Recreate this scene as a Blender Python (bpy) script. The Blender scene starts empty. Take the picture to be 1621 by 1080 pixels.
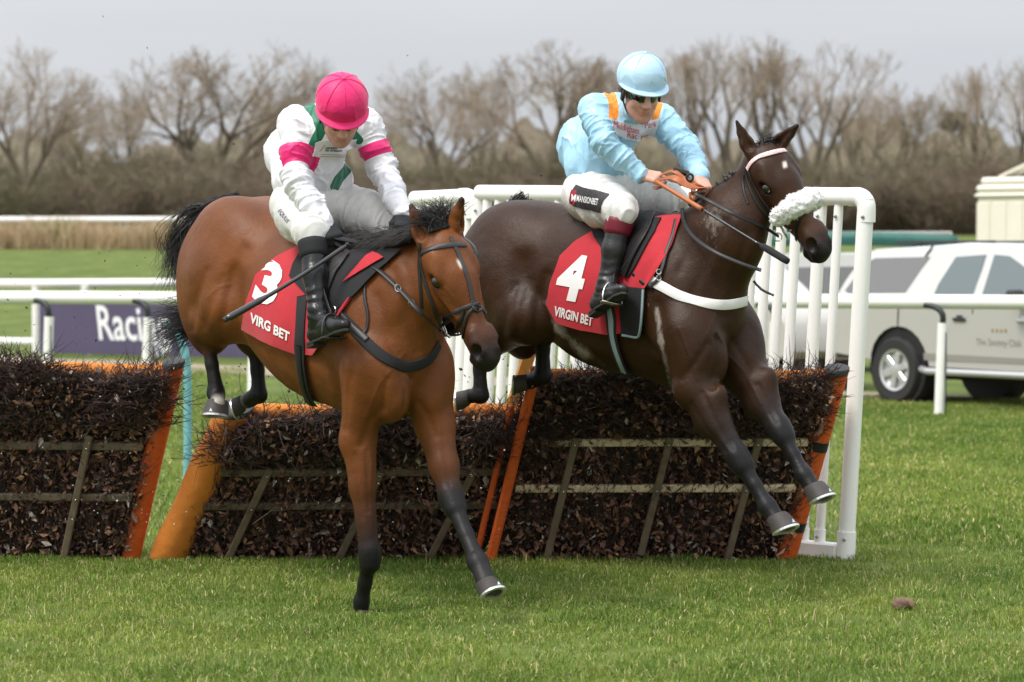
import bpy, bmesh, math, random
import numpy as np
from mathutils import Vector, Matrix
from mathutils.bvhtree import BVHTree

SKIP = set()
sc = bpy.context.scene
COL = sc.collection
rnd = random.Random(7)
R = math.radians

# ------------------------------------------------------------------ camera
FPX, CX, CY, HZ, CAMH = 4500.0, 810.5, 540.0, 404.0, 1.68
PIT = math.atan((CY - HZ) / FPX)
cam = bpy.data.cameras.new('camera')
cam.sensor_width = 36.0
cam.lens = FPX / 1621.0 * 36.0
cam.clip_end = 3000
cam.clip_start = 0.5
cam.dof.use_dof = True
cam.dof.focus_distance = 13.9
cam.dof.aperture_fstop = 3.4
camo = bpy.data.objects.new('camera', cam)
COL.objects.link(camo)
camo.location = (0, 0, CAMH)
camo.rotation_euler = (math.pi / 2 - PIT, 0, 0)
sc.camera = camo

# ------------------------------------------------------------------ sky and sun
SUN = Vector((-0.46, -0.34, 0.82)).normalized()
sun_el, sun_az = math.asin(SUN.z), math.atan2(SUN.x, SUN.y)
w = bpy.data.worlds.new('World')
sc.world = w
w.use_nodes = True
nt = w.node_tree
nt.nodes.clear()
sky = nt.nodes.new('ShaderNodeTexSky')
sky.sky_type = 'NISHITA'
sky.sun_disc = False
sky.sun_elevation = sun_el
sky.sun_rotation = sun_az
sky.air_density = 1.0
sky.dust_density = 4.0
bgk = nt.nodes.new('ShaderNodeBackground')
bgk.inputs['Strength'].default_value = 0.12
hs = nt.nodes.new('ShaderNodeHueSaturation')
hs.inputs['Saturation'].default_value = 0.25
nt.links.new(sky.outputs[0], hs.inputs['Color'])
# an overcast deck over the clear sky: soft grey cloud sheets
tc = nt.nodes.new('ShaderNodeTexCoord')
mp = nt.nodes.new('ShaderNodeMapping')
mp.inputs['Scale'].default_value = (1.2, 1.2, 7.0)
nz = nt.nodes.new('ShaderNodeTexNoise')
nz.inputs['Scale'].default_value = 1.7
nz.inputs['Detail'].default_value = 4
nz.inputs['Roughness'].default_value = 0.5
nt.links.new(tc.outputs['Generated'], mp.inputs[0])
nt.links.new(mp.outputs[0], nz.inputs['Vector'])
cr = nt.nodes.new('ShaderNodeValToRGB')
cr.color_ramp.elements[0].position = 0.33
cr.color_ramp.elements[0].color = (2.56, 2.70, 2.93, 1)
cr.color_ramp.elements[1].position = 0.66
cr.color_ramp.elements[1].color = (2.98, 3.06, 3.18, 1)
nt.links.new(nz.outputs['Fac'], cr.inputs[0])
mx = nt.nodes.new('ShaderNodeMixRGB')
mx.inputs[0].default_value = 0.92
nt.links.new(hs.outputs[0], mx.inputs[1])
nt.links.new(cr.outputs[0], mx.inputs[2])
# an overcast sky is three times as bright overhead as at the horizon (CIE overcast sky)
sx = nt.nodes.new('ShaderNodeSeparateXYZ'); nt.links.new(tc.outputs['Generated'], sx.inputs[0])
zc = nt.nodes.new('ShaderNodeMapRange'); zc.inputs[1].default_value = 0.0; zc.inputs[2].default_value = 1.0; zc.inputs[3].default_value = 1.0; zc.inputs[4].default_value = 3.0
nt.links.new(sx.outputs['Z'], zc.inputs[0])
sc_n = nt.nodes.new('ShaderNodeVectorMath'); sc_n.operation = 'SCALE'
nt.links.new(mx.outputs[0], sc_n.inputs[0]); nt.links.new(zc.outputs[0], sc_n.inputs['Scale'])
nt.links.new(sc_n.outputs[0], bgk.inputs['Color'])
ow = nt.nodes.new('ShaderNodeOutputWorld')
nt.links.new(bgk.outputs[0], ow.inputs['Surface'])
sl = bpy.data.lights.new('sun', 'SUN')
sl.energy = 1.45
sl.angle = R(16)
sl.color = (1.0, 0.96, 0.9)
so = bpy.data.objects.new('sun', sl)
COL.objects.link(so)
so.rotation_euler = (-SUN).to_track_quat('-Z', 'Y').to_euler()
sc.view_settings.view_transform = 'Standard'
sc.view_settings.look = 'None'
sc.view_settings.exposure = 0.85
sc.view_settings.gamma = 1.0
sc.view_settings.use_curve_mapping = False

# ------------------------------------------------------------------ geometry helpers
_cp, _sp = math.cos(PIT), math.sin(PIT)
CAM = np.array([0, 0, CAMH])
def ray(px, py):
    v = (CY - py) / FPX
    d = np.array([(px - CX) / FPX, _cp + v * _sp, -_sp + v * _cp])
    return d / d[1]
def P(px, py, d):
    return CAM + d * ray(px, py)
def nrm(v):
    v = np.asarray(v, float)
    return v / max(np.linalg.norm(v), 1e-9)
def proj(p):
    x, y, z = p[0], p[1], p[2] - CAMH
    f = y * _cp - z * _sp
    return CX + FPX * x / f, CY - FPX * (y * _sp + z * _cp) / f

def tag(o, label=None, cat=None, group=None, kind=None):
    if label: o['label'] = label
    if cat: o['category'] = cat
    if group: o['group'] = group
    if kind: o['kind'] = kind
    return o
def empty(name, loc=(0, 0, 0), rz=0.0):
    o = bpy.data.objects.new(name, None)
    COL.objects.link(o)
    o.location = tuple(loc)
    o.rotation_euler = (0, 0, rz)
    o.empty_display_size = 0.1
    return o
def mesh_np(name, V, F, mat, smooth=True, attrs=None, parent=None, world=True):
    """V (n,3), F (m,k) arrays or list of arrays -> object"""
    me = bpy.data.meshes.new(name)
    V = np.asarray(V, np.float32)
    if parent is not None and world:
        mi = np.array(parent_inv(parent))
        V = (V @ mi[:3, :3].T + mi[:3, 3]).astype(np.float32)
    Fs = F if isinstance(F, list) else [F]
    Fs = [np.asarray(f, np.int32) for f in Fs if len(f)]
    me.vertices.add(len(V))
    me.vertices.foreach_set('co', V.ravel())
    nl = sum(f.size for f in Fs)
    npol = sum(len(f) for f in Fs)
    me.loops.add(nl)
    me.loops.foreach_set('vertex_index', np.concatenate([f.ravel() for f in Fs]) if Fs else np.zeros(0, np.int32))
    me.polygons.add(npol)
    tot = np.concatenate([np.full(len(f), f.shape[1], np.int32) for f in Fs])
    st = np.concatenate([[0], np.cumsum(tot)[:-1]]).astype(np.int32)
    me.polygons.foreach_set('loop_start', st)
    me.polygons.foreach_set('loop_total', tot)
    me.polygons.foreach_set('use_smooth', np.full(npol, smooth, bool))
    for k, a in (attrs or {}).items():
        a = np.asarray(a, np.float32)
        if a.ndim == 1:
            at = me.attributes.new(k, 'FLOAT', 'POINT')
            at.data.foreach_set('value', a)
        else:
            at = me.attributes.new(k, 'FLOAT_COLOR', 'POINT')
            if a.shape[1] == 3: a = np.concatenate([a, np.ones((len(a), 1), np.float32)], 1)
            at.data.foreach_set('color', a.ravel())
    me.update(calc_edges=True)
    me.validate()
    for m in (mat if isinstance(mat, (list, tuple)) else [mat]):
        if m: me.materials.append(m)
    o = bpy.data.objects.new(name, me)
    COL.objects.link(o)
    if parent is not None: o.parent = parent
    return o
def parent_inv(p):
    bpy_m = Matrix.Identity(4)
    q = p
    chain = []
    while q is not None:
        chain.append(q.matrix_basis.copy())
        q = q.parent
    for m in reversed(chain): bpy_m = bpy_m @ m
    return bpy_m.inverted()

class MB:
    """collects shapes in one mesh"""
    def __init__(s): s.v = []; s.f = {3: [], 4: []}; s.n = 0; s.big = []
    def add(s, V, F):
        V = np.asarray(V, float)
        s.v.append(V)
        for f in F:
            f = [i + s.n for i in f]
            if len(f) in s.f: s.f[len(f)].append(f)
            else: s.big.append(f)
        s.n += len(V)
    def addn(s, V, F):
        s.v.append(np.asarray(V, float)); F = np.asarray(F) + s.n
        s.f[F.shape[1]].extend(F.tolist()); s.n += len(V)
    def box(s, c, size, ax=None, bev=0.0):
        """box with centre c, full size, ax = 3x3 rows of axes; bevel chamfers the 4 long edges"""
        ax = np.eye(3) if ax is None else np.asarray(ax, float)
        h = np.asarray(size, float) / 2
        if bev <= 0:
            q = np.array([[x, y, z] for x in (-1, 1) for y in (-1, 1) for z in (-1, 1)]) * h
            F = [(0, 1, 3, 2), (4, 6, 7, 5), (0, 4, 5, 1), (2, 3, 7, 6), (0, 2, 6, 4), (1, 5, 7, 3)]
            s.add(np.asarray(c) + q @ ax, F)
        else:
            b = min(bev, h.min() * 0.95)
            q = []
            for sx in (-1, 1):
                for sy in (-1, 1):
                    for sz in (-1, 1):
                        sg = np.array([sx, sy, sz])
                        for a in range(3):
                            p = sg * (h - b); p[a] = sg[a] * h[a]; q.append(p)
            q = np.array(q)
            def idx(sx, sy, sz, a): return ((sx > 0) * 4 + (sy > 0) * 2 + (sz > 0)) * 3 + a
            F = []
            for a in range(3):
                b1, b2 = (a + 1) % 3, (a + 2) % 3
                for sg in (-1, 1):
                    r = []
                    for (u, v) in ((-1, -1), (1, -1), (1, 1), (-1, 1)):
                        t = [0, 0, 0]; t[a] = sg; t[b1] = u; t[b2] = v
                        r.append(idx(*t, a))
                    F.append(r if sg > 0 else r[::-1])
                for u in (-1, 1):
                    for v in (-1, 1):
                        t0 = [0, 0, 0]; t0[a] = -1; t0[b1] = u; t0[b2] = v
                        t1 = list(t0); t1[a] = 1
                        r = [idx(*t0, b1), idx(*t1, b1), idx(*t1, b2), idx(*t0, b2)]
                        F.append(r if u * v < 0 else r[::-1])
            for sx in (-1, 1):
                for sy in (-1, 1):
                    for sz in (-1, 1):
                        r = [idx(sx, sy, sz, 0), idx(sx, sy, sz, 1), idx(sx, sy, sz, 2)]
                        F.append(r if sx * sy * sz > 0 else r[::-1])
            s.add(np.asarray(c) + q @ ax, F)
    def tube(s, pts, rad, n=8, cap=True, flat=None):
        """tube through pts; rad scalar or list; flat=(normal list/one, ratio) gives an oval/strap section"""
        pts = np.asarray(pts, float)
        m = len(pts)
        rad = np.full(m, rad, float) if np.isscalar(rad) else np.asarray(rad, float)
        T = np.gradient(pts, axis=0)
        T /= np.linalg.norm(T, axis=1, keepdims=True) + 1e-12
        up = np.array([0, 0, 1.0]) if abs(T[0][2]) < 0.9 else np.array([1.0, 0, 0])
        if flat is not None: up = np.asarray(flat[0], float)
        N = []
        u = up if up.ndim == 1 else up[0]
        for i in range(m):
            if up.ndim == 2: u = up[i]
            elif flat is not None: u = up
            b = u - T[i] * np.dot(u, T[i])
            b = nrm(b); N.append(b)
            if flat is None: u = b
        N = np.array(N); B = np.cross(T, N)
        a = np.arange(n) * 2 * math.pi / n + (math.pi / 4 if n == 4 else 0)
        kx = 1.0 if flat is None else flat[1]
        V = (pts[:, None, :] + rad[:, None, None] * (np.cos(a)[None, :, None] * N[:, None, :] * kx + np.sin(a)[None, :, None] * B[:, None, :])).reshape(-1, 3)
        F = []
        for i in range(m - 1):
            for j in range(n):
                k = (j + 1) % n
                F.append((i * n + j, i * n + k, (i + 1) * n + k, (i + 1) * n + j))
        if cap:
            F.append(tuple(range(n))[::-1]); F.append(tuple((m - 1) * n + j for j in range(n)))
        s.add(V, F)
    def lathe(s, prof, c, ax, n=24):
        """prof: list of (radius, height) ; ax: 3x3 axes, third is the axis"""
        ax = np.asarray(ax, float); a = np.arange(n) * 2 * math.pi / n
        V = []; F = []
        for (r_, h_) in prof:
            V.append(np.asarray(c) + r_ * (np.cos(a)[:, None] * ax[0] + np.sin(a)[:, None] * ax[1]) + h_ * ax[2])
        V = np.concatenate(V)
        for i in range(len(prof) - 1):
            for j in range(n):
                k = (j + 1) % n
                F.append((i * n + j, i * n + k, (i + 1) * n + k, (i + 1) * n + j))
        F.append(tuple(range(n))[::-1]); F.append(tuple((len(prof) - 1) * n + j for j in range(n)))
        s.add(V, F)
    def prism(s, poly, axu, axv, axn, c, depth):
        """polygon (list of (u,v)) extruded along axn from -depth/2 to depth/2"""
        q = np.array(poly, float); n = len(q); c = np.asarray(c, float)
        base = c + q[:, :1] * np.asarray(axu) + q[:, 1:] * np.asarray(axv)
        A = base - np.asarray(axn) * depth / 2; B = base + np.asarray(axn) * depth / 2
        F = [(i, (i + 1) % n, n + (i + 1) % n, n + i) for i in range(n)]
        F += [tuple(range(n))[::-1], tuple(range(n, 2 * n))]
        s.add(np.concatenate([A, B]), F)
    def arrays(s):
        return np.concatenate(s.v), s.f
    def build(s, name, mat, parent=None, smooth=False, world=True, split=None):
        V = np.concatenate(s.v)
        me = bpy.data.meshes.new(name)
        if parent is not None and world:
            mi = np.array(parent_inv(parent)); V = V @ mi[:3, :3].T + mi[:3, 3]
        if not s.big:
            o = mesh_np(name, V, [np.array(s.f[k]).reshape(-1, k) for k in (3, 4)], mat, smooth, None, None)
            o.name = name
        else:
            me.from_pydata(V.tolist(), [], s.f[3] + s.f[4] + s.big)
            me.update()
            me.polygons.foreach_set('use_smooth', np.full(len(me.polygons), smooth, bool))
            me.materials.append(mat)
            o = bpy.data.objects.new(name, me)
            COL.objects.link(o)
        if parent is not None: o.parent = parent
        if smooth and split is not None:
            o.data.set_sharp_from_angle(angle=R(split))
        return o

def copy_tree(o, parent=None):
    c = o.copy()
    COL.objects.link(c)
    c.parent = parent
    for ch in list(o.children): copy_tree(ch, c)
    return c

# ------------------------------------------------------------------ materials
MATS = {}
def mat(name, col, rough=0.6, var=0.0, vscale=8.0, bump=0.0, bscale=60.0, spec=0.5, metal=0.0, attr=None, col2=None, stretch=None, coat=0.0, sheen=0.0, trans=0.0, masks=(), sss=0.0, detail=4):
    if name in MATS: return MATS[name]
    m = bpy.data.materials.new(name); MATS[name] = m
    m.use_nodes = True
    t = m.node_tree; N = t.nodes; L = t.links
    b = N['Principled BSDF']
    b.inputs['Roughness'].default_value = rough
    b.inputs['Specular IOR Level'].default_value = spec
    b.inputs['Metallic'].default_value = metal
    b.inputs['Coat Weight'].default_value = coat
    b.inputs['Sheen Weight'].default_value = sheen
    b.inputs['Transmission Weight'].default_value = trans
    if sss:
        b.inputs['Subsurface Weight'].default_value = sss
        b.inputs['Subsurface Radius'].default_value = (0.01, 0.004, 0.002)
    c4 = tuple(col) + (1,)
    b.inputs['Base Color'].default_value = c4
    m.diffuse_color = c4
    src = None
    if attr:
        a = N.new('ShaderNodeAttribute'); a.attribute_name = attr
        src = a.outputs['Color']
    co = N.new('ShaderNodeTexCoord')
    vec = co.outputs['Object']
    if stretch:
        mpn = N.new('ShaderNodeMapping'); mpn.inputs['Scale'].default_value = stretch
        L.new(vec, mpn.inputs[0]); vec = mpn.outputs[0]
    for (an, mc) in masks:
        a = N.new('ShaderNodeAttribute'); a.attribute_name = an
        g = N.new('ShaderNodeMath'); g.operation = 'GREATER_THAN'; g.inputs[1].default_value = 0.0
        L.new(a.outputs['Fac'], g.inputs[0])
        x = N.new('ShaderNodeMixRGB'); L.new(g.outputs[0], x.inputs[0])
        x.inputs[1].default_value = c4
        if src is not None: L.new(src, x.inputs[1])
        x.inputs[2].default_value = tuple(mc) + (1,)
        src = x.outputs[0]
    if var > 0 or col2:
        n = N.new('ShaderNodeTexNoise'); n.inputs['Scale'].default_value = vscale; n.inputs['Detail'].default_value = detail
        n.inputs['Roughness'].default_value = 0.6
        L.new(vec, n.inputs['Vector'])
        if col2:
            rp = N.new('ShaderNodeValToRGB')
            rp.color_ramp.elements[0].position = 0.36; rp.color_ramp.elements[0].color = c4
            rp.color_ramp.elements[1].position = 0.64; rp.color_ramp.elements[1].color = tuple(col2) + (1,)
            L.new(n.outputs['Fac'], rp.inputs[0])
            src = rp.outputs[0]
        if var > 0:
            mr = N.new('ShaderNodeMapRange')
            mr.inputs[1].default_value = 0.25; mr.inputs[2].default_value = 0.75
            mr.inputs[3].default_value = 1 - var; mr.inputs[4].default_value = 1 + var
            L.new(n.outputs['Fac'], mr.inputs[0])
            hv = N.new('ShaderNodeVectorMath'); hv.operation = 'SCALE'
            if src is not None: L.new(src, hv.inputs[0])
            else: hv.inputs[0].default_value = tuple(col)
            L.new(mr.outputs[0], hv.inputs['Scale'])
            src = hv.outputs[0]
    if src is not None: L.new(src, b.inputs['Base Color'])
    if bump > 0:
        n2 = N.new('ShaderNodeTexNoise'); n2.inputs['Scale'].default_value = bscale; n2.inputs['Detail'].default_value = 4
        L.new(vec, n2.inputs['Vector'])
        bp = N.new('ShaderNodeBump'); bp.inputs['Strength'].default_value = 1.0; bp.inputs['Distance'].default_value = bump
        L.new(n2.outputs['Fac'], bp.inputs['Height'])
        L.new(bp.outputs[0], b.inputs['Normal'])
    return m

# ------------------------------------------------------------------ implicit sculpting
class Sculpt:
    def __init__(s, vox): s.vox = vox; s.pr = []
    def cone(s, a, ra, b, rb, k=0.04, ca=None, cb=None, sq=None, sub=False):
        s.pr.append(dict(t='c', a=np.asarray(a, float), b=np.asarray(b, float), ra=ra, rb=rb, k=k, ca=ca, cb=cb if cb is not None else ca, sq=sq, sub=sub))
    def chain(s, pts, rads, k=0.03, cols=None, sq=None):
        for i in range(len(pts) - 1):
            s.cone(pts[i], rads[i], pts[i + 1], rads[i + 1], k, None if cols is None else cols[i], None if cols is None else cols[i + 1], sq)
    def ell(s, c, rad, ax=None, k=0.06, col=None, sub=False):
        s.pr.append(dict(t='e', c=np.asarray(c, float), r=np.asarray(rad, float), ax=np.eye(3) if ax is None else np.asarray(ax, float), k=k, ca=col, cb=col, sub=sub))
    def cut(s, p, n):
        s.pr.append(dict(t='p', c=np.asarray(p, float), n=nrm(n), k=0.004, ca=None, cb=None, sub=True))
    def bb(s, p):
        if p['t'] == 'c':
            sqf = max(1.0, p['sq'][1]) if p['sq'] else 1.0
            ra, rb = p['ra'] * sqf, p['rb'] * sqf
            return np.minimum(p['a'] - ra, p['b'] - rb), np.maximum(p['a'] + ra, p['b'] + rb)
        if p['t'] == 'e':
            e = np.sqrt(((p['ax'] * p['r'][:, None]) ** 2).sum(0))
            return p['c'] - e, p['c'] + e
        return None
    def dist(s, p, Q):
        """Q (...,3) -> signed distance, t"""
        if p['t'] == 'p':
            return -((Q - p['c']) @ p['n']), None
        if p['t'] == 'e':
            q = (Q - p['c']) @ p['ax'].T
            k0 = np.sqrt(((q / p['r']) ** 2).sum(-1)); k1 = np.sqrt(((q / p['r'] ** 2) ** 2).sum(-1)) + 1e-9
            return k0 * (k0 - 1) / k1, None
        a, b, r1, r2 = p['a'], p['b'], p['ra'], p['rb']
        sc_ = 1.0
        if p['sq']:
            dr, fc = p['sq']
            dr = nrm(dr)
            m0 = a
            Q = Q + ((Q - m0) @ dr)[..., None] * dr * (1 / fc - 1)
            b = b + ((b - m0) @ dr) * dr * (1 / fc - 1)
            sc_ = min(1.0, fc)
        ba = b - a; l2 = ba @ ba + 1e-12; rr = r1 - r2; a2 = l2 - rr * rr; il = 1 / l2
        pa = Q - a; y = pa @ ba; z = y - l2
        x2 = ((pa * l2 - ba * y[..., None]) ** 2).sum(-1)
        if a2 <= 0:
            d = np.minimum(np.sqrt((pa ** 2).sum(-1)) - r1, np.sqrt(((Q - b) ** 2).sum(-1)) - r2)
            return d * sc_, np.clip(y * il, 0, 1)
        y2 = y * y * l2; z2 = z * z * l2
        k = np.sign(rr) * rr * rr * x2
        d = (np.sqrt(x2 * a2 * il) + y * rr) * il - r1
        c2 = np.sign(y) * a2 * y2 < k
        d = np.where(c2, np.sqrt(x2 + y2) * il - r1, d)
        c1 = np.sign(z) * a2 * z2 > k
        d = np.where(c1, np.sqrt(x2 + z2) * il - r2, d)
        return d * sc_, np.clip(y * il, 0, 1)
    def mesh(s, defcol=(0.2, 0.1, 0.05), want_col=False, sharp=0.018):
        vx = s.vox
        bbs = [s.bb(p) for p in s.pr if not p['sub']]
        lo = np.min([b[0] for b in bbs], 0) - 3 * vx; hi = np.max([b[1] for b in bbs], 0) + 3 * vx
        n = np.ceil((hi - lo) / vx).astype(int) + 1
        G = np.full(n, 0.5, np.float32)
        axs = [lo[i] + np.arange(n[i]) * vx for i in range(3)]
        for p in s.pr:
            if p['t'] == 'p':
                i0 = np.zeros(3, int); i1 = n
            else:
                b = s.bb(p); mg = p['k'] + 3 * vx
                i0 = np.maximum(np.floor((b[0] - mg - lo) / vx).astype(int), 0)
                i1 = np.minimum(np.ceil((b[1] + mg - lo) / vx).astype(int) + 1, n)
            if (i1 <= i0).any(): continue
            sl_ = tuple(slice(i0[i], i1[i]) for i in range(3))
            Q = np.stack(np.meshgrid(*[axs[i][sl_[i]] for i in range(3)], indexing='ij'), -1)
            d, _ = s.dist(p, Q)
            g = G[sl_]; k = p['k']
            if p['sub']:
                d = -d
                h = np.maximum(k - np.abs(g - d), 0) / k
                G[sl_] = np.maximum(g, d) + h * h * k * 0.25
            else:
                h = np.maximum(k - np.abs(g - d), 0) / k
                G[sl_] = np.minimum(g, d) - h * h * k * 0.25
        V, F = surface_nets(G, lo, vx)
        s.V, s.F = V, F
        if not want_col: return V, F
        acc = np.zeros((len(V), 3)); ws = np.zeros(len(V)) + 1e-12
        for p in s.pr:
            if p['ca'] is None or p['sub']: continue
            d, t = s.dist(p, V)
            wt = np.exp(-np.clip(d, -0.03, 1) / sharp)
            c = np.asarray(p['ca'], float)[None] if t is None else np.asarray(p['ca'])[None] * (1 - t[:, None]) + np.asarray(p['cb'])[None] * t[:, None]
            acc += wt[:, None] * c; ws += wt
        return V, F, acc / ws[:, None]

def surface_nets(G, lo, vx):
    ins = G < 0
    cnt = np.zeros(np.array(G.shape) - 1, np.uint8)
    offs = [(i, j, k) for i in (0, 1) for j in (0, 1) for k in (0, 1)]
    for (i, j, k) in offs:
        cnt += ins[i:G.shape[0] - 1 + i, j:G.shape[1] - 1 + j, k:G.shape[2] - 1 + k]
    act = np.argwhere((cnt > 0) & (cnt < 8))
    N = len(act)
    val = {o: G[act[:, 0] + o[0], act[:, 1] + o[1], act[:, 2] + o[2]] for o in offs}
    pos = np.zeros((N, 3)); c = np.zeros(N)
    for o in offs:
        for a in range(3):
            if o[a] == 0:
                q = list(o); q[a] = 1; q = tuple(q)
                v0, v1 = val[o], val[q]
                m = (v0 < 0) != (v1 < 0)
                t = np.where(m, v0 / np.where(m, v0 - v1, 1), 0)
                p = np.tile(np.array(o, float), (N, 1)); p[:, a] = t
                pos[m] += p[m]; c[m] += 1
    pos /= c[:, None]
    V = lo + (act + pos) * vx
    idx = np.full(cnt.shape, -1, np.int32)
    idx[act[:, 0], act[:, 1], act[:, 2]] = np.arange(N)
    Fs = []
    for a in range(3):
        b, c_ = (a + 1) % 3, (a + 2) % 3
        s0 = [slice(None)] * 3; s1 = [slice(None)] * 3
        s0[a] = slice(0, -1); s1[a] = slice(1, None)
        e = ins[tuple(s0)] != ins[tuple(s1)]
        E = np.argwhere(e)
        E = E[(E[:, b] > 0) & (E[:, c_] > 0) & (E[:, b] < cnt.shape[b]) & (E[:, c_] < cnt.shape[c_])]
        q = []
        for (db, dc) in ((-1, -1), (0, -1), (0, 0), (-1, 0)):
            I = E.copy(); I[:, b] += db; I[:, c_] += dc
            q.append(idx[I[:, 0], I[:, 1], I[:, 2]])
        q = np.stack(q, 1)
        fl = ins[E[:, 0], E[:, 1], E[:, 2]]
        q = np.where(fl[:, None], q, q[:, ::-1])
        Fs.append(q)
    F = np.concatenate(Fs)
    return V, F[(F >= 0).all(1)]

def vnormals(V, F):
    a, b, c, d = (V[F[:, i]] for i in range(4))
    fn = np.cross(c - a, d - b)
    n = np.zeros_like(V)
    for i in range(4): np.add.at(n, F[:, i], fn)
    return n / (np.linalg.norm(n, axis=1, keepdims=True) + 1e-12)

def vnoise(Q, scale, seed=0, octv=3):
    """cheap smooth value noise from sums of sines with random directions"""
    rs = np.random.RandomState(seed)
    out = np.zeros(len(Q)); amp = 1.0; tot = 0
    for o in range(octv):
        for _ in range(5):
            d = rs.normal(size=3); d /= np.linalg.norm(d)
            out += amp * np.sin(Q @ d * scale * (0.7 + 0.6 * rs.rand()) + rs.rand() * 6.28 + 1.3 * np.sin(Q @ rs.normal(size=3) * scale * 0.35))
        tot += amp * 2.2; amp *= 0.5; scale *= 2.1
    return out / tot

def make_bvh(V, F): return BVHTree.FromPolygons(V.tolist(), F.tolist())
def hit(bvh, px, py):
    d = Vector(ray(px, py)).normalized()
    l, n, i, dd = bvh.ray_cast(Vector(CAM), d)
    if l is None: return None
    n = np.array(n)
    if n @ np.array(d) > 0: n = -n
    return np.array(l), n
def hitn(bvh, px, py):
    for r_ in range(0, 60, 2):
        for k in range(12 if r_ else 1):
            h = hit(bvh, px + r_ * math.cos(k * .5236), py + r_ * math.sin(k * .5236))
            if h: return h
def catmull(pts, step):
    pts = np.asarray(pts, float); n = len(pts)
    if n < 3:
        L_ = np.linalg.norm(pts[-1] - pts[0]); m = max(2, int(L_ / step) + 1)
        return pts[0] + (pts[-1] - pts[0]) * np.linspace(0, 1, m)[:, None]
    out = []
    for i in range(n - 1):
        p0 = pts[max(i - 1, 0)]; p1 = pts[i]; p2 = pts[i + 1]; p3 = pts[min(i + 2, n - 1)]
        m = max(1, int(np.linalg.norm(p2 - p1) / step))
        for j in range(m):
            t = j / m
            out.append(0.5 * ((2 * p1) + (-p0 + p2) * t + (2 * p0 - 5 * p1 + 4 * p2 - p3) * t * t + (-p0 + 3 * p1 - 3 * p2 + p3) * t ** 3))
    out.append(pts[-1])
    return np.array(out)
def ribbon(mb, pts, nor, wd, th):
    """a flat strap through pts with normals"""
    pts = np.asarray(pts, float); nor = np.asarray(nor, float)
    m = len(pts)
    wd = np.full(m, wd) if np.isscalar(wd) else np.asarray(wd)
    T = np.gradient(pts, axis=0); T /= np.linalg.norm(T, axis=1, keepdims=True) + 1e-12
    B = np.cross(T, nor); B /= np.linalg.norm(B, axis=1, keepdims=True) + 1e-12
    Nn = np.cross(B, T)
    e = 0.25 * th
    sec = []
    for (x, y) in ((-1, -.5), (1, -.5), (1, .2), (.9, .5), (-.9, .5), (-1, .2)):
        sec.append(pts + B * (x * wd / 2)[:, None] + Nn * (y * th))
    V = np.stack(sec, 1).reshape(-1, 3); k = 6
    F = []
    for i in range(m - 1):
        for j in range(k):
            F.append((i * k + j, i * k + (j + 1) % k, (i + 1) * k + (j + 1) % k, (i + 1) * k + j))
    F.append(tuple(range(k))); F.append(tuple((m - 1) * k + j for j in range(k))[::-1])
    mb.add(V, [f[::-1] for f in F])
def smooth_rows(a, it=2):
    a = np.array(a, float)
    for _ in range(it):
        a[1:-1] = (a[:-2] + 2 * a[1:-1] + a[2:]) / 4
    return a
def strap_px(mb, bvh, px, wd, th=0.004, off=0.002, step=3.0, mirror=None):
    q = catmull(px, step); P_, N_ = [], []
    for (x, y) in q:
        h = hit(bvh, x, y)
        if h is None: continue
        P_.append(h[0]); N_.append(h[1])
    if len(P_) < 2: return None
    P_ = smooth_rows(P_, 3); N_ = smooth_rows(N_, 4)
    N_ /= np.linalg.norm(N_, axis=1, keepdims=True)
    P_ = P_ + N_ * (off + th / 2)
    ribbon(mb, P_, N_, wd, th)
    if mirror is not None:
        O_, r_ = mirror
        Pm = P_ - 2 * ((P_ - O_) @ r_)[:, None] * r_; Nm = N_ - 2 * (N_ @ r_)[:, None] * r_
        ribbon(mb, Pm[::-1], Nm[::-1], wd, th)
    return P_
def hair(name, strands, mt, parent, r0=0.0016, kind=None, seg=3):
    """strands: list of (k,3) polylines -> thin tapered three-sided tubes"""
    mb_v, mb_f = [], []
    n0 = 0
    for s_ in strands:
        s_ = np.asarray(s_, float); m = len(s_)
        T = np.gradient(s_, axis=0); T /= np.linalg.norm(T, axis=1, keepdims=True) + 1e-9
        a = np.cross(T, [0.3, 0.5, 0.81]); a /= np.linalg.norm(a, axis=1, keepdims=True) + 1e-9
        b = np.cross(T, a)
        rr = r0 * (1 - 0.85 * np.linspace(0, 1, m) ** 1.5)
        V = np.stack([s_ + rr[:, None] * (a * math.cos(t) + b * math.sin(t)) for t in (0, 2.1, 4.2)], 1).reshape(-1, 3)
        i = np.arange(m - 1)[:, None] * 3; j = np.arange(3)[None]; k = (j + 1) % 3
        F = np.stack([i + j, i + k, i + 3 + k, i + 3 + j], -1).reshape(-1, 4) + n0
        mb_v.append(V); mb_f.append(F); n0 += len(V)
    o = mesh_np(name, np.concatenate(mb_v), np.concatenate(mb_f), mt, True, None, parent)
    if kind: o['kind'] = kind
    return o
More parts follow.
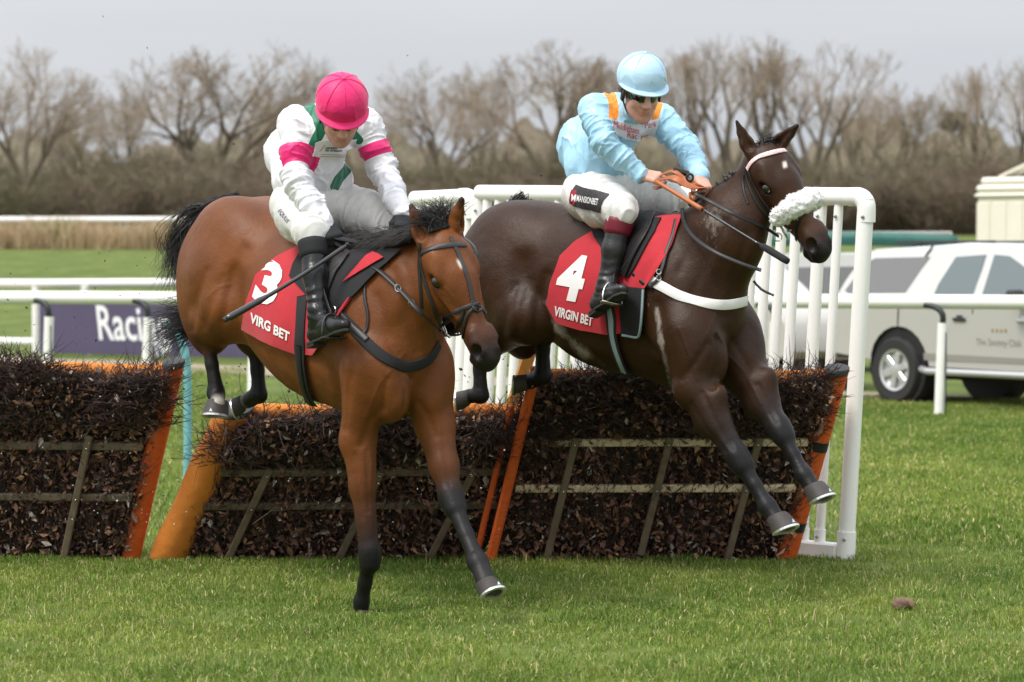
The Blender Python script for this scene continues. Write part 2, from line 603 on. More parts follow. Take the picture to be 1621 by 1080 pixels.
def text_arrays(txt, size=1.0, bold=0.0, align='LEFT', shear=0.0, maxedge=None, space=1.0):
    cu = bpy.data.curves.new('lettering', 'FONT')
    cu.body = txt; cu.size = size; cu.offset = bold; cu.align_x = align; cu.resolution_u = 3; cu.shear = shear; cu.space_character = space
    ob = bpy.data.objects.new('lettering', cu); COL.objects.link(ob)
    dg = bpy.context.evaluated_depsgraph_get(); dg.update()
    me = ob.evaluated_get(dg).to_mesh()
    bm = bmesh.new(); bm.from_mesh(me)
    if maxedge:
        for _ in range(4):
            es = [e for e in bm.edges if e.calc_length() > maxedge]
            if not es: break
            bmesh.ops.subdivide_edges(bm, edges=es, cuts=1)
            bmesh.ops.triangulate(bm, faces=bm.faces[:])
    bmesh.ops.triangulate(bm, faces=bm.faces[:])
    bm.verts.ensure_lookup_table()
    V = np.array([v.co[:] for v in bm.verts]).reshape(-1, 3)
    F = np.array([[v.index for v in f.verts] for f in bm.faces]).reshape(-1, 3)
    bm.free(); ob.evaluated_get(dg).to_mesh_clear()
    bpy.data.objects.remove(ob); bpy.data.curves.remove(cu)
    return V, F
def text_on(name, bvh, txt, base, ux, uy, mt, parent, off=0.003, bold=0.02, align='LEFT', shear=0.0, space=1.0):
    """lettering laid on a surface: base pixel, ux/uy = pixel vectors of one text unit"""
    V, F = text_arrays(txt, 1.0, bold, align, shear, 0.12, space)
    out = []; ok = np.ones(len(V), bool); last = None
    for i, v in enumerate(V):
        x = base[0] + v[0] * ux[0] + v[1] * uy[0]; y = base[1] + v[0] * ux[1] + v[1] * uy[1]
        h = hit(bvh, x, y)
        if h is None: ok[i] = False; out.append((0, 0, 0)); continue
        out.append(h[0] + h[1] * off)
    out = np.array(out)
    F = F[ok[F].all(1)]
    # drop faces that jump between surfaces
    if len(F):
        e = np.max([np.linalg.norm(out[F[:, i]] - out[F[:, (i + 1) % 3]], axis=1) for i in range(3)], 0)
        F = F[e < 0.06]
    if not len(F): return None
    used = np.unique(F); mp_ = np.full(len(out), -1); mp_[used] = np.arange(len(used))
    return mesh_np(name, out[used], mp_[F], mt, False, None, parent)
def coons(top, bottom, left, right, nu, nv):
    """pixel-space patch between four polylines (top/bottom left->right, left/right top->bottom)"""
    def rs(p, n):
        p = np.asarray(p, float); d = np.concatenate([[0], np.cumsum(np.linalg.norm(np.diff(p, axis=0), axis=1))])
        t = np.linspace(0, d[-1], n)
        return np.stack([np.interp(t, d, p[:, i]) for i in range(p.shape[1])], 1)
    T, B_, Lf, Rt = rs(top, nu), rs(bottom, nu), rs(left, nv), rs(right, nv)
    u = np.linspace(0, 1, nu)[None, :, None]; v = np.linspace(0, 1, nv)[:, None, None]
    return (1 - v) * T[None] + v * B_[None] + (1 - u) * Lf[:, None] + u * Rt[:, None] - ((1 - u) * (1 - v) * T[0] + u * (1 - v) * T[-1] + (1 - u) * v * B_[0] + u * v * B_[-1])
def sheet_px(bvh, grid, off, th, wave=None):
    """grid (nv,nu,2) pixels -> closed sheet lying on the surface: V, F"""
    nv, nu = grid.shape[:2]
    Q = np.zeros((nv, nu, 3)); Nn = np.zeros((nv, nu, 3)); ok = np.zeros((nv, nu), bool)
    for i in range(nv):
        for j in range(nu):
            h = hit(bvh, *grid[i, j])
            if h is not None: Q[i, j], Nn[i, j] = h; ok[i, j] = True
    # fill misses from the nearest hit in the row
    for i in range(nv):
        g = np.where(ok[i])[0]
        if len(g) == 0: continue
        for j in np.where(~ok[i])[0]:
            k = g[np.argmin(abs(g - j))]; Q[i, j] = Q[i, k] + 0.0; Nn[i, j] = Nn[i, k]
    for _ in range(3):
        Nn[1:-1, 1:-1] = (Nn[:-2, 1:-1] + Nn[2:, 1:-1] + Nn[1:-1, :-2] + Nn[1:-1, 2:]) / 4
        Q[1:-1, 1:-1] = 0.5 * Q[1:-1, 1:-1] + 0.125 * (Q[:-2, 1:-1] + Q[2:, 1:-1] + Q[1:-1, :-2] + Q[1:-1, 2:])
    Nn /= np.linalg.norm(Nn, axis=-1, keepdims=True) + 1e-9
    o = np.full((nv, nu), off)
    if wave is not None: o = o + wave(nv, nu)
    A = (Q + Nn * o[..., None]).reshape(-1, 3); B_ = (Q + Nn * (o[..., None] + th)).reshape(-1, 3)
    n = nu * nv; idx = np.arange(n).reshape(nv, nu)
    top = np.stack([idx[:-1, :-1], idx[1:, :-1], idx[1:, 1:], idx[:-1, 1:]], -1).reshape(-1, 4)
    rim = np.concatenate([idx[0, :], idx[1:, -1], idx[-1, -2::-1], idx[-2:0:-1, 0]])
    r2 = np.roll(rim, -1)
    side = np.stack([rim, rim + n, r2 + n, r2], 1)
    return np.concatenate([A, B_]), np.concatenate([top[:, ::-1], top + n, side[:, ::-1]])
def mirror_sheet(V, F, O_, r_):
    Vm = V - 2 * ((V - O_) @ r_)[:, None] * r_
    return np.concatenate([V, Vm]), np.concatenate([F, F[:, ::-1] + len(V)])

def tri_axes(a, n):
    a = nrm(a); n = nrm(n - a * (np.asarray(n) @ a)); wl = np.cross(n, a)
    return np.array([a, wl, n])


def screen(V):
    x, y, z = V[:, 0], V[:, 1], V[:, 2] - CAMH
    f = y * _cp - z * _sp
    return CX + FPX * x / f, CY - FPX * (y * _sp + z * _cp) / f
def linedist(V, pts):
    px, py = screen(V); d = np.full(len(V), 1e9)
    for (x0, y0), (x1, y1) in zip(pts[:-1], pts[1:]):
        t = np.clip(((px - x0) * (x1 - x0) + (py - y0) * (y1 - y0)) / ((x1 - x0) ** 2 + (y1 - y0) ** 2), 0, 1)
        d = np.minimum(d, np.hypot(px - x0 - t * (x1 - x0), py - y0 - t * (y1 - y0)))
    return d

# ================================================================== ground
def sstep(a, b, x):
    t = np.clip((x - a) / (b - a), 0, 1); return t * t * (3 - 2 * t)
def gz(x, y):
    x = np.asarray(x, float); y = np.asarray(y, float)
    return 1.95 * sstep(52, 92, y) + 1.3 * sstep(92, 160, y) + 3.0 * sstep(200, 700, y)
def PG(px, d):
    """ground point under pixel column px at depth d"""
    x = (px - CX) / FPX * d
    return np.array([x, d, float(gz(x, d))])
m_turf = mat('turf', (.088, .130, .024), .9, var=.18, vscale=1.3, bump=.02, bscale=45, col2=(.135, .165, .042), spec=.2, detail=8)
def build_ground():
    ys = np.concatenate([np.linspace(1, 60, 60), np.linspace(62, 200, 60), np.geomspace(205, 1500, 30)])
    us = np.concatenate([[-9, -4, -2], np.linspace(-1, 1, 61), [2, 4, 9]])
    V = np.array([[u * (2.5 + y * .26), y, 0] for y in ys for u in us])
    V[:, 2] = gz(V[:, 0], V[:, 1]) + vnoise(V, .9, 2, 2) * .006
    n = len(us); i = np.arange((len(ys) - 1) * n).reshape(-1, n)[:, :-1].ravel()
    F = np.stack([i, i + 1, i + n + 1, i + n], 1)
    g = mesh_np('ground', V, F, m_turf, True); g['kind'] = 'structure'
    # dirt track, running past behind the rail
    m_dirt = mat('dirt_track', (.30, .24, .175), .95, var=.2, vscale=.9, bump=.02, bscale=12)
    a, b = np.array([-14., 51.]), np.array([16., 22.])
    d = (b - a) / np.linalg.norm(b - a); nn = np.array([-d[1], d[0]]); V = []; F = []
    for k in range(121):
        c = a + (b - a) * k / 120; hw = 1.0 + .15 * math.sin(k * .7) + .1 * math.sin(k * 1.9)
        for s in (-1, 1):
            p = c + nn * s * hw; V.append((p[0], p[1], float(gz(*p)) + .012))
        if k: F.append((2 * k - 2, 2 * k - 1, 2 * k + 1, 2 * k))
    t = mesh_np('dirt_track', np.array(V), np.array(F), m_dirt, True); t['kind'] = 'structure'
def blades(name, pts, h, wd, cols, label, seed, mt, lean=.55):
    rs = np.random.RandomState(seed); n = len(pts)
    a = rs.rand(n) * 2 * math.pi; dv = np.stack([np.cos(a), np.sin(a), np.zeros(n)], 1)
    b = rs.rand(n) * 2 * math.pi; sv = np.stack([np.cos(b), np.sin(b), np.zeros(n)], 1)
    hh = h * (.45 + .75 * rs.rand(n)); le = lean * (rs.rand(n) * 1.2)
    w2 = (wd * (.6 + .7 * rs.rand(n)))[:, None] * .5
    up = np.array([0, 0, 1.0])
    base = pts
    mid = pts + up * (hh * .55)[:, None] + dv * (hh * le * .30)[:, None]
    tip = pts + up * (hh * (1 - .35 * le))[:, None] + dv * (hh * le)[:, None]
    V = np.stack([base - sv * w2, base + sv * w2, mid + sv * w2 * .8, mid - sv * w2 * .8, tip], 1).reshape(-1, 3)
    i = np.arange(n)[:, None] * 5
    F4 = (i + np.array([[0, 1, 2, 3]])); F3 = (i + np.array([[3, 2, 4]]))
    C = np.repeat(cols, 5, 0)
    o = mesh_np(name, V, [F4, F3], mt, True, {'tint': C})
    o['kind'] = 'stuff'
    return o
def grass_material():
    m = bpy.data.materials.new('grass_blade'); m.use_nodes = True; N, L = m.node_tree.nodes, m.node_tree.links
    b = N['Principled BSDF']; a = N.new('ShaderNodeAttribute'); a.attribute_name = 'tint'
    L.new(a.outputs['Color'], b.inputs['Base Color']); b.inputs['Roughness'].default_value = .55; b.inputs['Specular IOR Level'].default_value = .3
    tr = N.new('ShaderNodeBsdfTranslucent'); L.new(a.outputs['Color'], tr.inputs['Color'])
    mx_ = N.new('ShaderNodeMixShader'); mx_.inputs[0].default_value = .35
    L.new(b.outputs[0], mx_.inputs[1]); L.new(tr.outputs[0], mx_.inputs[2]); L.new(mx_.outputs[0], N['Material Output'].inputs['Surface'])
    return m
def build_grass():
    mt = grass_material(); rs = np.random.RandomState(3)
    def cols(P_):
        n = len(P_)
        k = vnoise(P_ * np.array([1, .6, 1]), 5.5, 1, 3) * .45 + vnoise(P_, 1.6, 12, 2) * .35 + vnoise(P_, 17, 22, 2) * .35 + rs.normal(size=n) * .45
        g1, g2, g3 = np.array([.098, .185, .024]), np.array([.30, .365, .070]), np.array([.58, .50, .25])
        t = np.clip(k * .5 + .45, 0, 1)[:, None]
        c = g1 * (1 - t) + g2 * t
        s = (rs.rand(n) < .075 + .05 * np.clip(k, 0, 1))[:, None]
        c = np.where(s, g3 * (.8 + .5 * rs.rand(n))[:, None], c)
        return c * (.68 + .60 * rs.rand(n))[:, None]
    def area(n, d0, d1, p0, p1):
        d = np.sqrt(rs.rand(n) * (d1 * d1 - d0 * d0) + d0 * d0); px = p0 + rs.rand(n) * (p1 - p0)
        return np.stack([(px - CX) / FPX * d, d, np.zeros(n)], 1)
    a = area(250000, 10.6, 16.4, -80, 1700)
    keep = rs.rand(len(a)) < np.clip(.72 + .5 * vnoise(a, 9, 4, 2), .25, 1)
    a = a[keep]
    dens = vnoise(a, 6, 9, 2)
    blades('near_grass', a, .036 * (1 + .45 * np.clip(dens, -1, 1) + .5 * np.clip(vnoise(a, 13, 31, 2), 0, 1) ** 2), .0048, cols(a), '', 1, mt, 1.25)
    b = area(125000, 16.4, 33, 1330, 2050); c = np.concatenate([area(16000, 16.4, 42, 190, 420), area(50000, 16.4, 34, -200, 1400)])
    bc = np.concatenate([b, c]); blades('far_grass', bc, .05, .010, cols(bc), '', 2, mt, .8)
    # long dead grass along the distant rail
    n = 15000; x = rs.uniform(-26, -.5, n); y = 86.5 + rs.rand(n) * 3.2
    pp = np.stack([x, y, gz(x, y)], 1); k = vnoise(pp, .7, 3, 3)
    cc = np.where((k > .85)[:, None], np.array([.24, .28, .09]), np.array([.56, .43, .27])) * (.7 + .5 * rs.rand(n))[:, None]
    o = blades('dead_grass_strip', pp, .80 * (1 + .35 * np.clip(k, -1, 1)), .05, cc, '', 5, mt, .5)

# ================================================================== rails
m_pvc = mat('white_plastic', (.90, .89, .86), .38, var=.04, vscale=3, col2=(.86, .85, .80))
m_pvc2 = mat('weathered_white_plastic', (.86, .85, .81), .45, var=.08, vscale=5)
m_dk = mat('dark_bracket', (.012, .02, .018), .5)
def build_rails():
    # running rail behind the hurdles
    r = empty('running_rail', PG(600, 31)); tag(r, 'white plastic running rail nearest behind the hurdles and wing, with leaning posts', 'rail')
    mb = MB(); pts = [np.array([(px - CX) / FPX * d, d, 1.19]) for px, d in ((-420, 33.6), (200, 32.6), (800, 31.2), (1400, 30.0), (2100, 28.6))]
    mb.tube(catmull(pts, .5), .075, 14); mb.build('rail', m_pvc, r, True, split=60)
    for px in (-90, 75, 232, 400, 560, 720, 960, 1224, 1490, 1760):
        d = float(np.interp(px, [-420, 200, 800, 1400, 2100], [33.6, 32.6, 31.2, 30.0, 28.6])) - .10
        b = PG(px, d); mb = MB()
        mb.tube([b + np.array([-.02, -.0, -.05]), b + np.array([.0, 0, .5]), b + np.array([.02, 0, .97])], [.052, .054, .056], 10)
        po = mb.build('post', m_pvc2, r, True, split=50)
        mb = MB(); mb.tube(catmull([b + np.array([.015, -.01, .96]), b + np.array([.012, -.02, 1.06]), b + np.array([-.05, .03, 1.13]), b + np.array([-.16, .10, 1.16])], .03), .032, 8)
        mb.build('gooseneck', m_dk, po, True)
        mb = MB(); mb.box(b + np.array([.045, -.045, .45]), (.012, .012, .85)); mb.build('dark_strip', m_dk, po)
    # second rail with a low rail, left
    r = empty('double_rail', PG(57, 47.8)); tag(r, 'white double rail behind the running rail at left, ending at the purple banner', 'rail')
    p0 = PG(-260, 49.5); p1 = PG(57, 47.8); p2 = PG(640, 46.6)
    mb = MB(); mb.tube([p0 + [0, 0, 1.2], p1 + [0, 0, 1.2], p2 + [0, 0, 1.24]], .075, 12); mb.build('rail', m_pvc, r, True, split=60)
    mb = MB(); mb.tube([p0 + [0, 0, .22], p1 + [0, 0, .22]], .065, 12); mb.build('rail', m_pvc, r, True, split=60)
    for px, d in ((-120, 48.7), (57, 47.8), (135, 47.6), (330, 47.2), (520, 46.8)):
        b = PG(px, d); mb = MB(); mb.tube([b - [0, 0, .05], b + [0, 0, 1.16]], .07, 10); mb.build('post', m_pvc2, r, True, split=50)
    # far rail
    r = empty('distant_rail', PG(150, 90)); tag(r, 'distant low white rail along the dead grass below the trees', 'rail')
    y = 90.0; z0 = float(gz(0, y))
    mb = MB(); mb.tube([[x, y + .003 * x * x * 0, z0 + .86] for x in np.linspace(-30, -1, 20)], .10, 10); mb.build('rail', m_pvc, r, True, split=60)
    for x in np.arange(-29, -1, 2.4):
        mb = MB(); mb.tube([[x, y + .05, z0 - .05], [x, y + .05, z0 + .8]], .05, 8); mb.build('post', m_pvc2, r, True, split=60)
    # pale teal pole
    mb = MB(); d = 20.0
    mb.tube(catmull([P(296, 790, d), P(297, 700, d), P(297, 620, d), P(295, 575, d), P(289, 545, d), P(276, 522, d), P(262, 512, d)], .05), .030, 12)
    o = mb.build('teal_pole', mat('teal_paint', (.16, .40, .42), .5, var=.12, vscale=12), None, True)
    tag(o, 'pale teal curved pole standing in the gap between the left hurdles', 'pole')
    # purple banner
    a, b = PG(63, 47.4), PG(600, 43.6)
    u = nrm(b - a); nr = np.array([u[1], -u[0], 0]); L_ = np.linalg.norm(b - a)
    ba = empty('banner', a); tag(ba, 'purple advertising banner with white lettering standing behind the running rail', 'banner')
    mb = MB(); mb.box((a + b) / 2 + [0, 0, .56], (L_, .04, 1.02), (u, nr, [0, 0, 1]), .01)
    mb.build('panel', mat('purple_vinyl', (.082, .066, .125), .5, var=.08, vscale=1.5), ba)
    def on_banner(txt, px, z, size, bold, shear, nm='lettering'):
        V, F = text_arrays(txt, size, bold * size, 'LEFT', shear); V[:, 0] *= .74
        k = (PG(px, 47.0)[0] - a[0]) / u[0]
        W_ = a + u * (k + V[:, :1]) + np.array([0, 0, 1.0]) * (z + V[:, 1:2]) + nr * .026
        return mesh_np(nm, W_, F, m_lett, False, None, ba)
    m_lett = mat('white_lettering', (.80, .80, .82), .6)
    on_banner('Racing', 160, .30, .80, .015, -.18); on_banner('TV', 256, .05, .32, .015, -.18)

# ================================================================== wing
def build_wing():
    def panel(A, B, leanx, zt, label, pxs, ends):
        A, B = np.array(A), np.array(B); u = nrm(B - A); L_ = np.linalg.norm(B - A); nr = np.array([u[1], -u[0], 0])
        r = empty('wing_fence', A); tag(r, label, 'fence', 'white picket wings beside the hurdles')
        ln = np.array([leanx, 0, 0])
        top = lambda k, z: A + u * k + ln * (z / 2.05) + np.array([0, 0, z])
        zz = lambda k: zt[0] + (zt[1] - zt[0]) * k / L_
        mb = MB()
        pts = [top(k, zz(k) - .05) for k in np.linspace(.05, L_ - .05, 12)]
        mb.tube(pts, .050, 14)
        mb.build('top_rail', m_pvc, r, True, split=60)
        mb = MB(); c = top(.0, zz(0) - .05)
        mb.tube(catmull([c + u * .09, c + u * .02, c - u * .012 + [0, 0, -.018], c - u * .03 - [0, 0, .05], c - u * .03 - [0, 0, .14]], .012), .052, 14)
        mb.build('elbow', m_pvc, r, True, split=60)
        mb = MB(); q = top(.02, .045); e = top(L_, .045); mb.box((q + e) / 2, (L_, .09, .09), (u, nr, [0, 0, 1]), .01); mb.build('bottom_rail', m_pvc2, r)
        for (k, rad) in ends:
            mb = MB(); mb.tube([top(k, 0.0) + nr * .0, top(k, .16), top(k, .1601), top(k, zz(k) - .06)], [rad + .006, rad + .006, rad, rad], 16)
            po = mb.build('post', m_pvc, r, True, split=40)
            for z in (.12, zz(k) - .16):
                mb = MB(); c = top(k, z) - np.array([.02, rad + .003, 0]); mb.lathe([(.010, -.004), (.010, .004), (.004, .006)], c, ((1, 0, 0), (0, 0, 1), (0, -1, 0)), 8); mb.build('bolt', m_steel_d, po, True)
        for k in pxs:
            mb = MB(); mb.tube([top(k, .08), top(k, zz(k) - .07)], .0295, 10); mb.build('picket', m_pvc, r, True, split=50)
    A, B = PG(1333, 15.62), PG(722, 17.85)
    L_ = np.linalg.norm(B - A)
    panel(A, B, .11, (2.05, 2.12), 'tall white picket wing fence behind the right hurdle, ending in a rounded corner post', np.arange(.46, L_ - .12, .105), ((-.03, .046), (.16, .026), (.29, .036), (L_ - .05, .04)))
    A2_, B2_ = PG(716, 17.95), PG(620, 18.35)
    panel(A2_, B2_, .11, (2.10, 2.09), 'shorter white picket wing fence end seen between the two riders', np.arange(.10, .46, .088), ((0.0, .04), (.5, .035)))
m_steel = mat('steel', (0.62, 0.62, 0.6), 0.25, metal=1.0)
m_steel_d = mat('dull_steel', (.35, .35, .34), .5, metal=.8)

# ================================================================== hurdles
m_orange = mat('orange_canvas', (.60, .098, .010), .75, var=.14, vscale=9, bump=.004, bscale=26, stretch=(1, 1, 2.5))
m_orange_w = mat('worn_orange_canvas', (.62, .20, .025), .8, var=.22, vscale=7, bump=.006, bscale=18)
m_wood = mat('pale_rail_wood', (.70, .56, .37), .8, var=.25, vscale=14, stretch=(.15, 1, 1), bump=.002, bscale=60)
m_stake = mat('stake_wood', (.15, .11, .07), .85, var=.3, vscale=12, bump=.003, bscale=40)
m_twig = mat('birch_twig', (.066, .041, .036), .7, var=.35, vscale=9)
m_leaf = None
m_block = mat('brush_light_block', (.026, .018, .015), .95, var=.4, vscale=30, bump=.03, bscale=30)
m_cap = mat('rubber_cap', (.045, .045, .048), .7, var=.2, vscale=30)
m_tape = mat('black_tape', (.012, .012, .012), .5)
def leaf_material():
    m = bpy.data.materials.new('dry_leaf'); m.use_nodes = True; N, L = m.node_tree.nodes, m.node_tree.links
    b = N['Principled BSDF']; a = N.new('ShaderNodeAttribute'); a.attribute_name = 'tint'
    L.new(a.outputs['Color'], b.inputs['Base Color']); b.inputs['Roughness'].default_value = .6
    return m
def build_hurdle(label, bl, br, top, ends, rails, stakes, seed, bands=False, pads=(True, True), topbar=True, brush_lo=.02, wide=(.075, .075)):
    """bl/br ground points, top = vector from base to the top, ends = which end posts"""
    rs = np.random.RandomState(seed)
    bl, br, top = np.array(bl), np.array(br), np.array(top, float)
    Hh = np.linalg.norm(top); Sv = top / Hh; U = br - bl; Lh = np.linalg.norm(U); U = U / Lh
    N_ = np.cross(U, Sv); N_ /= np.linalg.norm(N_)
    if N_[1] > 0: N_ = -N_
    W_ = lambda u, v, n=0.0: bl + U * u + Sv * v + N_ * n
    axs = np.array([U, np.cross(N_, U), N_])
    r = empty('brush_hurdle', W_(Lh / 2, 0)); tag(r, label, 'hurdle', 'brush hurdles across the course')
    # dark slab added inside the brush, mostly to block light
    mb = MB(); nu, nv = 40, 26
    V = []; 
    for s in (1, -1):
        for j in range(nv):
            for i in range(nu):
                u = Lh * (.03 + .94 * i / (nu - 1)); v = Hh * (.0 + .92 * j / (nv - 1))
                t = (.045 + .02 * math.sin(7 * u + 5 * v) * math.cos(9 * v) + .012 * rs.rand())
                if v > Hh * .70: t += .05 * math.sin(min(1, (v / Hh - .70) / .25) * math.pi)
                V.append(W_(u, v, s * t - .03))
    F = []
    for s in (0, 1):
        o_ = s * nu * nv
        for j in range(nv - 1):
            for i in range(nu - 1):
                f = (o_ + j * nu + i, o_ + j * nu + i + 1, o_ + (j + 1) * nu + i + 1, o_ + (j + 1) * nu + i); F.append(f if s == 0 else f[::-1])
    rim = [j * nu for j in range(nv)] + [(nv - 1) * nu + i for i in range(1, nu)] + [j * nu + nu - 1 for j in range(nv - 2, -1, -1)] + [i for i in range(nu - 2, 0, -1)]
    for k in range(len(rim)):
        a, b = rim[k], rim[(k + 1) % len(rim)]; F.append((a, b, b + nu * nv, a + nu * nv))
    mesh_np('brush_light_block', np.array(V), np.array(F), m_block, True, None, r)
    # twigs: upright stems low down, springing outwards in the roll along the top
    st = []
    n1 = int(1500 * Lh)
    for _ in range(n1):
        u = rs.rand() * Lh * .96 + Lh * .02; v = (rs.rand() ** 1.1) * Hh * .62 + brush_lo
        d = nrm(Sv + U * rs.normal() * .28 + N_ * (rs.rand() * .35 - .02)); ln = .14 + .22 * rs.rand()
        p = W_(u, v, .022 + .035 * rs.rand()); q = p + d * ln * .5 + rs.normal(size=3) * .012; e = q + nrm(d + U * rs.normal() * .4 + N_ * .15) * ln * .5
        if (e - bl) @ Sv > Hh * 1.02: continue
        st.append(np.array([p, q, e]))
    n2 = int(2300 * Lh)
    for _ in range(n2):
        u = rs.rand() * Lh; v = Hh * (.66 + (.29 + .05 * math.sin(u * 5.1 + seed)) * rs.rand())
        d = nrm(Sv * (.25 + rs.rand() * .6) + U * rs.normal() * .75 + N_ * (.15 + .85 * rs.rand())); ln = (.10 + .17 * rs.rand()) * (1 + .25 * math.sin(u * 8.3 + 2 * seed))
        p = W_(u, v, .01 + .06 * rs.rand()); q = p + d * ln * .5 + rs.normal(size=3) * .010; e = q + nrm(d + rs.normal(size=3) * .35) * ln * .5
        for (x_, y_) in ((q, e),): pass
        st.append(np.array([p, q, e]))
        if rs.rand() < .5:
            e2 = q + nrm(d + rs.normal(size=3) * .6) * ln * .4; st.append(np.array([q, (q + e2) / 2, e2]))
    for _ in range(int(380 * Lh)):
        u = rs.rand() * Lh; p = W_(u, Hh * (.86 + .11 * rs.rand()), -.06 + .10 * rs.rand())
        d = nrm(Sv * .8 + U * rs.normal() * .7 + N_ * rs.normal() * .5); ln = (.06 + .08 * rs.rand()) * (1 + .5 * math.sin(u * 6.1 + seed)); st.append(np.array([p, p + d * ln * .6, p + d * ln + rs.normal(size=3) * .02]))
    hair('twigs', st, m_twig, r, .0034, 'stuff')
    # dead leaves
    n3 = int(3300 * Lh); u = rs.rand(n3) * Lh; v = rs.rand(n3) ** .9 * Hh * .96 + .03
    nn = .05 + .05 * rs.rand(n3) + .085 * np.clip((v / Hh - .66) / .12, 0, 1) * np.clip((1.02 - v / Hh) / .1, 0, 1) * rs.rand(n3)
    c = bl + u[:, None] * U + v[:, None] * Sv + nn[:, None] * N_
    a = rs.normal(size=(n3, 3)); a /= np.linalg.norm(a, axis=1, keepdims=True); b = np.cross(a, rs.normal(size=(n3, 3))); b /= np.linalg.norm(b, axis=1, keepdims=True)
    w_ = (.0065 + .016 * rs.rand(n3) ** 1.5)[:, None]; l_ = w_ * (1.2 + .6 * rs.rand(n3))[:, None]; cu = np.cross(a, b) * w_ * .35
    V = np.stack([c - a * l_, c - b * w_ * .8 + cu, c + a * l_, c + b * w_ * .8 + cu], 1).reshape(-1, 3)
    pal = np.array([[.20, .092, .052], [.135, .066, .045], [.30, .16, .085], [.09, .05, .042], [.50, .43, .36]])
    col = pal[rs.choice(5, n3, p=[.33, .28, .18, .15, .06])] * (.7 + .6 * rs.rand(n3))[:, None]
    global m_leaf
    if m_leaf is None: m_leaf = leaf_material()
    o = mesh_np('dead_leaves', V, np.arange(4 * n3).reshape(-1, 4), m_leaf, False, {'tint': np.repeat(col, 4, 0)}, r); o['kind'] = 'stuff'
    # wooden rails and stakes on the landing face
    for (v, m_) in rails:
        mb = MB(); k = 14; pts = []
        p, q = W_(.05, v * Hh, .075), W_(Lh - .06, v * Hh, .075)
        mb.box((p + q) / 2, (Lh - .11, .044, .034), axs, .006); mb.build('rail_board', m_, r)
    for (u, v0, v1) in stakes:
        mb = MB(); p, q = W_(u * Lh, v0 * Hh, .105), W_(u * Lh, v1 * Hh, .110); ax = tri_axes(q - p, N_)
        mb.box((p + q) / 2, (np.linalg.norm(q - p), .040, .024), ax, .006); so_ = mb.build('stake', m_stake, r)
        for v in (rails[0][0], rails[-1][0]):
            if v0 < v < v1:
                mb = MB(); mb.lathe([(.006, 0), (.006, .004), (.002, .005)], W_(u * Lh, v * Hh, .124), (U, Sv, N_), 8); mb.build('nail_head', m_steel, so_, True)
    # padded end posts, top bar
    for e, kind in enumerate(ends):
        if not kind: continue
        u = 0.0 if e == 0 else Lh; wd = wide[e]
        if kind == 'pad':
            mb = MB(); ts = np.linspace(0, 1, 16)
            pts = [W_(u, t * Hh, .02) + N_ * .004 * math.sin(9 * t) for t in ts]
            mb.tube(pts, [wd * (1 + .05 * math.sin(13 * t)) for t in ts], 18, True, (N_, .95)); po = mb.build('padded_post', m_orange_w, r, True, split=60)
        elif kind == 'board':
            mb = MB(); p, q = W_(u, -.01, .135), W_(u, Hh * 1.06, .165); ax = tri_axes(q - p, N_)
            mb.box((p + q) / 2, (np.linalg.norm(q - p), wd, .055), ax, .012); po = mb.build('end_board', m_orange, r)
            mb = MB(); o2 = U * (-.085 if e == 0 else -.085); mb.box((p + q) / 2 + o2 * .9 - N_ * .06 - Sv * .12, (np.linalg.norm(q - p) * .8, wd * .6, .05), ax, .01); mb.build('end_board', m_orange, r)
        elif kind == 'post':
            mb = MB(); p, q = W_(u, -.01, .03), W_(u, Hh * 1.0, .03)
            ts = np.linspace(0, 1, 14); mb.tube([p + (q - p) * t for t in ts], [wd * (.88 + .12 * t) for t in ts], 18, True, (N_, .8)); po = mb.build('padded_post', m_orange, r, True, split=60)
            for v in ((.20, .62) if bands else ()):
                mb = MB(); c = p + (q - p) * v; wv = wd * (.88 + .12 * v) + .002
                mb.tube([c - Sv * .028, c + Sv * .028], wv, 18, True, (N_, .8)); mb.build('black_band', m_tape, po, True, split=50)
        if kind != 'board':
            mb = MB(); c = W_(u, Hh * 1.0 + .004, .02 if kind == 'pad' else .03); mb.lathe([(wd * 1.0, -.02), (wd * 1.05, .0), (wd * .98, .016), (wd * .75, .022), (.002, .023)], c, (U, N_, Sv), 20); mb.build('rubber_cap', m_cap, r, True, split=50)
    if topbar:
        mb = MB(); ts = np.linspace(0, 1, 24)
        mb.tube([W_(Lh * t, Hh * .94 + .006 * math.sin(20 * t), -.045) for t in ts], .046, 14); mb.build('top_bar', m_orange_w, r, True, split=60)
    return r
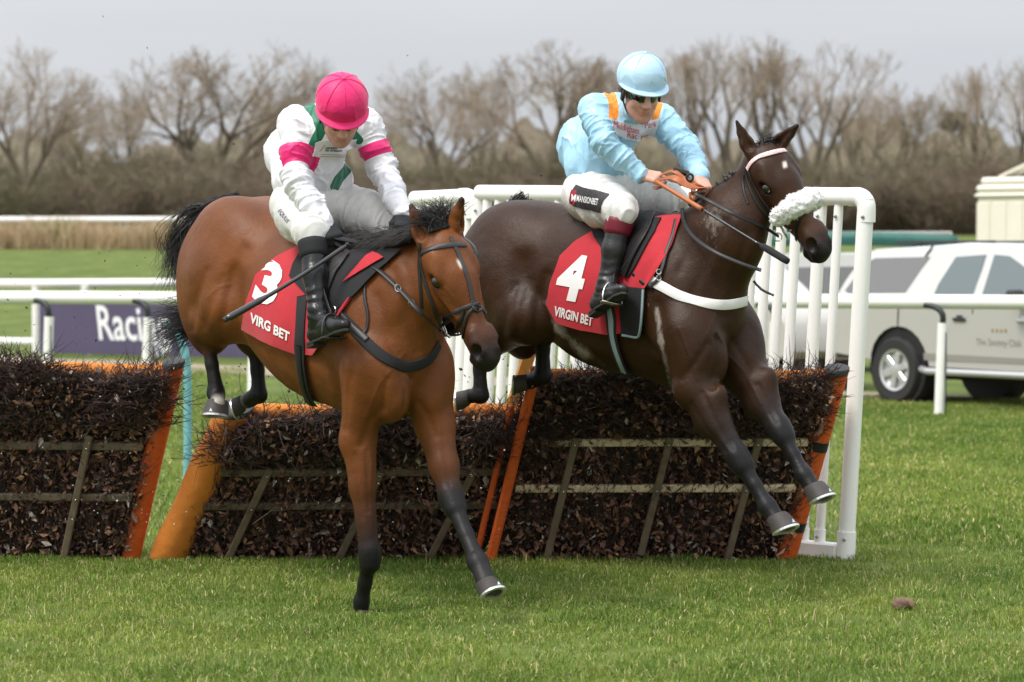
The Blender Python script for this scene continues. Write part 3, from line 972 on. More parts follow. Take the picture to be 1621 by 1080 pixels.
def build_hurdles():
    wd1, wd2 = m_wood, mat('shaded_rail_wood', (.15, .115, .075), .85, var=.3, vscale=14, stretch=(.15, 1, 1))  # left and middle rails: their shade is put into a darker wood colour
    g = lambda px, d: PG(px, d)
    build_hurdle('brush hurdle at far left with a narrow orange end post and rubber cap', g(-300, 15.9), g(206, 15.72), (.285, -.34, 1.10), (None, 'post'), ((.60, wd2), (.34, wd2)), ((.22, .02, .62), (.80, .02, .66)), 3, wide=(.07, .060))
    build_hurdle('middle brush hurdle with a fat leaning orange padded post, behind the bay horse', g(262, 15.72), g(775, 15.80), (.42, -.40, .86), ('pad', None), ((.62, wd2), (.40, wd2)), ((.18, .02, .66), (.52, .02, .64), (.80, .02, .64)), 4, wide=(.098, .06))
    build_hurdle('right brush hurdle under the dark horse with pale wooden rails and orange posts', g(772, 15.66), g(1243, 15.70), (.245, -.32, 1.065), ('board', 'post'), ((.645, wd1), (.405, wd1)), ((.19, .0, .68), (.50, .06, .68), (.795, .02, .68)), 5, bands=True, wide=(.055, .066))
    # split orange post of the wing side standing behind the gap
    mb = MB(); p, q = P(812, 640, 16.4), P(842, 548, 16.2); ax = tri_axes(q - p, np.array([0, -1, .2]))
    mb.box((p + q) / 2, (np.linalg.norm(q - p) + .5, .075, .05), ax, .012)
    o = mb.build('orange_marker_board', mat('faded_orange_paint', (.62, .26, .06), .7, var=.2, vscale=10), None)
    tag(o, 'faded orange leaning board behind the hurdle join, beside the dark horse hind hoof', 'board')
build_ground()
if 'grass' not in SKIP: build_grass()
build_rails(); build_wing()
if 'hurdle' not in SKIP: build_hurdles()
# ================================================================== trees and far country
m_bark = mat('grey_bark', (.16, .13, .095), .9, var=.25, vscale=2)
m_twigs = mat('bare_twigs', (.33, .26, .19), .9, var=.2, vscale=.5)
m_twigs2 = mat('scrub_twigs', (.20, .15, .105), .9, var=.3, vscale=.35)
m_twigs3 = mat('olive_scrub_twigs', (.185, .16, .095), .9, var=.3, vscale=.35)
def seg_mesh(segs, sides=3):
    """segs: list (a, b, ra, rb) -> V, F"""
    a = np.array([s[0] for s in segs]); b = np.array([s[1] for s in segs]); ra = np.array([s[2] for s in segs])[:, None]; rb = np.array([s[3] for s in segs])[:, None]
    t = b - a; t /= np.linalg.norm(t, axis=1, keepdims=True) + 1e-9
    n = np.cross(t, [.31, .52, .79]); n /= np.linalg.norm(n, axis=1, keepdims=True) + 1e-9; m = np.cross(t, n)
    V = []
    for (c, r_) in ((a, ra), (b, rb)):
        for k in range(sides):
            an = 2 * math.pi * k / sides; V.append(c + r_ * (n * math.cos(an) + m * math.sin(an)))
    V = np.stack(V, 1).reshape(-1, 3); i = np.arange(len(segs))[:, None] * 2 * sides
    F = np.concatenate([i + np.array([[k, (k + 1) % sides, sides + (k + 1) % sides, sides + k]]) for k in range(sides)])
    return V, F
def grow_tree(seed, h, spread, trunk_frac=.25, up=.35, droop=0.0, forks=3, dens=1.0, lean=0.0):
    rs = np.random.RandomState(seed); big, fine = [], []
    def branch(p, d, ln, r_, lev):
        n = 3 if lev < 2 else 2
        for i in range(n):
            d = nrm(d + rs.normal(size=3) * (.13 if lev < 2 else .22) + np.array([0, 0, up * .22 - droop * .1 * lev]))
            q = p + d * ln / n; r2 = r_ * .82
            (big if lev < 2 else fine).append((p, q, r_, r2)); p, r_ = q, r2
            if lev < 4 and (i > 0 or lev > 0):
                for _ in range(int((1.0 if lev < 2 else 1.35) * dens + rs.rand())):
                    sd = nrm(np.cross(d, rs.normal(size=3))); dd = nrm(d * .75 + sd * spread * (.7 + .5 * rs.rand()))
                    branch(q, dd, ln * (.55 + .2 * rs.rand()), r_ * .62, lev + 1)
        if lev < 4:
            for _ in range(2):
                sd = nrm(np.cross(d, rs.normal(size=3))); branch(p, nrm(d + sd * spread * .55), ln * .62, r_ * .7, lev + 1)
    base = np.zeros(3); r0 = h * .030; th = h * trunk_frac
    tp = np.array([lean * th, 0, th]); big.append((base - [0, 0, .3], tp * .5 + rs.normal(size=3) * .05, r0 * 1.15, r0)); big.append((big[-1][1], tp, r0, r0 * .9))
    for k in range(forks):
        a = 2 * math.pi * (k + rs.rand() * .6) / forks; d = nrm(np.array([math.cos(a) * spread, math.sin(a) * spread, 1.0]))
        branch(tp, d, h * .30, r0 * .62, 0)
    branch(tp, nrm(np.array([lean, 0, 1.0])), h * .32, r0 * .7, 0)
    return big, fine
def fit(V, h): return V
TREES = []
def proto_tree(seed, **k):
    big, fine = grow_tree(seed, 10.0, **k)
    Vb, Fb = seg_mesh(big, 6); Vf, Ff = seg_mesh([(a, b, max(r1, .011), max(r2, .008)) for a, b, r1, r2 in fine])
    z = np.concatenate([Vb, Vf])[:, 2].max(); s = 10.0 / z
    return Vb * s, Fb, Vf * s, Ff
def place_tree(o, px, ytop, d, wscale=1.0, rz=0.0):
    b = PG(px, d); zt = CAMH + (HZ - ytop) * d / FPX; h = zt - b[2]
    o.location = tuple(b - [0, 0, .05]); o.scale = (h / 10 * wscale * 1.2, h / 10 * wscale * 1.2, h / 10); o.rotation_euler = (0, 0, rz)
def build_trees():
    kinds = [dict(seed=2, spread=.62, trunk_frac=.22, up=.30, forks=4, dens=1.0), dict(seed=9, spread=.75, trunk_frac=.10, up=.25, forks=4, dens=1.05), dict(seed=14, spread=.55, trunk_frac=.16, up=.55, forks=3, dens=.9),
             dict(seed=21, spread=.70, trunk_frac=.20, up=.35, forks=4, dens=1.0), dict(seed=33, spread=.42, trunk_frac=.14, up=.75, forks=3, dens=.62), dict(seed=40, spread=.44, trunk_frac=.18, up=.70, forks=3, dens=.62)]
    protos = []
    for k in kinds:
        Vb, Fb, Vf, Ff = proto_tree(**k)
        t = empty('bare_tree'); mesh_np('trunk', Vb, Fb, m_bark, True, None, t); c = mesh_np('crown', Vf, Ff, m_twigs, True, None, t); c['kind'] = 'stuff'
        protos.append([t, False])
    # kind, px, top y, distance, width, turn, label
    spec = [(0, 40, 52, 140, .78, .4, 'tall bare tree with a pointed crown at the left edge'),
            (1, 330, 62, 150, 1.1, 1.0, 'broad bare tree with a domed crown behind the rider in white'),
            (2, 205, 122, 155, .60, 2.0, 'slim bare tree just left of the domed tree'),
            (3, 120, 150, 160, .9, 3.0, 'low bare tree with a thin spreading crown near the left edge'),
            (0, 700, 88, 145, .85, 2.2, 'gnarled bare tree with a dark forked trunk, midway between the two riders'),
            (2, 765, 96, 158, .60, 1.2, 'thin bare tree immediately right of the gnarled one between the riders'),
            (3, 868, 62, 150, 1.0, 1.4, 'wide bare tree whose many forks rise left of the rider in blue'),
            (2, 985, 84, 155, .70, .2, 'bare tree hidden in part by the pale blue cap'),
            (4, 1092, 60, 150, .85, 2.6, 'bare upright tree right of the pale blue cap'),
            (5, 1152, 52, 148, .95, 1.9, 'bare upright tree above the left ear of the dark horse'),
            (4, 1222, 50, 152, 1.0, .8, 'tallest bare tree rising behind the dark horse head'),
            (5, 1288, 62, 150, 1.0, 3.3, 'bare tree with a crown swept to the right beyond the dark horse ears'),
            (2, 1352, 122, 160, .75, 2.9, 'shorter bare tree on the falling edge of the tall clump'),
            (3, 1425, 128, 158, .8, .9, 'low rounded bare tree in the gap at right'),
            (4, 1545, 92, 165, .8, 1.6, 'pale bare tree above the cream cabin'),
            (5, 1612, 88, 160, .9, 2.4, 'pale bare tree at the right edge'),
            (2, 590, 170, 165, .9, .7, 'small bare tree behind the arm of the rider in white'),
            (3, 455, 150, 170, .8, 2.1, 'small bare tree behind the white jacket')]
    for (k, px, yt, d, wsc, rz, lab) in spec:
        t, used = protos[k]
        if used: t = copy_tree(t)
        protos[k][1] = True
        place_tree(t, px, yt, d, wsc, rz); tag(t, lab, 'tree', 'bare winter trees beyond the course')
    # scrub and hedgerow
    rs = np.random.RandomState(8); sp = []
    for v in range(4):
        segs = []
        for i in range(70):
            a = rs.rand() * 6.28; rr = rs.rand() ** .5 * 1.7; p = np.array([math.cos(a) * rr, math.sin(a) * rr * .6, 0.0]); d = nrm(np.array([math.cos(a) * .35, math.sin(a) * .3, 1.0]) + rs.normal(size=3) * .15)
            ln = (4.2 + 1.2 * rs.rand()) * (1 - .28 * (rr / 1.7) ** 2); n = 5
            for j in range(n):
                q = p + d * ln / n; segs.append((p, q, .030 - .004 * j, .026 - .004 * j)); 
                for _ in range(5):
                    e = nrm(d * .6 + rs.normal(size=3) * .55); l2 = .5 + .5 * rs.rand(); m = p + (q - p) * rs.rand(); segs.append((m, m + e * l2, .016, .009))
                    for _ in range(2):
                        e2 = nrm(e + rs.normal(size=3) * .5); m2 = m + e * l2 * (.4 + .6 * rs.rand()); segs.append((m2, m2 + e2 * (.3 + .3 * rs.rand()), .011, .006))
                p = q; d = nrm(d + rs.normal(size=3) * .16)
        V, F = seg_mesh(segs); s = 5.0 / V[:, 2].max(); sp.append((V * s, F))
    protos2 = [[None, None, None] for _ in sp]
    i = 0
    labs = {}
    for row, (d, y0) in enumerate(((126, 246), (140, 222))):
        px = -420.0
        while px < 2100:
            v = rs.randint(4); mi = rs.randint(2)
            yt = y0 + 18 * math.sin(px * .011 + row) + rs.normal() * 10
            if 430 < px < 1050: yt += 10
            key = (v, mi)
            me = labs.get(key)
            if me is None:
                o = mesh_np('scrub_bush', *sp[v], (m_twigs2, m_twigs3)[mi], True); labs[key] = o.data
            else:
                o = bpy.data.objects.new('scrub_bush', me); COL.objects.link(o)
            place_tree(o, px, yt, d + rs.rand() * 6, 1.25 + .3 * rs.rand(), rs.rand() * 6.28)
            b = o.scale; o.scale = (b[0] * 2.0, b[1] * 2.0, b[2] * 2.0)
            tag(o, 'brown leafless scrub in the thicket below the bare trees', 'shrub', 'leafless scrub along the far edge of the course')
            px += 62 + 30 * rs.rand()
    # the wood behind reads as one mass
    nx, nz_ = 300, 14; V = []
    for j in range(nz_):
        for i in range(nx):
            x = -60 + 120 * i / (nx - 1); t = j / (nz_ - 1)
            top = 6.0 + .9 * math.sin(x * .31) + .7 * math.sin(x * .83 + 1) + .5 * math.sin(x * 2.3) + .6 * rs.rand()
            V.append((x + rs.normal() * .1, 178 + 9 * t * t + 1.2 * math.sin(x * .9 + 3 * t) + rs.rand() * .8, float(gz(x, 178)) - .3 + top * math.sin(t * math.pi / 2)))
    i_ = np.arange((nz_ - 1) * nx).reshape(-1, nx)[:, :-1].ravel()
    F = np.stack([i_, i_ + 1, i_ + nx + 1, i_ + nx], 1)
    Vb = np.array(V); back = Vb[-nx:].copy(); back[:, 1] += 14; back[:, 2] = gz(back[:, 0], back[:, 1]) - .3
    V2 = np.concatenate([Vb, back]); k = (nz_ - 1) * nx + np.arange(nx - 1)
    F = np.concatenate([F, np.stack([k, k + 1, k + nx + 1, k + nx], 1)])
    o = mesh_np('far_wood', V2, F, mat('far_wood', (.165, .13, .09), .95, var=.4, vscale=.6, col2=(.13, .115, .07), bump=.3, bscale=2.0, stretch=(1, 1, .25)), True); tag(o, kind='stuff')
    # hills
    nx = 120; V = []
    for j in range(8):
        for i in range(nx):
            x = -260 + 520 * i / (nx - 1); t = j / 7; z = 24 + 5 * math.sin(x * .021 + .6) + 3 * math.sin(x * .06) + 1.5 * math.sin(x * .19)
            V.append((x, 620 + 160 * t, 2 + z * math.sin(t * math.pi / 2)))
    i_ = np.arange(7 * nx).reshape(-1, nx)[:, :-1].ravel(); F = np.stack([i_, i_ + 1, i_ + nx + 1, i_ + nx], 1)
    o = mesh_np('hills', np.array(V), F, mat('far_hill', (.22, .24, .26), 1.0, var=.12, vscale=.05), True); tag(o, kind='structure')
    # dark evergreen far right
    S = []; r3 = np.random.RandomState(2); c0 = PG(1512, 230.); zt = CAMH + (HZ - 180) * 230 / FPX
    V = []; n = 1500
    tt = r3.rand(n); a = r3.rand(n) * 6.28; rad = 2.1 * np.sqrt(np.clip(1 - (tt * 1.15 - .2) ** 2, 0, 1)) * (.6 + .4 * r3.rand(n))
    c = np.stack([c0[0] + rad * np.cos(a), c0[1] + rad * np.sin(a), c0[2] + 2 + tt * (zt - c0[2] - 2)], 1)
    A_ = r3.normal(size=(n, 3)); A_ /= np.linalg.norm(A_, axis=1, keepdims=True); B_ = np.cross(A_, r3.normal(size=(n, 3))); B_ /= np.linalg.norm(B_, axis=1, keepdims=True)
    V = np.stack([c - A_ * .3, c - B_ * .25, c + A_ * .3, c + B_ * .25], 1).reshape(-1, 3)
    t = empty('evergreen_tree', c0); tag(t, 'dark rounded evergreen on the skyline above the cream cabin', 'tree')
    mesh_np('crown', V, np.arange(4 * n).reshape(-1, 4), mat('evergreen', (.035, .05, .045), .8, var=.3, vscale=.6), False, None, t)['kind'] = 'stuff'
    mb = MB(); mb.tube([c0 - [0, 0, .3], c0 + [0, 0, (zt - c0[2]) * .8]], [.25, .08], 8); mb.build('trunk', m_bark, t, True)

# ================================================================== vehicles and cabin
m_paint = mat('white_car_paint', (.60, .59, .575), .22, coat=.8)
m_paint2 = mat('shaded_white_paint', (.43, .415, .385), .3, coat=.6)  # white paint darkened, the shading of the pickup's lower body put into the colour
m_glass = mat('tinted_window', (.16, .155, .155), .06, spec=.8, coat=.5)
m_glass2 = mat('pale_window', (.12, .15, .155), .06, spec=.9, coat=.8)
m_rub = mat('tyre_rubber', (.022, .021, .020), .8, bump=.004, bscale=30)
m_alloy = mat('alloy_rim', (.60, .60, .60), .35, metal=.6)
m_black = mat('black_plastic', (.014, .014, .015), .5)
def wheel(parent, c, side, rad=.375, wdt=.25):
    c = np.array(c, float); ax = np.array([[1, 0, 0], [0, 0, 1], [0, side, 0]], float)
    mb = MB(); mb.lathe([(rad * .62, -wdt / 2), (rad * .9, -wdt / 2), (rad, -wdt * .32), (rad, wdt * .32), (rad * .92, wdt / 2), (rad * .64, wdt / 2 - .005), (rad * .61, wdt * .10)], c, ax, 32)
    w_ = empty('wheel', c); w_.parent = parent
    def b(nm, mb_, m_, sm=True):
        o = mb_.build(nm, m_, None, sm, split=35); me = o.data
        me.transform(Matrix.Translation(-Vector(c))); o.parent = w_; return o
    b('tyre', mb, m_rub)
    mb = MB(); mb.lathe([(rad * .60, wdt * .30), (rad * .635, wdt / 2), (rad * .56, wdt / 2 - .01), (rad * .54, wdt * .14), (.01, wdt * .13)], c, ax, 32)
    b('rim', mb, m_alloy)
    mb = MB()
    for k in range(6):
        a = k * math.pi / 3 + .3; d = np.array([math.cos(a), 0, math.sin(a)]); t = np.array([-math.sin(a), 0, math.cos(a)])
        mb.box(c + d * rad * .30 + ax[2] * wdt * .40, (rad * .50, .085, .03), (d, t, ax[2]), .012)
    mb.lathe([(.075, wdt * .36), (.075, wdt * .47), (.03, wdt * .49)], c, ax, 16)
    b('spokes', mb, m_alloy, False)
def loft(poly, ywid, name, m_, parent, smooth=False, bev=.05):
    """closed side outline (x,z) extruded to y = +-ywid(z) with a chamfered edge"""
    q = np.array(poly, float); n = len(q); cen = q.mean(0)
    V = []; rings = []
    for (s, inset) in ((-1, bev), (-1, 0), (1, 0), (1, bev)):
        for (x, z) in q:
            y = ywid(z); dx, dz = 0, 0
            if inset: dv = nrm(np.array([cen[0] - x, cen[1] - z])); dx, dz = dv * bev * .8
            yy = y if inset else y - bev * .9
            V.append((x + dx, s * yy, z + dz))
    F = []
    for k in range(3):
        for i in range(n): F.append((k * n + i, k * n + (i + 1) % n, (k + 1) * n + (i + 1) % n, (k + 1) * n + i))
    F.append(tuple(range(n))); F.append(tuple(3 * n + i for i in range(n))[::-1])
    mb = MB(); mb.add(V, F)
    me_o = mb.build(name, m_, None, smooth, split=40 if smooth else None); me_o.parent = parent
    bm = bmesh.new(); bm.from_mesh(me_o.data); bmesh.ops.recalc_face_normals(bm, faces=bm.faces[:]); bm.to_mesh(me_o.data); bm.free()
    return me_o
def side_panel(poly, ywid, side, name, m_, parent, off=.004, th=.012):
    V = []; n = len(poly)
    for o in (off, off - th):
        for (x, z) in poly: V.append((x, side * (ywid(z) + o), z))
    F = [tuple(range(n)), tuple(range(2 * n - 1, n - 1, -1))] + [(i, (i + 1) % n, n + (i + 1) % n, n + i) for i in range(n)]
    mb = MB(); mb.add(V, F); o = mb.build(name, m_, None); o.parent = parent; return o
def arc(cx, cz, r_, a0, a1, n): return [(cx + r_ * math.cos(R(a0 + (a1 - a0) * i / n)), cz + r_ * math.sin(R(a0 + (a1 - a0) * i / n))) for i in range(n + 1)]
def build_pickup(loc, rz, label, lettering=True):
    t = empty('pickup_truck', loc, rz); tag(t, label, 'pickup truck')
    yw = lambda z: .90 - max(0, z - 1.06) * .30 - max(0, .62 - z) * .12
    low = [(-1.15, .55), (-1.18, .75), (-1.15, 1.12), (.62, 1.14), (1.6, 1.14), (2.55, 1.13), (3.4, 1.06), (3.92, .96), (4.05, .82), (4.08, .50), (3.9, .40)] + [(3.0 + .47, .40)] + arc(3.0, .40, .47, 8, 172, 12) + [(3.0 - .47, .40), (.47, .42)] + arc(0, .40, .48, 4, 176, 12) + [(-.48, .48)]
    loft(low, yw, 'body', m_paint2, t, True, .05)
    up = [(-1.12, 1.12), (-.98, 1.40), (-.76, 1.70), (-.6, 1.75), (.4, 1.79), (.9, 1.82), (1.6, 1.80), (1.95, 1.68), (2.62, 1.12)]
    loft(up, yw, 'cab', m_paint, t, True, .06)
    for s in (-1, 1):
        side_panel([(-.92, 1.27), (-.66, 1.60), (-.52, 1.645), (.36, 1.66), (.10, 1.25), (-.86, 1.235)], yw, s, 'canopy_window', m_glass, t)
        side_panel([(.56, 1.23), (.60, 1.36), (.78, 1.66), (1.24, 1.685), (1.17, 1.14), (.80, 1.155)], yw, s, 'rear_window', m_glass2, t)
        side_panel([(1.30, 1.14), (1.37, 1.685), (1.60, 1.67), (1.85, 1.56), (2.06, 1.36), (2.18, 1.15)], yw, s, 'front_window', m_glass2, t)
        side_panel([(.36, 1.80), (.39, 1.80), (-.01, 1.17), (-.04, 1.17)], yw, s, 'canopy_seam', m_black, t, .002, .008)
        side_panel([(-1.12, 1.155), (-.02, 1.17), (-.02, 1.158), (-1.12, 1.143)], yw, s, 'canopy_seam', m_black, t, .003, .008)
        side_panel([(.02, 1.10), (.032, 1.10), (.032, .85), (.20, .62), (.45, .50), (.43, .50), (.18, .62), (.02, .85)], yw, s, 'door_seam', m_black, t, .002, .008)
        side_panel([(1.20, 1.12), (1.21, 1.12), (1.18, .50), (1.17, .50)], yw, s, 'door_seam', m_black, t, .002, .008)
        side_panel([(.45, .50), (2.45, .50), (2.45, .56), (.45, .58)], yw, s, 'sill', mat('sill_grey', (.30, .28, .25), .5), t, .004, .02)
        mb = MB(); mb.tube([(.45, s * .93, .40), (.6, s * .97, .38), (2.3, s * .97, .38), (2.45, s * .93, .40)], .04, 10); o = mb.build('side_step', m_alloy, None, True); o.parent = t
        for hx in (1.02, 2.0):
            mb = MB(); mb.box((hx, s * .912, .97), (.20, .03, .035), None, .012); mb.box((hx, s * .905, .985), (.09, .02, .06), None, .008); o = mb.build('door_handle', m_alloy if hx > 1.5 else m_black, None); o.parent = t
        mb = MB(); mb.box((1.98, s * 1.02, 1.22), (.12, .22, .17), None, .03); o = mb.build('mirror', m_black, None); o.parent = t
        for x in (0, 3.0):
            wheel(t, (x, s * .80, .375), s)
            mb = MB(); mb.lathe([(.46, -.30), (.46, .02)], (x, s * .84, .42), np.array([[1, 0, 0], [0, 0, 1], [0, s, 0]], float), 28); o = mb.build('wheel_arch', m_black, None, True, split=40); o.parent = t
        mb = MB(); mb.box((.3, s * .42, 1.83), (1.6, .03, .03), None, .01); o = mb.build('roof_bar', m_black, None); o.parent = t
    mb = MB(); mb.box((1.4, 0, .36), (4.6, 1.0, .18), None, .04); o = mb.build('chassis', m_black, None); o.parent = t
    mb = MB(); mb.box((-1.22, 0, .52), (.16, 1.6, .14), None, .03); o = mb.build('bumper', m_alloy, None); o.parent = t
    mb = MB(); mb.box((-1.19, .7, .95), (.05, .14, .30), None, .02); o = mb.build('tail_lamp', mat('red_lens', (.35, .01, .01), .2), None); o.parent = t
    mb = MB(); mb.box((-1.19, -.7, .95), (.05, .14, .30), None, .02); o = mb.build('tail_lamp', MATS['red_lens'], None); o.parent = t
    if lettering:
        def put(txt, x, z, sz, m_, nm, bold=0.0):
            V, F = text_arrays(txt, sz, bold, 'CENTER')
            W_ = np.stack([x + V[:, 0], -np.array([yw(z + v) for v in V[:, 1]]) - .006, z + V[:, 1]], 1)
            o = mesh_np(nm, W_, F, m_, False); o.parent = t
        put('The Society Club', 1.62, .70, .098, mat('grey_letter', (.30, .27, .24), .6), 'lettering')
        for k in range(4):
            mb = MB(); a = [(.022 * (1 if i % 2 == 0 else .45) * math.sin(i * math.pi / 5), .022 * (1 if i % 2 == 0 else .45) * math.cos(i * math.pi / 5)) for i in range(10)]
            mb.prism(a, (1, 0, 0), (0, 0, 1), (0, -1, 0), (1.53 + .065 * k, -.906, .86), .006); o = mb.build('star', mat('gold_print', (.40, .25, .08), .5), None); o.parent = t
    return t
def build_vehicles():
    hd = math.atan2(-.81, .58)
    build_pickup(((1435 - CX) / 139.0 + .60, 32.4 + .42, 0), hd, 'white pickup truck with a canopy and silver wheels parked beside the rail')
    b = PG(1244, 36.0); f = np.array([.58, -.81, 0])
    build_pickup(tuple(b - 3.0 * f), hd, 'white vehicle half hidden behind the pickets of the wing fence', False)
    # van with a green roof load
    t = empty('white_van', PG(1440, 41.5), hd + .75); tag(t, 'white van with a rolled green cover on its roof, behind the pickup', 'van')
    yw = lambda z: .88 - max(0, z - 1.0) * .12
    loft([(-2.2, .45), (-2.25, 1.0), (-2.15, 1.70), (1.0, 1.74), (1.9, 1.1), (2.5, .95), (2.55, .45)], yw, 'body', m_paint, t, True, .06)
    for s in (-1, 1):
        side_panel([(-1.9, 1.1), (-1.85, 1.5), (-.5, 1.52), (-.5, 1.1)], yw, s, 'side_window', m_glass, t); side_panel([(-.2, 1.1), (-.2, 1.52), (.95, 1.54), (1.5, 1.12)], yw, s, 'side_window', m_glass, t)
        for x in (-1.4, 1.6): wheel(t, (x, s * .76, .33), s, .33, .2)
    m_gr = mat('green_cover', (.02, .115, .09), .5, var=.2, vscale=6)
    mb = MB(); mb.tube(catmull([(-2.3, -.4, 1.90), (-1, -.42, 1.92), (.0, -.4, 1.90), (.7, -.35, 1.86)], .2), [.10] * len(catmull([(-2.3, -.4, 1.90), (-1, -.42, 1.92), (.0, -.4, 1.90), (.7, -.35, 1.86)], .2)), 10); o = mb.build('green_cover', m_gr, None, True); o.parent = t
    mb = MB(); mb.box((-.8, .0, 2.0), (2.8, .5, .05), None, .01); o = mb.build('roof_board', m_paint2, None); o.parent = t
    for x in (-1.6, .2, 1.0):
        mb = MB(); mb.box((x, 0, 1.80), (.06, 1.3, .12), None, .01); o = mb.build('roof_bar', m_black, None); o.parent = t
    # cream cabin
    m_cr = mat('cream_panel', (.78, .735, .62), .55, var=.04, vscale=2); m_cr2 = mat('cream_trim', (.74, .70, .60), .55)
    c = PG(1640, 50.0); t = empty('cabin', c, R(-38)); tag(t, 'cream panelled cabin with a rounded cornice and a raised roof flap, right edge', 'cabin')
    mb = MB(); mb.box((0, 0, 1.45), (1.5, 1.5, 2.9), None, .02); o = mb.build('walls', m_cr, None); o.parent = t
    for z, w_, h_ in ((2.72, 1.62, .07), (2.84, 1.58, .13), (2.97, 1.46, .14)):
        mb = MB(); mb.box((0, 0, z), (w_, w_, h_), None, .05); o = mb.build('cornice', m_cr2, None); o.parent = t
    for k in range(-2, 3):
        for s, ax in ((1, 'x'), (1, 'y')):
            mb = MB(); p = (.756 * -1, k * .32, 1.35) if ax == 'x' else (k * .32, -.756, 1.35); sz = (.02, .26, 2.5) if ax == 'x' else (.26, .02, 2.5)
            mb.box(p, sz, None, .008); o = mb.build('panel', m_cr, None); o.parent = t
    mb = MB(); mb.box((-.25, -.2, 3.16), (.55, .5, .04), tri_axes(np.array([.9, .0, .38]), np.array([-.3, 0, .9])), .01); o = mb.build('roof_flap', m_cr2, None); o.parent = t
if 'far' not in SKIP:
    build_trees(); build_vehicles()
# ================================================================== horses
class Frame:
    """upright plane through a horse: t forward, off to its right, z up"""
    def __init__(s, px, py, d, ang):
        a = R(ang)
        s.O = P(px, py, d)
        s.f = np.array([math.cos(a), -math.sin(a), 0]); s.r = np.array([-math.sin(a), -math.cos(a), 0]); s.u = np.array([0, 0, 1.0])
    def L(s, t, off, z):
        return np.array([s.O[0], s.O[1], 0]) + t * s.f + off * s.r + np.array([0, 0, z])
    def M(s, px, py, off=0.0):
        d = ray(px, py)
        k = ((s.O + off * s.r - CAM) @ s.r) / (d @ s.r)
        return CAM + k * d
    def ax(s, pitch=0.0, yaw=0.0):
        """axes rows: forward, right, up with the nose pitched up by pitch degrees, yawed to the right"""
        y = R(yaw); f = s.f * math.cos(y) + s.r * math.sin(y); r = s.r * math.cos(y) - s.f * math.sin(y)
        p = R(pitch)
        return np.array([f * math.cos(p) + s.u * math.sin(p), r, s.u * math.cos(p) - f * math.sin(p)])

m_tack = mat('black_leather', (0.009, 0.008, 0.008), 0.45, bump=0.0006, bscale=500)
m_tack2 = mat('worn_grey_leather', (0.028, 0.027, 0.027), 0.45, bump=0.0006, bscale=500)
m_web = mat('black_webbing', (0.014, 0.014, 0.016), 0.8)
m_steel = mat('steel', (0.62, 0.62, 0.6), 0.25, metal=1.0)
m_eye = mat('dark_eye', (0.008, 0.005, 0.004), 0.04, coat=1.0)
m_hair = mat('black_hair', (0.012, 0.010, 0.009), 0.5)
m_red = mat('red_cloth', (0.47, 0.006, 0.018), 0.75, var=0.10, vscale=14, bump=0.0012, bscale=30, sheen=0.2)
m_print = mat('white_print', (0.82, 0.8, 0.78), 0.7)
m_pad = mat('black_pad', (0.012, 0.012, 0.014), 0.85, bump=0.001, bscale=260)
m_bind = mat('grey_teal_binding', (0.28, 0.36, 0.38), 0.7)

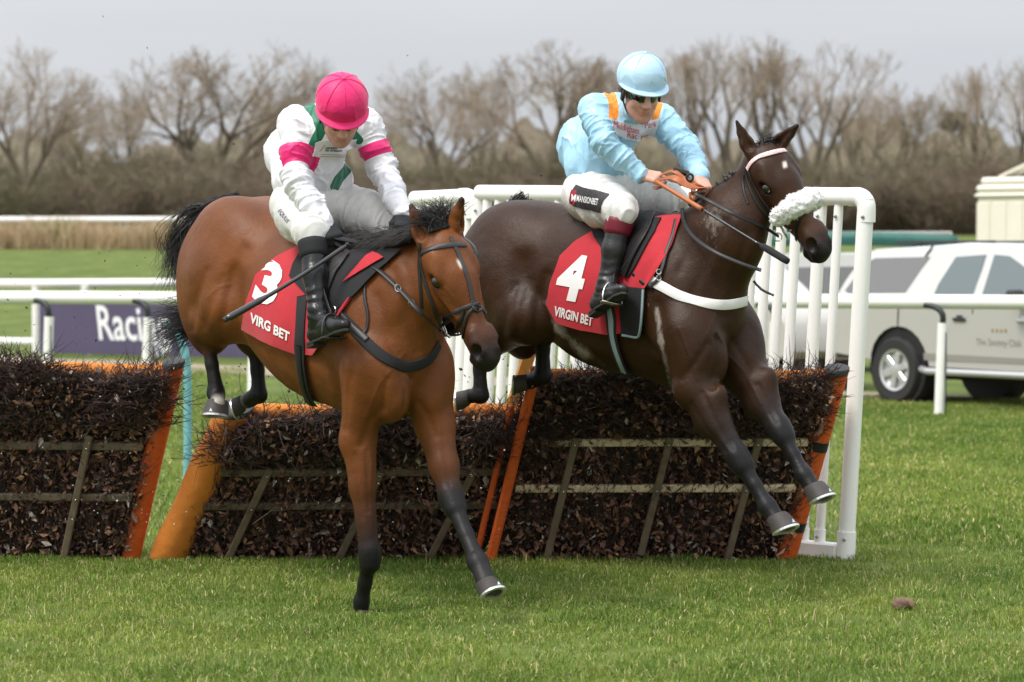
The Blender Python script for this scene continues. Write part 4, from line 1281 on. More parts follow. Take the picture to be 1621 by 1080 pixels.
def coat_material(name, stain=None):
    m = bpy.data.materials.new(name); m.use_nodes = True
    N, L = m.node_tree.nodes, m.node_tree.links
    b = N['Principled BSDF']
    a = N.new('ShaderNodeAttribute'); a.attribute_name = 'coat'
    tcn = N.new('ShaderNodeTexCoord')
    n = N.new('ShaderNodeTexNoise'); n.inputs['Scale'].default_value = 5; n.inputs['Detail'].default_value = 5
    L.new(tcn.outputs['Object'], n.inputs['Vector'])
    mr = N.new('ShaderNodeMapRange'); mr.inputs[1].default_value = .3; mr.inputs[2].default_value = .7; mr.inputs[3].default_value = .8; mr.inputs[4].default_value = 1.2
    L.new(n.outputs['Fac'], mr.inputs[0])
    v = N.new('ShaderNodeVectorMath'); v.operation = 'SCALE'
    L.new(a.outputs['Color'], v.inputs[0]); L.new(mr.outputs[0], v.inputs['Scale'])
    src = v.outputs[0]
    # dried sweat and foam: pale streaks where the mask attribute says so
    a2 = N.new('ShaderNodeAttribute'); a2.attribute_name = 'foam'
    mpn = N.new('ShaderNodeMapping'); mpn.inputs['Scale'].default_value = (1, 1, .45)
    L.new(tcn.outputs['Object'], mpn.inputs[0])
    n3 = N.new('ShaderNodeTexNoise'); n3.inputs['Scale'].default_value = 55; n3.inputs['Detail'].default_value = 6; n3.inputs['Roughness'].default_value = .75
    L.new(mpn.outputs[0], n3.inputs['Vector'])
    ad = N.new('ShaderNodeMath'); ad.operation = 'MULTIPLY_ADD'; ad.inputs[1].default_value = 0.55
    L.new(a2.outputs['Fac'], ad.inputs[0]); L.new(n3.outputs['Fac'], ad.inputs[2])
    m3 = N.new('ShaderNodeMapRange'); m3.inputs[1].default_value = .78; m3.inputs[2].default_value = 1.08; m3.inputs[4].default_value = .75
    L.new(ad.outputs[0], m3.inputs[0])
    x = N.new('ShaderNodeMixRGB'); L.new(m3.outputs[0], x.inputs[0]); L.new(src, x.inputs[1]); x.inputs[2].default_value = (.34, .3, .26, 1)
    L.new(x.outputs[0], b.inputs['Base Color'])
    n2 = N.new('ShaderNodeTexNoise'); n2.inputs['Scale'].default_value = 22; n2.inputs['Detail'].default_value = 8; n2.inputs['Roughness'].default_value = .65
    L.new(tcn.outputs['Object'], n2.inputs['Vector'])
    bp = N.new('ShaderNodeBump'); bp.inputs['Distance'].default_value = .005; bp.inputs['Strength'].default_value = .7
    L.new(n2.outputs['Fac'], bp.inputs['Height']); L.new(bp.outputs[0], b.inputs['Normal'])
    n4 = N.new('ShaderNodeTexNoise'); n4.inputs['Scale'].default_value = 130; n4.inputs['Detail'].default_value = 3
    L.new(tcn.outputs['Object'], n4.inputs['Vector'])
    bp2 = N.new('ShaderNodeBump'); bp2.inputs['Distance'].default_value = .0016; bp2.inputs['Strength'].default_value = .8
    L.new(n4.outputs['Fac'], bp2.inputs['Height']); L.new(bp.outputs[0], bp2.inputs['Normal']); L.new(bp2.outputs[0], b.inputs['Normal'])
    mr2 = N.new('ShaderNodeMapRange'); mr2.inputs[3].default_value = .33; mr2.inputs[4].default_value = .56
    L.new(n2.outputs['Fac'], mr2.inputs[0]); L.new(mr2.outputs[0], b.inputs['Roughness'])
    b.inputs['Specular IOR Level'].default_value = .23
    b.inputs['Sheen Weight'].default_value = .0
    b.inputs['Sheen Roughness'].default_value = .4
    return m

def head_prims(S, p0, A, ln, cb, ck, cm):
    """canonical horse head: p0 poll, A rows (along to muzzle, left, front), ln length"""
    k = ln / 0.62
    def X(a, w_, n): return p0 + (A[0] * a + A[1] * w_ + A[2] * n) * k
    r = lambda *v: tuple(x * k for x in v)
    S.ell(X(.06, 0, -.115), r(.125, .098, .115), A, .05, cb)            # cranium
    S.ell(X(.19, 0, -.085), r(.14, .100, .085), A, .05, cb)             # forehead
    S.cone(X(.20, 0, -.075), .076 * k, X(.47, 0, -.075), .052 * k, .05, cb, cb, (A[1], .88))   # nose bone
    S.cone(X(.22, 0, -.185), .078 * k, X(.48, 0, -.115), .046 * k, .05, cb, ck, (A[1], .80))   # lower jaw
    for s_ in (-1, 1):
        S.ell(X(.175, s_ * .052, -.195), r(.125, .040, .118), A, .035, cb)      # cheek disc
        S.cone(X(.20, s_ * .088, -.100), .018 * k, X(.37, s_ * .066, -.085), .012 * k, .035, cb)     # facial crest
        S.ell(X(.165, s_ * .096, -.060), r(.042, .024, .028), A, .028, cb)      # brow
        S.ell(X(.10, s_ * .082, -.075), r(.06, .03, .05), A, .04, cb)           # temple
        S.cone(X(.46, s_ * .040, -.045), .027 * k, X(.545, s_ * .044, -.045), .032 * k, .03, ck, cm) # nostril swell
    S.cone(X(.50, 0, -.080), .059 * k, X(.565, 0, -.085), .053 * k, .04, ck, cm, (A[1], .95))   # muzzle
    S.cone(X(.585, 0, -.075), .036 * k, X(.60, 0, -.10), .030 * k, .03, cm, cm, (A[1], 1.4))     # upper lip
    S.cone(X(.55, 0, -.150), .032 * k, X(.585, 0, -.140), .026 * k, .022, cm, cm, (A[1], 1.35))    # lower lip and chin
    for s_ in (-1, 1):
        S.ell(X(.545, s_ * .067, -.040), r(.036, .032, .025), tri_axes(A[0] * .8 - A[2] * .5, A[2]), .012, None, sub=True)  # nostril
        S.ell(X(.185, s_ * .116, -.078), r(.034, .024, .023), A, .010, None, sub=True)               # eye socket
        S.cone(X(.47, s_ * .075, -.118), .007 * k, X(.60, s_ * .05, -.128), .008 * k, .008, sub=True)  # mouth line
    return X
def ear_prims(S, base, tip, wdir, fdir, ln_r, cb, ck):
    b, t = np.asarray(base), np.asarray(tip)
    fd = nrm(fdir)
    m1 = b * .64 + t * .36 - fd * .006; m2 = b * .32 + t * .68 - fd * .004
    S.chain([b, m1, m2, t], [ln_r * .95, ln_r, ln_r * .66, .010], .014, [cb, cb, cb, ck])
    S.cone(b * .78 + t * .22 + fd * ln_r * .85, ln_r * .55, b * .30 + t * .70 + fd * ln_r * .70, ln_r * .34, .012, sub=True)

def hoof_mesh(mb_h, mb_s, top, dirv, fwd, r0=.048, h=.075):
    """hoof with its axis dirv (down to the sole) and its toe towards fwd; the shoe on the sole"""
    d = nrm(dirv); f = nrm(np.asarray(fwd) - d * (np.asarray(fwd) @ d)); s_ = np.cross(d, f)
    n = 20; prof = [(0, .86), (.12, .96), (.5, 1.06), (1.0, 1.2)]
    def ring(c, rr, sh):
        out = []
        for i in range(n):
            a = 2 * math.pi * i / n
            x = math.cos(a); y = math.sin(a)
            if x < -.6: x = -.6 - (x + .6) * .2
            out.append(c + f * (x * rr * 1.12 + sh) + s_ * y * rr)
        return out
    V = []; F = []
    for (hh, rr) in prof: V += ring(top + d * h * hh, r0 * rr, hh * .022)
    for i in range(len(prof) - 1):
        for j in range(n): F.append((i * n + j, i * n + (j + 1) % n, (i + 1) * n + (j + 1) % n, (i + 1) * n + j))
    F.append(tuple(range(n))); F.append(tuple((len(prof) - 1) * n + j for j in range(n))[::-1])
    mb_h.add(V, F)
    # shoe
    V = []; F = []
    for (hh, rr) in ((1.0, 1.22), (1.13, 1.22), (1.13, .85), (1.0, .85)): V += ring(top + d * (h * hh + .0005), r0 * rr, .022)
    for i in range(4):
        for j in range(n): F.append((i * n + j, i * n + (j + 1) % n, ((i + 1) % 4) * n + (j + 1) % n, ((i + 1) % 4) * n + j))
    mb_s.add(V, F)
    c = top + d * h * .86 + f * (r0 * 1.30 + .020)
    mb_s.add([c + s_ * .012 + d * h * .14, c - s_ * .012 + d * h * .14, c - d * h * .18, c + s_ * .012 + d * h * .14 - f * .006, c - s_ * .012 + d * h * .14 - f * .006, c - d * h * .18 - f * .006],
             [(0, 1, 2), (5, 4, 3), (0, 2, 5, 3), (1, 4, 5, 2), (0, 3, 4, 1)])

def leg_chain(S, pts, rads, cols, k=.025):
    S.chain(pts, rads, k, cols)

def build_horse(c):
    Fm = c['frame']; L, M = Fm.L, Fm.M
    S = Sculpt(c.get('vox', .0075))
    B, K, D = np.array(c['bay']), np.array(c['black']), np.array(c['dark'])
    hd = c['head']
    p0 = hd['poll']; A = tri_axes(hd['a'], hd['n'])
    c['body'](S, Fm, B, K, D)
    X = head_prims(S, p0, A, hd['len'], B * hd.get('lite', 1), D, K * 1.1)
    ear_prims(S, *hd['ear_r'], hd['ear_w'], B, K)
    ear_prims(S, *hd['ear_l'], hd['ear_w'], B, K)
    V, F, Cc = S.mesh(want_col=True, sharp=.02)
    n = vnormals(V, F)
    # muscle and skin relief
    V = V + n * (vnoise(V, 16, 3, 3) * .0022 + vnoise(V, 6.5, 13, 2) * .004)[:, None]
    px_, py_ = screen(V); near = (n @ Fm.r > -.15)
    for (pl, dep, sg) in c.get('grooves', []):
        V = V - n * (dep * near * np.exp(-(linedist(V, pl) / sg) ** 2))[:, None]
    for s_ in (-1, 1):
        Cc = Cc * (1 - .75 * np.exp(-(np.linalg.norm(V - X(.545, s_ * .055, -.043), axis=1) / .028) ** 4)[:, None])
        de = V - X(.185, s_ * .10, -.078); Cc = Cc * (1 - .7 * np.exp(-((de @ A[0]) / .042) ** 4 - ((de @ A[2]) / .030) ** 4 - ((de @ A[1]) / .05) ** 4)[:, None])
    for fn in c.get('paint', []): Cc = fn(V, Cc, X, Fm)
    foam = c['foam'](V, n, Fm) if c.get('foam') else np.zeros(len(V))
    root = empty(c['name'], L(-.4, 0, 0))
    tag(root, c['label'], 'horse')
    c['root'] = root
    body = mesh_np('body', V, F, c['mat'], True, {'coat': Cc, 'foam': foam}, root)
    c['bvh'] = make_bvh(V, F); c['X'] = X; c['A'] = A; c['V'] = V
    # eyes
    for s_ in (-1, 1):
        k = hd['len'] / .62
        mb = MB(); prof = [(.029 * k * math.sin(math.pi * i / 10) + 1e-5, -.029 * k * math.cos(math.pi * i / 10)) for i in range(11)]
        mb.lathe(prof, X(.185, s_ * .0940, -.078), A, 16)
        mb.build('eye', m_eye, root, True)
    for (top, d, f, r_, h_) in c['hooves'](Fm):
        h1, s1 = MB(), MB()
        hoof_mesh(h1, s1, top, d, f, r_, h_)
        ho = h1.build('hoof', c['hoofmat'], root, True, split=50)
        s1.build('horseshoe', m_shoe, ho, False)
    return c
m_shoe = mat('bright_shoe', (0.75, 0.75, 0.74), 0.3, metal=0.9)
m_hoof = mat('grey_hoof', (0.042, 0.034, 0.030), .6, var=.3, vscale=40, bump=.001, bscale=150, stretch=(1, 1, 6))

# ---------------------------------------------------------------- bay horse, number 3
F1 = Frame(590, 395, 13.5, 52)
def body1(S, Fm, B, K, D):
    L, M, AX = Fm.L, Fm.M, Fm.ax
    S.ell(L(-.42, 0, 1.365), (.62, .270, .390), AX(-15), .1, B)
    S.ell(L(-.80, 0, 1.525), (.42, .25, .30), AX(-12), .1, B)
    S.ell(L(.02, 0, 1.27), (.38, .235, .40), AX(0), .1, B)
    S.cone(L(-.35, 0, 1.64), .10, L(.08, 0, 1.60), .10, .12, B)
    S.ell(L(-1.0, 0, 1.78), (.36, .19, .18), AX(-8), .1, B)
    for s in (-1, 1):
        S.ell(L(-1.06, s * .13, 1.60), (.33, .185, .37), AX(-6), .09, B)
        S.ell(L(-1.27, s * .13, 1.49), (.17, .145, .33), AX(6), .08, B)
        S.ell(L(.06, s * .168, 1.33), (.17, .088, .34), AX(22), .07, B)      # shoulder blade
        S.ell(L(.22, s * .148, 1.17), (.145, .105, .20), AX(30), .05, B)        # point of shoulder
        S.ell(L(.27, s * .10, 1.05), (.115, .085, .15), AX(16), .04, B)      # breast muscle
    # neck
    nk = hd1['poll'] + A1[0] * .08 - A1[2] * .17
    S.cone(L(.06, 0, 1.40), .285, L(.28, 0, 1.51), .205, .10, B, B, (Fm.r, .66))
    S.cone(L(.26, 0, 1.515), .205, nk, .118, .06, B, B, (Fm.r, .66))
    for s in (-1, 1):
        S.cone(L(.16, s * .135, 1.25), .055, L(.38, s * .085, 1.48), .040, .05, B)   # jugular muscle
        S.cone(L(-.16, s * .300, 1.22), .05, L(.06, s * .285, 1.04), .04, .05, sub=True)   # hollow behind the elbow
        S.cone(L(-.78, s * .325, 1.56), .06, L(-.86, s * .305, 1.24), .05, .07, sub=True)     # flank fold
    # forelegs: right on the ground, left reaching
    el, kn, fe = M(566, 700, .17), M(586, 880, .15), M(592, 955, .13) + Fm.f * -.10
    mid = el * .6 + kn * .4
    S.chain([L(.20, .17, 1.17), el], [.125, .085], .06, [B, B])
    S.chain([el, mid, kn], [.085, .062, .048], .04, [B, B * .55 + D * .45, K])
    S.ell(el * .78 + kn * .22 + Fm.f * .02, (.064, .060, .13), AX(0), .04, B)
    S.cone(kn + np.array([0, 0, .02]), .056, kn - np.array([0, 0, .035]), .054, .025, K)
    S.chain([kn, kn * .4 + fe * .6, fe], [.046, .034, .037], .02, [K, K, K])
    S.cone(fe, .037, fe + np.array([-.01, .02, -.10]), .040, .02, K)
    el, kn, fe = M(688, 672, -.15), M(715, 792, -.13), M(757, 890, -.10)
    S.chain([L(.22, -.145, 1.15), el], [.125, .088], .06, [B, B])
    S.chain([el, el * .45 + kn * .55, kn], [.088, .064, .048], .04, [B, B * .75 + D * .25, K])
    S.cone(kn + (el - kn) * .06, .058, kn + (fe - kn) * .12, .054, .025, K)
    S.chain([kn, kn * .45 + fe * .55, fe], [.045, .031, .038], .02, [K, K * 1.2, K * 1.5])
    bk = nrm(np.cross(fe - kn, Fm.r)); bk = bk if bk @ Fm.f < 0 else -bk
    S.chain([kn + bk * .022, kn * .5 + fe * .5 + bk * .024, fe + bk * .018], [.024, .019, .026], .007, [K, K, K * 1.3])
    S.cone(fe - Fm.f * .012, .043, fe - Fm.f * .02 - np.array([0, 0, .01]), .036, .02, K)
    S.chain([fe, M(770, 922, -.09)], [.040, .044], .02, [K * 1.5, K * 2])
    # hind legs, folded up behind
    for (s, st, hk, ft, pt) in ((1, M(366, 485, .20), M(326, 522, .17), M(343, 622, .15), M(345, 640, .16)),
                                (-1, L(-.92, -.19, 1.36), M(404, 540, -.12), M(410, 625, -.12), M(391, 634, -.12))):
        S.chain([L(-1.05, s * .14, 1.58), st], [.20, .125], .08, [B, B])
        S.chain([st, st * .4 + hk * .6, hk], [.125, .10, .058], .06, [B, B * .9, D])
        S.cone(hk + np.array([0, 0, .035]) - Fm.f * .02, .040, hk - np.array([0, 0, .02]), .046, .03, D, K)
        S.chain([hk, hk * .45 + ft * .55, ft], [.046, .034, .042], .02, [K, K, K])
        S.cone(ft - Fm.f * .01, .046, pt, .040, .02, K, K)
        if s > 0: S.cone(M(344, 630, .17), .038, M(345, 640, .19), .040, .01, K, (.42, .38, .32))
        else: S.cone(M(396, 634, -.11), .036, M(384, 637, -.11), .038, .02, K, (.42, .38, .32))
    # dock of the tail
    S.cone(L(-1.22, 0, 1.86), .05, L(-1.38, 0, 1.90), .03, .05, K)
def hooves1(Fm):
    M = Fm.M
    t = M(768, 920, -.09); b = M(779, 950, -.085)
    yield t, b - t, Fm.f + np.array([.2, -.3, 0]), .050, .075
    t = M(592, 968, .13) + Fm.f * -.08
    yield t, np.array([-.1, .15, -1.0]), Fm.f, .036, .06
    t = M(345, 634, .17); yield t, np.array([-.06, -.22, -1.0]), np.array([-.25, -1, 0]), .056, .078
    t = M(386, 636, -.11); yield t, np.array([-.9, .2, -.25]), np.array([-.3, -.3, -1.0]), .044, .05
def paint1(V, C, X, Fm):
    # small star and the dark muzzle
    st = X(.155, -.004, .0)
    d = V - st
    m = np.exp(-((d @ A1[0]) / .024) ** 4 - ((d @ A1[1]) / .011) ** 4) * ((d @ A1[2]) > -.04)
    C = C * (1 - m[:, None]) + np.array([.62, .55, .5]) * m[:, None]
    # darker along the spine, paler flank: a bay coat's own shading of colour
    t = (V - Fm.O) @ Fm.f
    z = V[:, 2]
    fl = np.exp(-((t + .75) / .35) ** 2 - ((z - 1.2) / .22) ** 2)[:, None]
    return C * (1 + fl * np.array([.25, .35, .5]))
hd1 = dict(poll=F1.M(709, 368, 0.0), a=np.array([.222, -.12, -.57]), n=np.array([math.sin(R(30)), -math.cos(R(30)), 0.05]), len=.645, ear_w=.042)
A1 = tri_axes(hd1['a'], hd1['n'])
_p = hd1['poll']
hd1['ear_r'] = (_p - A1[1] * .075 - A1[0] * -.01 - A1[2] * .10, F1.M(651, 326, .10) , A1[1], nrm(A1[2] - A1[1] * .9))
hd1['ear_l'] = (_p + A1[1] * .070 - A1[0] * -.01 - A1[2] * .10, F1.M(731, 316, -.06), A1[1], nrm(A1[2] + A1[1] * .5))
G1 = [([(354, 508), (360, 470), (373, 425), (388, 395)], .010, 9), ([(304, 522), (313, 470), (327, 428)], .006, 6), ([(322, 520), (335, 480), (352, 440)], .005, 7),
      ([(650, 600), (646, 640), (640, 692)], .014, 7), ([(566, 560), (552, 610), (546, 680)], .006, 7), ([(572, 705), (586, 668), (606, 645), (612, 600)], .007, 6),
      ([(690, 690), (676, 655), (664, 640)], .006, 6), ([(622, 430), (640, 490), (662, 555)], .008, 9), ([(598, 470), (618, 540), (640, 592)], .006, 8), ([(640, 420), (660, 470), (675, 520)], .005, 7),
      ([(562, 720), (566, 760), (574, 820)], .004, 4), ([(580, 715), (582, 760), (584, 810)], .004, 4), ([(700, 690), (706, 730), (712, 770)], .004, 4),
      ([(430, 560), (445, 590), (470, 618)], .004, 5), ([(446, 548), (462, 585), (488, 622)], .004, 5), ([(415, 545), (428, 572), (450, 604)], .004, 5), ([(530, 520), (540, 590), (536, 660)], .006, 8),
      ([(600, 700), (590, 720), (588, 760)], -.003, 2.2), ([(640, 560), (600, 610), (580, 660)], -.003, 2.2), ([(330, 470), (345, 455), (365, 450)], -.002, 2.5),
      ([(700, 470), (712, 490), (722, 512)], .004, 4), ([(704, 455), (716, 470), (728, 500)], -.003, 2.5)]
H1 = dict(name='bay_horse', grooves=G1, label='bright bay racehorse with red number 3 cloth landing on one forefoot beyond the hurdle', frame=F1, bay=(.152, .048, .0120), black=(.010, .009, .009), dark=(.042, .018, .012),
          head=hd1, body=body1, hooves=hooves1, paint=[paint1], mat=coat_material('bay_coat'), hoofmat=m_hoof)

# ---------------------------------------------------------------- dark horse, number 4
F2 = Frame(1062, 345, 14.3, 45)
def body2(S, Fm, B, K, D):
    L, M, AX = Fm.L, Fm.M, Fm.ax
    S.ell(L(-.38, 0, 1.485), (.62, .272, .40), AX(-14), .1, B)
    S.ell(L(-.82, 0, 1.60), (.40, .25, .31), AX(-8), .1, B)
    S.ell(L(.06, 0, 1.42), (.37, .26, .41), AX(0), .1, B)
    S.cone(L(-.38, 0, 1.79), .10, L(.06, 0, 1.76), .10, .12, B)
    S.ell(L(-.98, 0, 1.80), (.34, .18, .17), AX(-4), .1, B)
    for s in (-1, 1):
        S.ell(L(-1.03, s * .13, 1.58), (.33, .185, .37), AX(-4), .09, B)
        S.ell(L(-1.20, s * .13, 1.45), (.18, .145, .33), AX(6), .08, B)
        S.ell(L(.12, s * .185, 1.46), (.17, .095, .34), AX(22), .07, B)
        S.ell(L(.27, s * .16, 1.28), (.15, .12, .20), AX(30), .05, B)
        S.ell(L(.33, s * .10, 1.18), (.115, .085, .15), AX(16), .04, B)
    S.cone(L(.12, 0, 1.555), .285, L(.37, 0, 1.775), .208, .10, B, B, (Fm.r, .66))
    nk = hd2['poll'] + A2[0] * .08 - A2[2] * .155
    S.cone(L(.34, 0, 1.755), .205, nk, .118, .07, B, B, (Fm.r, .64))
    for s in (-1, 1):
        S.cone(L(.24, s * .13, 1.44), .055, L(.48, s * .07, 1.82), .040, .05, B)
        S.cone(L(-.10, s * .300, 1.36), .05, L(.10, s * .285, 1.18), .04, .05, sub=True)
        S.cone(L(-.76, s * .325, 1.64), .06, L(-.84, s * .305, 1.32), .05, .07, sub=True)
    for (s, el, kn, fe, co) in ((1, M(1100, 615, .17), M(1170, 727, .13), M(1216, 802, .12), M(1228, 822, .12)),
                                (-1, M(1183, 597, -.15), M(1236, 682, -.13), M(1274, 752, -.12), M(1288, 774, -.12))):
        S.chain([L(.25, s * .165, 1.30), el], [.135, .102], .06, [B, B])
        S.chain([el, el * .5 + kn * .5, kn], [.096, .069, .049], .04, [B, B * .45 + D * .55, K])
        S.ell(el * .7 + kn * .3 + Fm.f * .02, (.07, .065, .14), AX(-30), .05, B)
        S.cone(kn + (el - kn) * .06, .059, kn + (fe - kn) * .12, .055, .025, K)
        S.chain([kn, kn * .45 + fe * .55, fe], [.046, .031, .038], .02, [K, K, K])
        bk = nrm(np.cross(fe - kn, Fm.r)); bk = bk if bk @ Fm.f < 0 else -bk
        S.chain([kn + bk * .022, kn * .5 + fe * .5 + bk * .024, fe + bk * .018], [.024, .019, .026], .007, [K, K, K])
        S.cone(fe - Fm.f * .012, .044, fe - Fm.f * .02 - np.array([0, 0, .01]), .036, .02, K)
        S.chain([fe, co], [.041, .046], .02, [K, K])
    for (s, st, hk, ft, pt) in ((1, L(-.80, .21, 1.36), M(757, 535, .14), M(761, 626, .14), M(744, 627, .14)),
                                (-1, L(-.80, -.19, 1.36), M(860, 500, -.12), M(859, 595, -.12), M(838, 604, -.12))):
        S.chain([L(-1.02, s * .14, 1.56), st], [.20, .13], .08, [B, B])
        S.chain([st, st * .4 + hk * .6, hk], [.13, .10, .060], .06, [B, B, D])
        S.cone(hk + np.array([0, 0, .035]) - Fm.f * .02, .040, hk - np.array([0, 0, .02]), .046, .03, D, K)
        S.chain([hk, hk * .45 + ft * .55, ft], [.047, .036, .044], .02, [K, K, K])
        S.cone(ft - Fm.f * .005, .046, pt, .042, .02, K, K)
    S.cone(L(-1.18, 0, 1.83), .05, L(-1.33, 0, 1.86), .03, .05, K)
def hooves2(Fm):
    M = Fm.M
    t = M(1229, 816, .12); b = M(1241, 847, .12); yield t, b - t, Fm.f + np.array([.1, -.2, .1]), .054, .082
    t = M(1287, 768, -.12); b = M(1299, 798, -.12); yield t, b - t, Fm.f + np.array([.1, -.2, .1]), .054, .082
    t = M(744, 627, .14); yield t, np.array([-.95, .2, -.06]), np.array([-.1, -.3, -1.0]), .046, .065
    t = M(838, 603, -.12); yield t, np.array([-.98, .15, .05]), np.array([-.1, -.3, -1.0]), .046, .075
def paint2(V, C, X, Fm):
    st = X(.125, .005, .0); d = V - st
    m = np.exp(-((d @ A2[0]) / .017) ** 4 - ((d @ A2[1] + (d @ A2[0]) * .5) / .014) ** 4) * ((d @ A2[2]) > -.04)
    C = C * (1 - m[:, None]) + np.array([.66, .6, .54]) * m[:, None]
    mz = V - X(.43, 0, -.08); g = np.exp(-((mz @ A2[0]) / .075) ** 2 - ((mz @ A2[2]) / .14) ** 2 - ((mz @ A2[1]) / .12) ** 2)[:, None]
    return C * (1 - .8 * g) + .8 * g * np.array([.13, .055, .026])
def foam2(V, n, Fm):
    t = (V - Fm.O) @ Fm.f; z = V[:, 2]; off = (V - Fm.O) @ Fm.r
    pz = np.array([proj(v) for v in V[::1]]) if False else None
    x, y = V[:, 0], V[:, 1]
    f = y * _cp - (z - CAMH) * _sp
    px = CX + FPX * x / f; py = CY - FPX * (y * _sp + (z - CAMH) * _cp) / f
    g = lambda cx, cy, sx, sy: np.exp(-((px - cx) / sx) ** 2 - ((py - cy) / sy) ** 2)
    seg = lambda x0, y0, x1, y1, wd: np.exp(-((np.hypot(px - np.clip(((px - x0) * (x1 - x0) + (py - y0) * (y1 - y0)) / ((x1 - x0) ** 2 + (y1 - y0) ** 2), 0, 1) * (x1 - x0) - x0, py - np.clip(((px - x0) * (x1 - x0) + (py - y0) * (y1 - y0)) / ((x1 - x0) ** 2 + (y1 - y0) ** 2), 0, 1) * (y1 - y0) - y0)) / wd) ** 2)
    m = .75 * g(1130, 345, 28, 38) + .35 * g(1120, 425, 30, 45) + .9 * seg(1040, 490, 1046, 540, 7) + .8 * seg(1046, 540, 1064, 622, 5)
    m += .9 * seg(868, 478, 885, 520, 8) + .8 * seg(885, 520, 925, 560, 10) + .5 * seg(925, 560, 990, 600, 14) + .45 * g(1025, 470, 10, 30)
    return m * (off > -.1)
hd2 = dict(poll=F2.M(1221, 228, 0.0), a=np.array([.285, -.14, -.53]), n=np.array([math.sin(R(33)), -math.cos(R(33)), 0.12]), len=.61, ear_w=.038)
A2 = tri_axes(hd2['a'], hd2['n'])
_p = hd2['poll']
hd2['ear_r'] = (_p - A2[1] * .065 + A2[0] * .0 - A2[2] * .09, F2.M(1166, 192, .10), A2[1], nrm(A2[2] - A2[1] * .6))
hd2['ear_l'] = (_p + A2[1] * .065 + A2[0] * .0 - A2[2] * .09, F2.M(1262, 199, -.09), A2[1], nrm(A2[2] * .8 - A2[1] * .8))
G2 = [([(848, 528), (852, 480), (866, 436)], .011, 9), ([(792, 548), (802, 500), (816, 452)], .006, 7), ([(818, 540), (826, 490), (840, 445)], .005, 7),
      ([(1042, 480), (1056, 540), (1066, 600)], .008, 8), ([(1137, 535), (1135, 580), (1128, 612)], .014, 7), ([(1080, 600), (1100, 575), (1120, 545)], .006, 6), ([(1190, 590), (1172, 560), (1160, 540)], .006, 6),
      ([(1112, 622), (1134, 668), (1160, 712)], .005, 4.5), ([(1095, 640), (1118, 680), (1148, 715)], .004, 4), ([(1200, 610), (1216, 640), (1230, 668)], .005, 4.5),
      ([(1150, 350), (1120, 410), (1095, 470)], .008, 9), ([(1185, 370), (1165, 430), (1150, 500)], .007, 8), ([(1130, 330), (1100, 380), (1075, 430)], .005, 8),
      ([(900, 540), (925, 556), (960, 572)], .004, 5), ([(1075, 520), (1090, 560), (1105, 600)], -.003, 2.3), ([(1150, 560), (1180, 590), (1205, 640)], -.003, 2.3), ([(1160, 440), (1140, 480), (1120, 530)], -.003, 2.3),
      ([(1222, 318), (1236, 330), (1246, 342)], .004, 4)]
H2 = dict(name='dark_bay_horse', grooves=G2, label='dark brown racehorse with red number 4 cloth and sheepskin noseband stretching in mid leap', frame=F2, bay=(.036, .0148, .0060), black=(.010, .009, .0095), dark=(.022, .014, .012),
          head=hd2, body=body2, hooves=hooves2, paint=[paint2], foam=foam2, mat=coat_material('dark_coat'), hoofmat=m_hoof)
if 'horse' not in SKIP:
    build_horse(H1); build_horse(H2)
# ================================================================== riders
m_skin = mat('skin', (.66, .36, .27), .5, var=.12, vscale=30, bump=.0006, bscale=300, sss=.15, attr='skin')
m_helm_strap = mat('helmet_harness', (.012, .012, .014), .6)
m_goggle = mat('dark_goggle_lens', (.006, .006, .008), .08, coat=1.0)
m_breech = mat('pale_breeches', (.69, .675, .645), .55, var=.06, vscale=20, bump=.003, bscale=30, masks=(('mud', (.42, .39, .34)),))
m_boot = mat('black_boot', (.007, .007, .008), .27, bump=.0018, bscale=70, spec=.4)
m_boot2 = mat('dusty_black_boot', (.018, .018, .018), .36, bump=.0016, bscale=80)
m_glove = mat('black_glove', (.012, .014, .016), .8, bump=.001, bscale=200)
m_white = mat('white_trim', (.8, .8, .8), .6)

def hand_prims(S, wr, kn, nb, side, curl=(70, 85, 50), col=None, thumb=1.0, grow=0.0):
    """wr wrist, kn middle knuckle, nb back-of-hand normal, side = direction of the thumb"""
    f = nrm(kn - wr); nb = nrm(nb - f * (np.asarray(nb) @ f)); sd = np.cross(nb, f)
    if sd @ np.asarray(side) < 0: sd = -sd
    ln = np.linalg.norm(kn - wr); g = grow
    S.cone(wr - f * .03, .026 + g, wr + f * .01, .024 + g, .015, col)
    for i, o in enumerate((.030, .010, -.010, -.028)):
        k = wr + f * (ln * (1.0, 1.03, .99, .92)[i]) + sd * o - nb * (.004 if i in (0, 3) else 0)
        S.cone(wr + sd * o * .62, .018 + g, k, .0125 + g, .016, col)
        L3 = np.array([.040, .027, .021]) * (1.0, 1.08, 1.02, .84)[i]
        r3 = [.0118 + g, .0102 + g, .0092 + g, .0078 + g]
        p = k; a = 0.0
        for j in range(3):
            a += R(curl[j] * (1 + .05 * (i - 1)))
            d = f * math.cos(a) - nb * math.sin(a)
            q = p + d * L3[j]
            S.cone(p, r3[j], q, r3[j + 1], .006, col)
            p = q
    b = wr + f * .022 + sd * .026 - nb * .010
    k1 = b + nrm(f * .75 + sd * .55 * thumb - nb * .5) * .040
    k2 = k1 + nrm(f * .85 - sd * .1 - nb * .6) * .032
    k3 = k2 + nrm(f * .75 - sd * .45 - nb * .55) * .024
    S.chain([b, k1, k2, k3], [.0165 + g, .0128 + g, .0115 + g, .0092 + g], .010, [col] * 4 if col is not None else None)

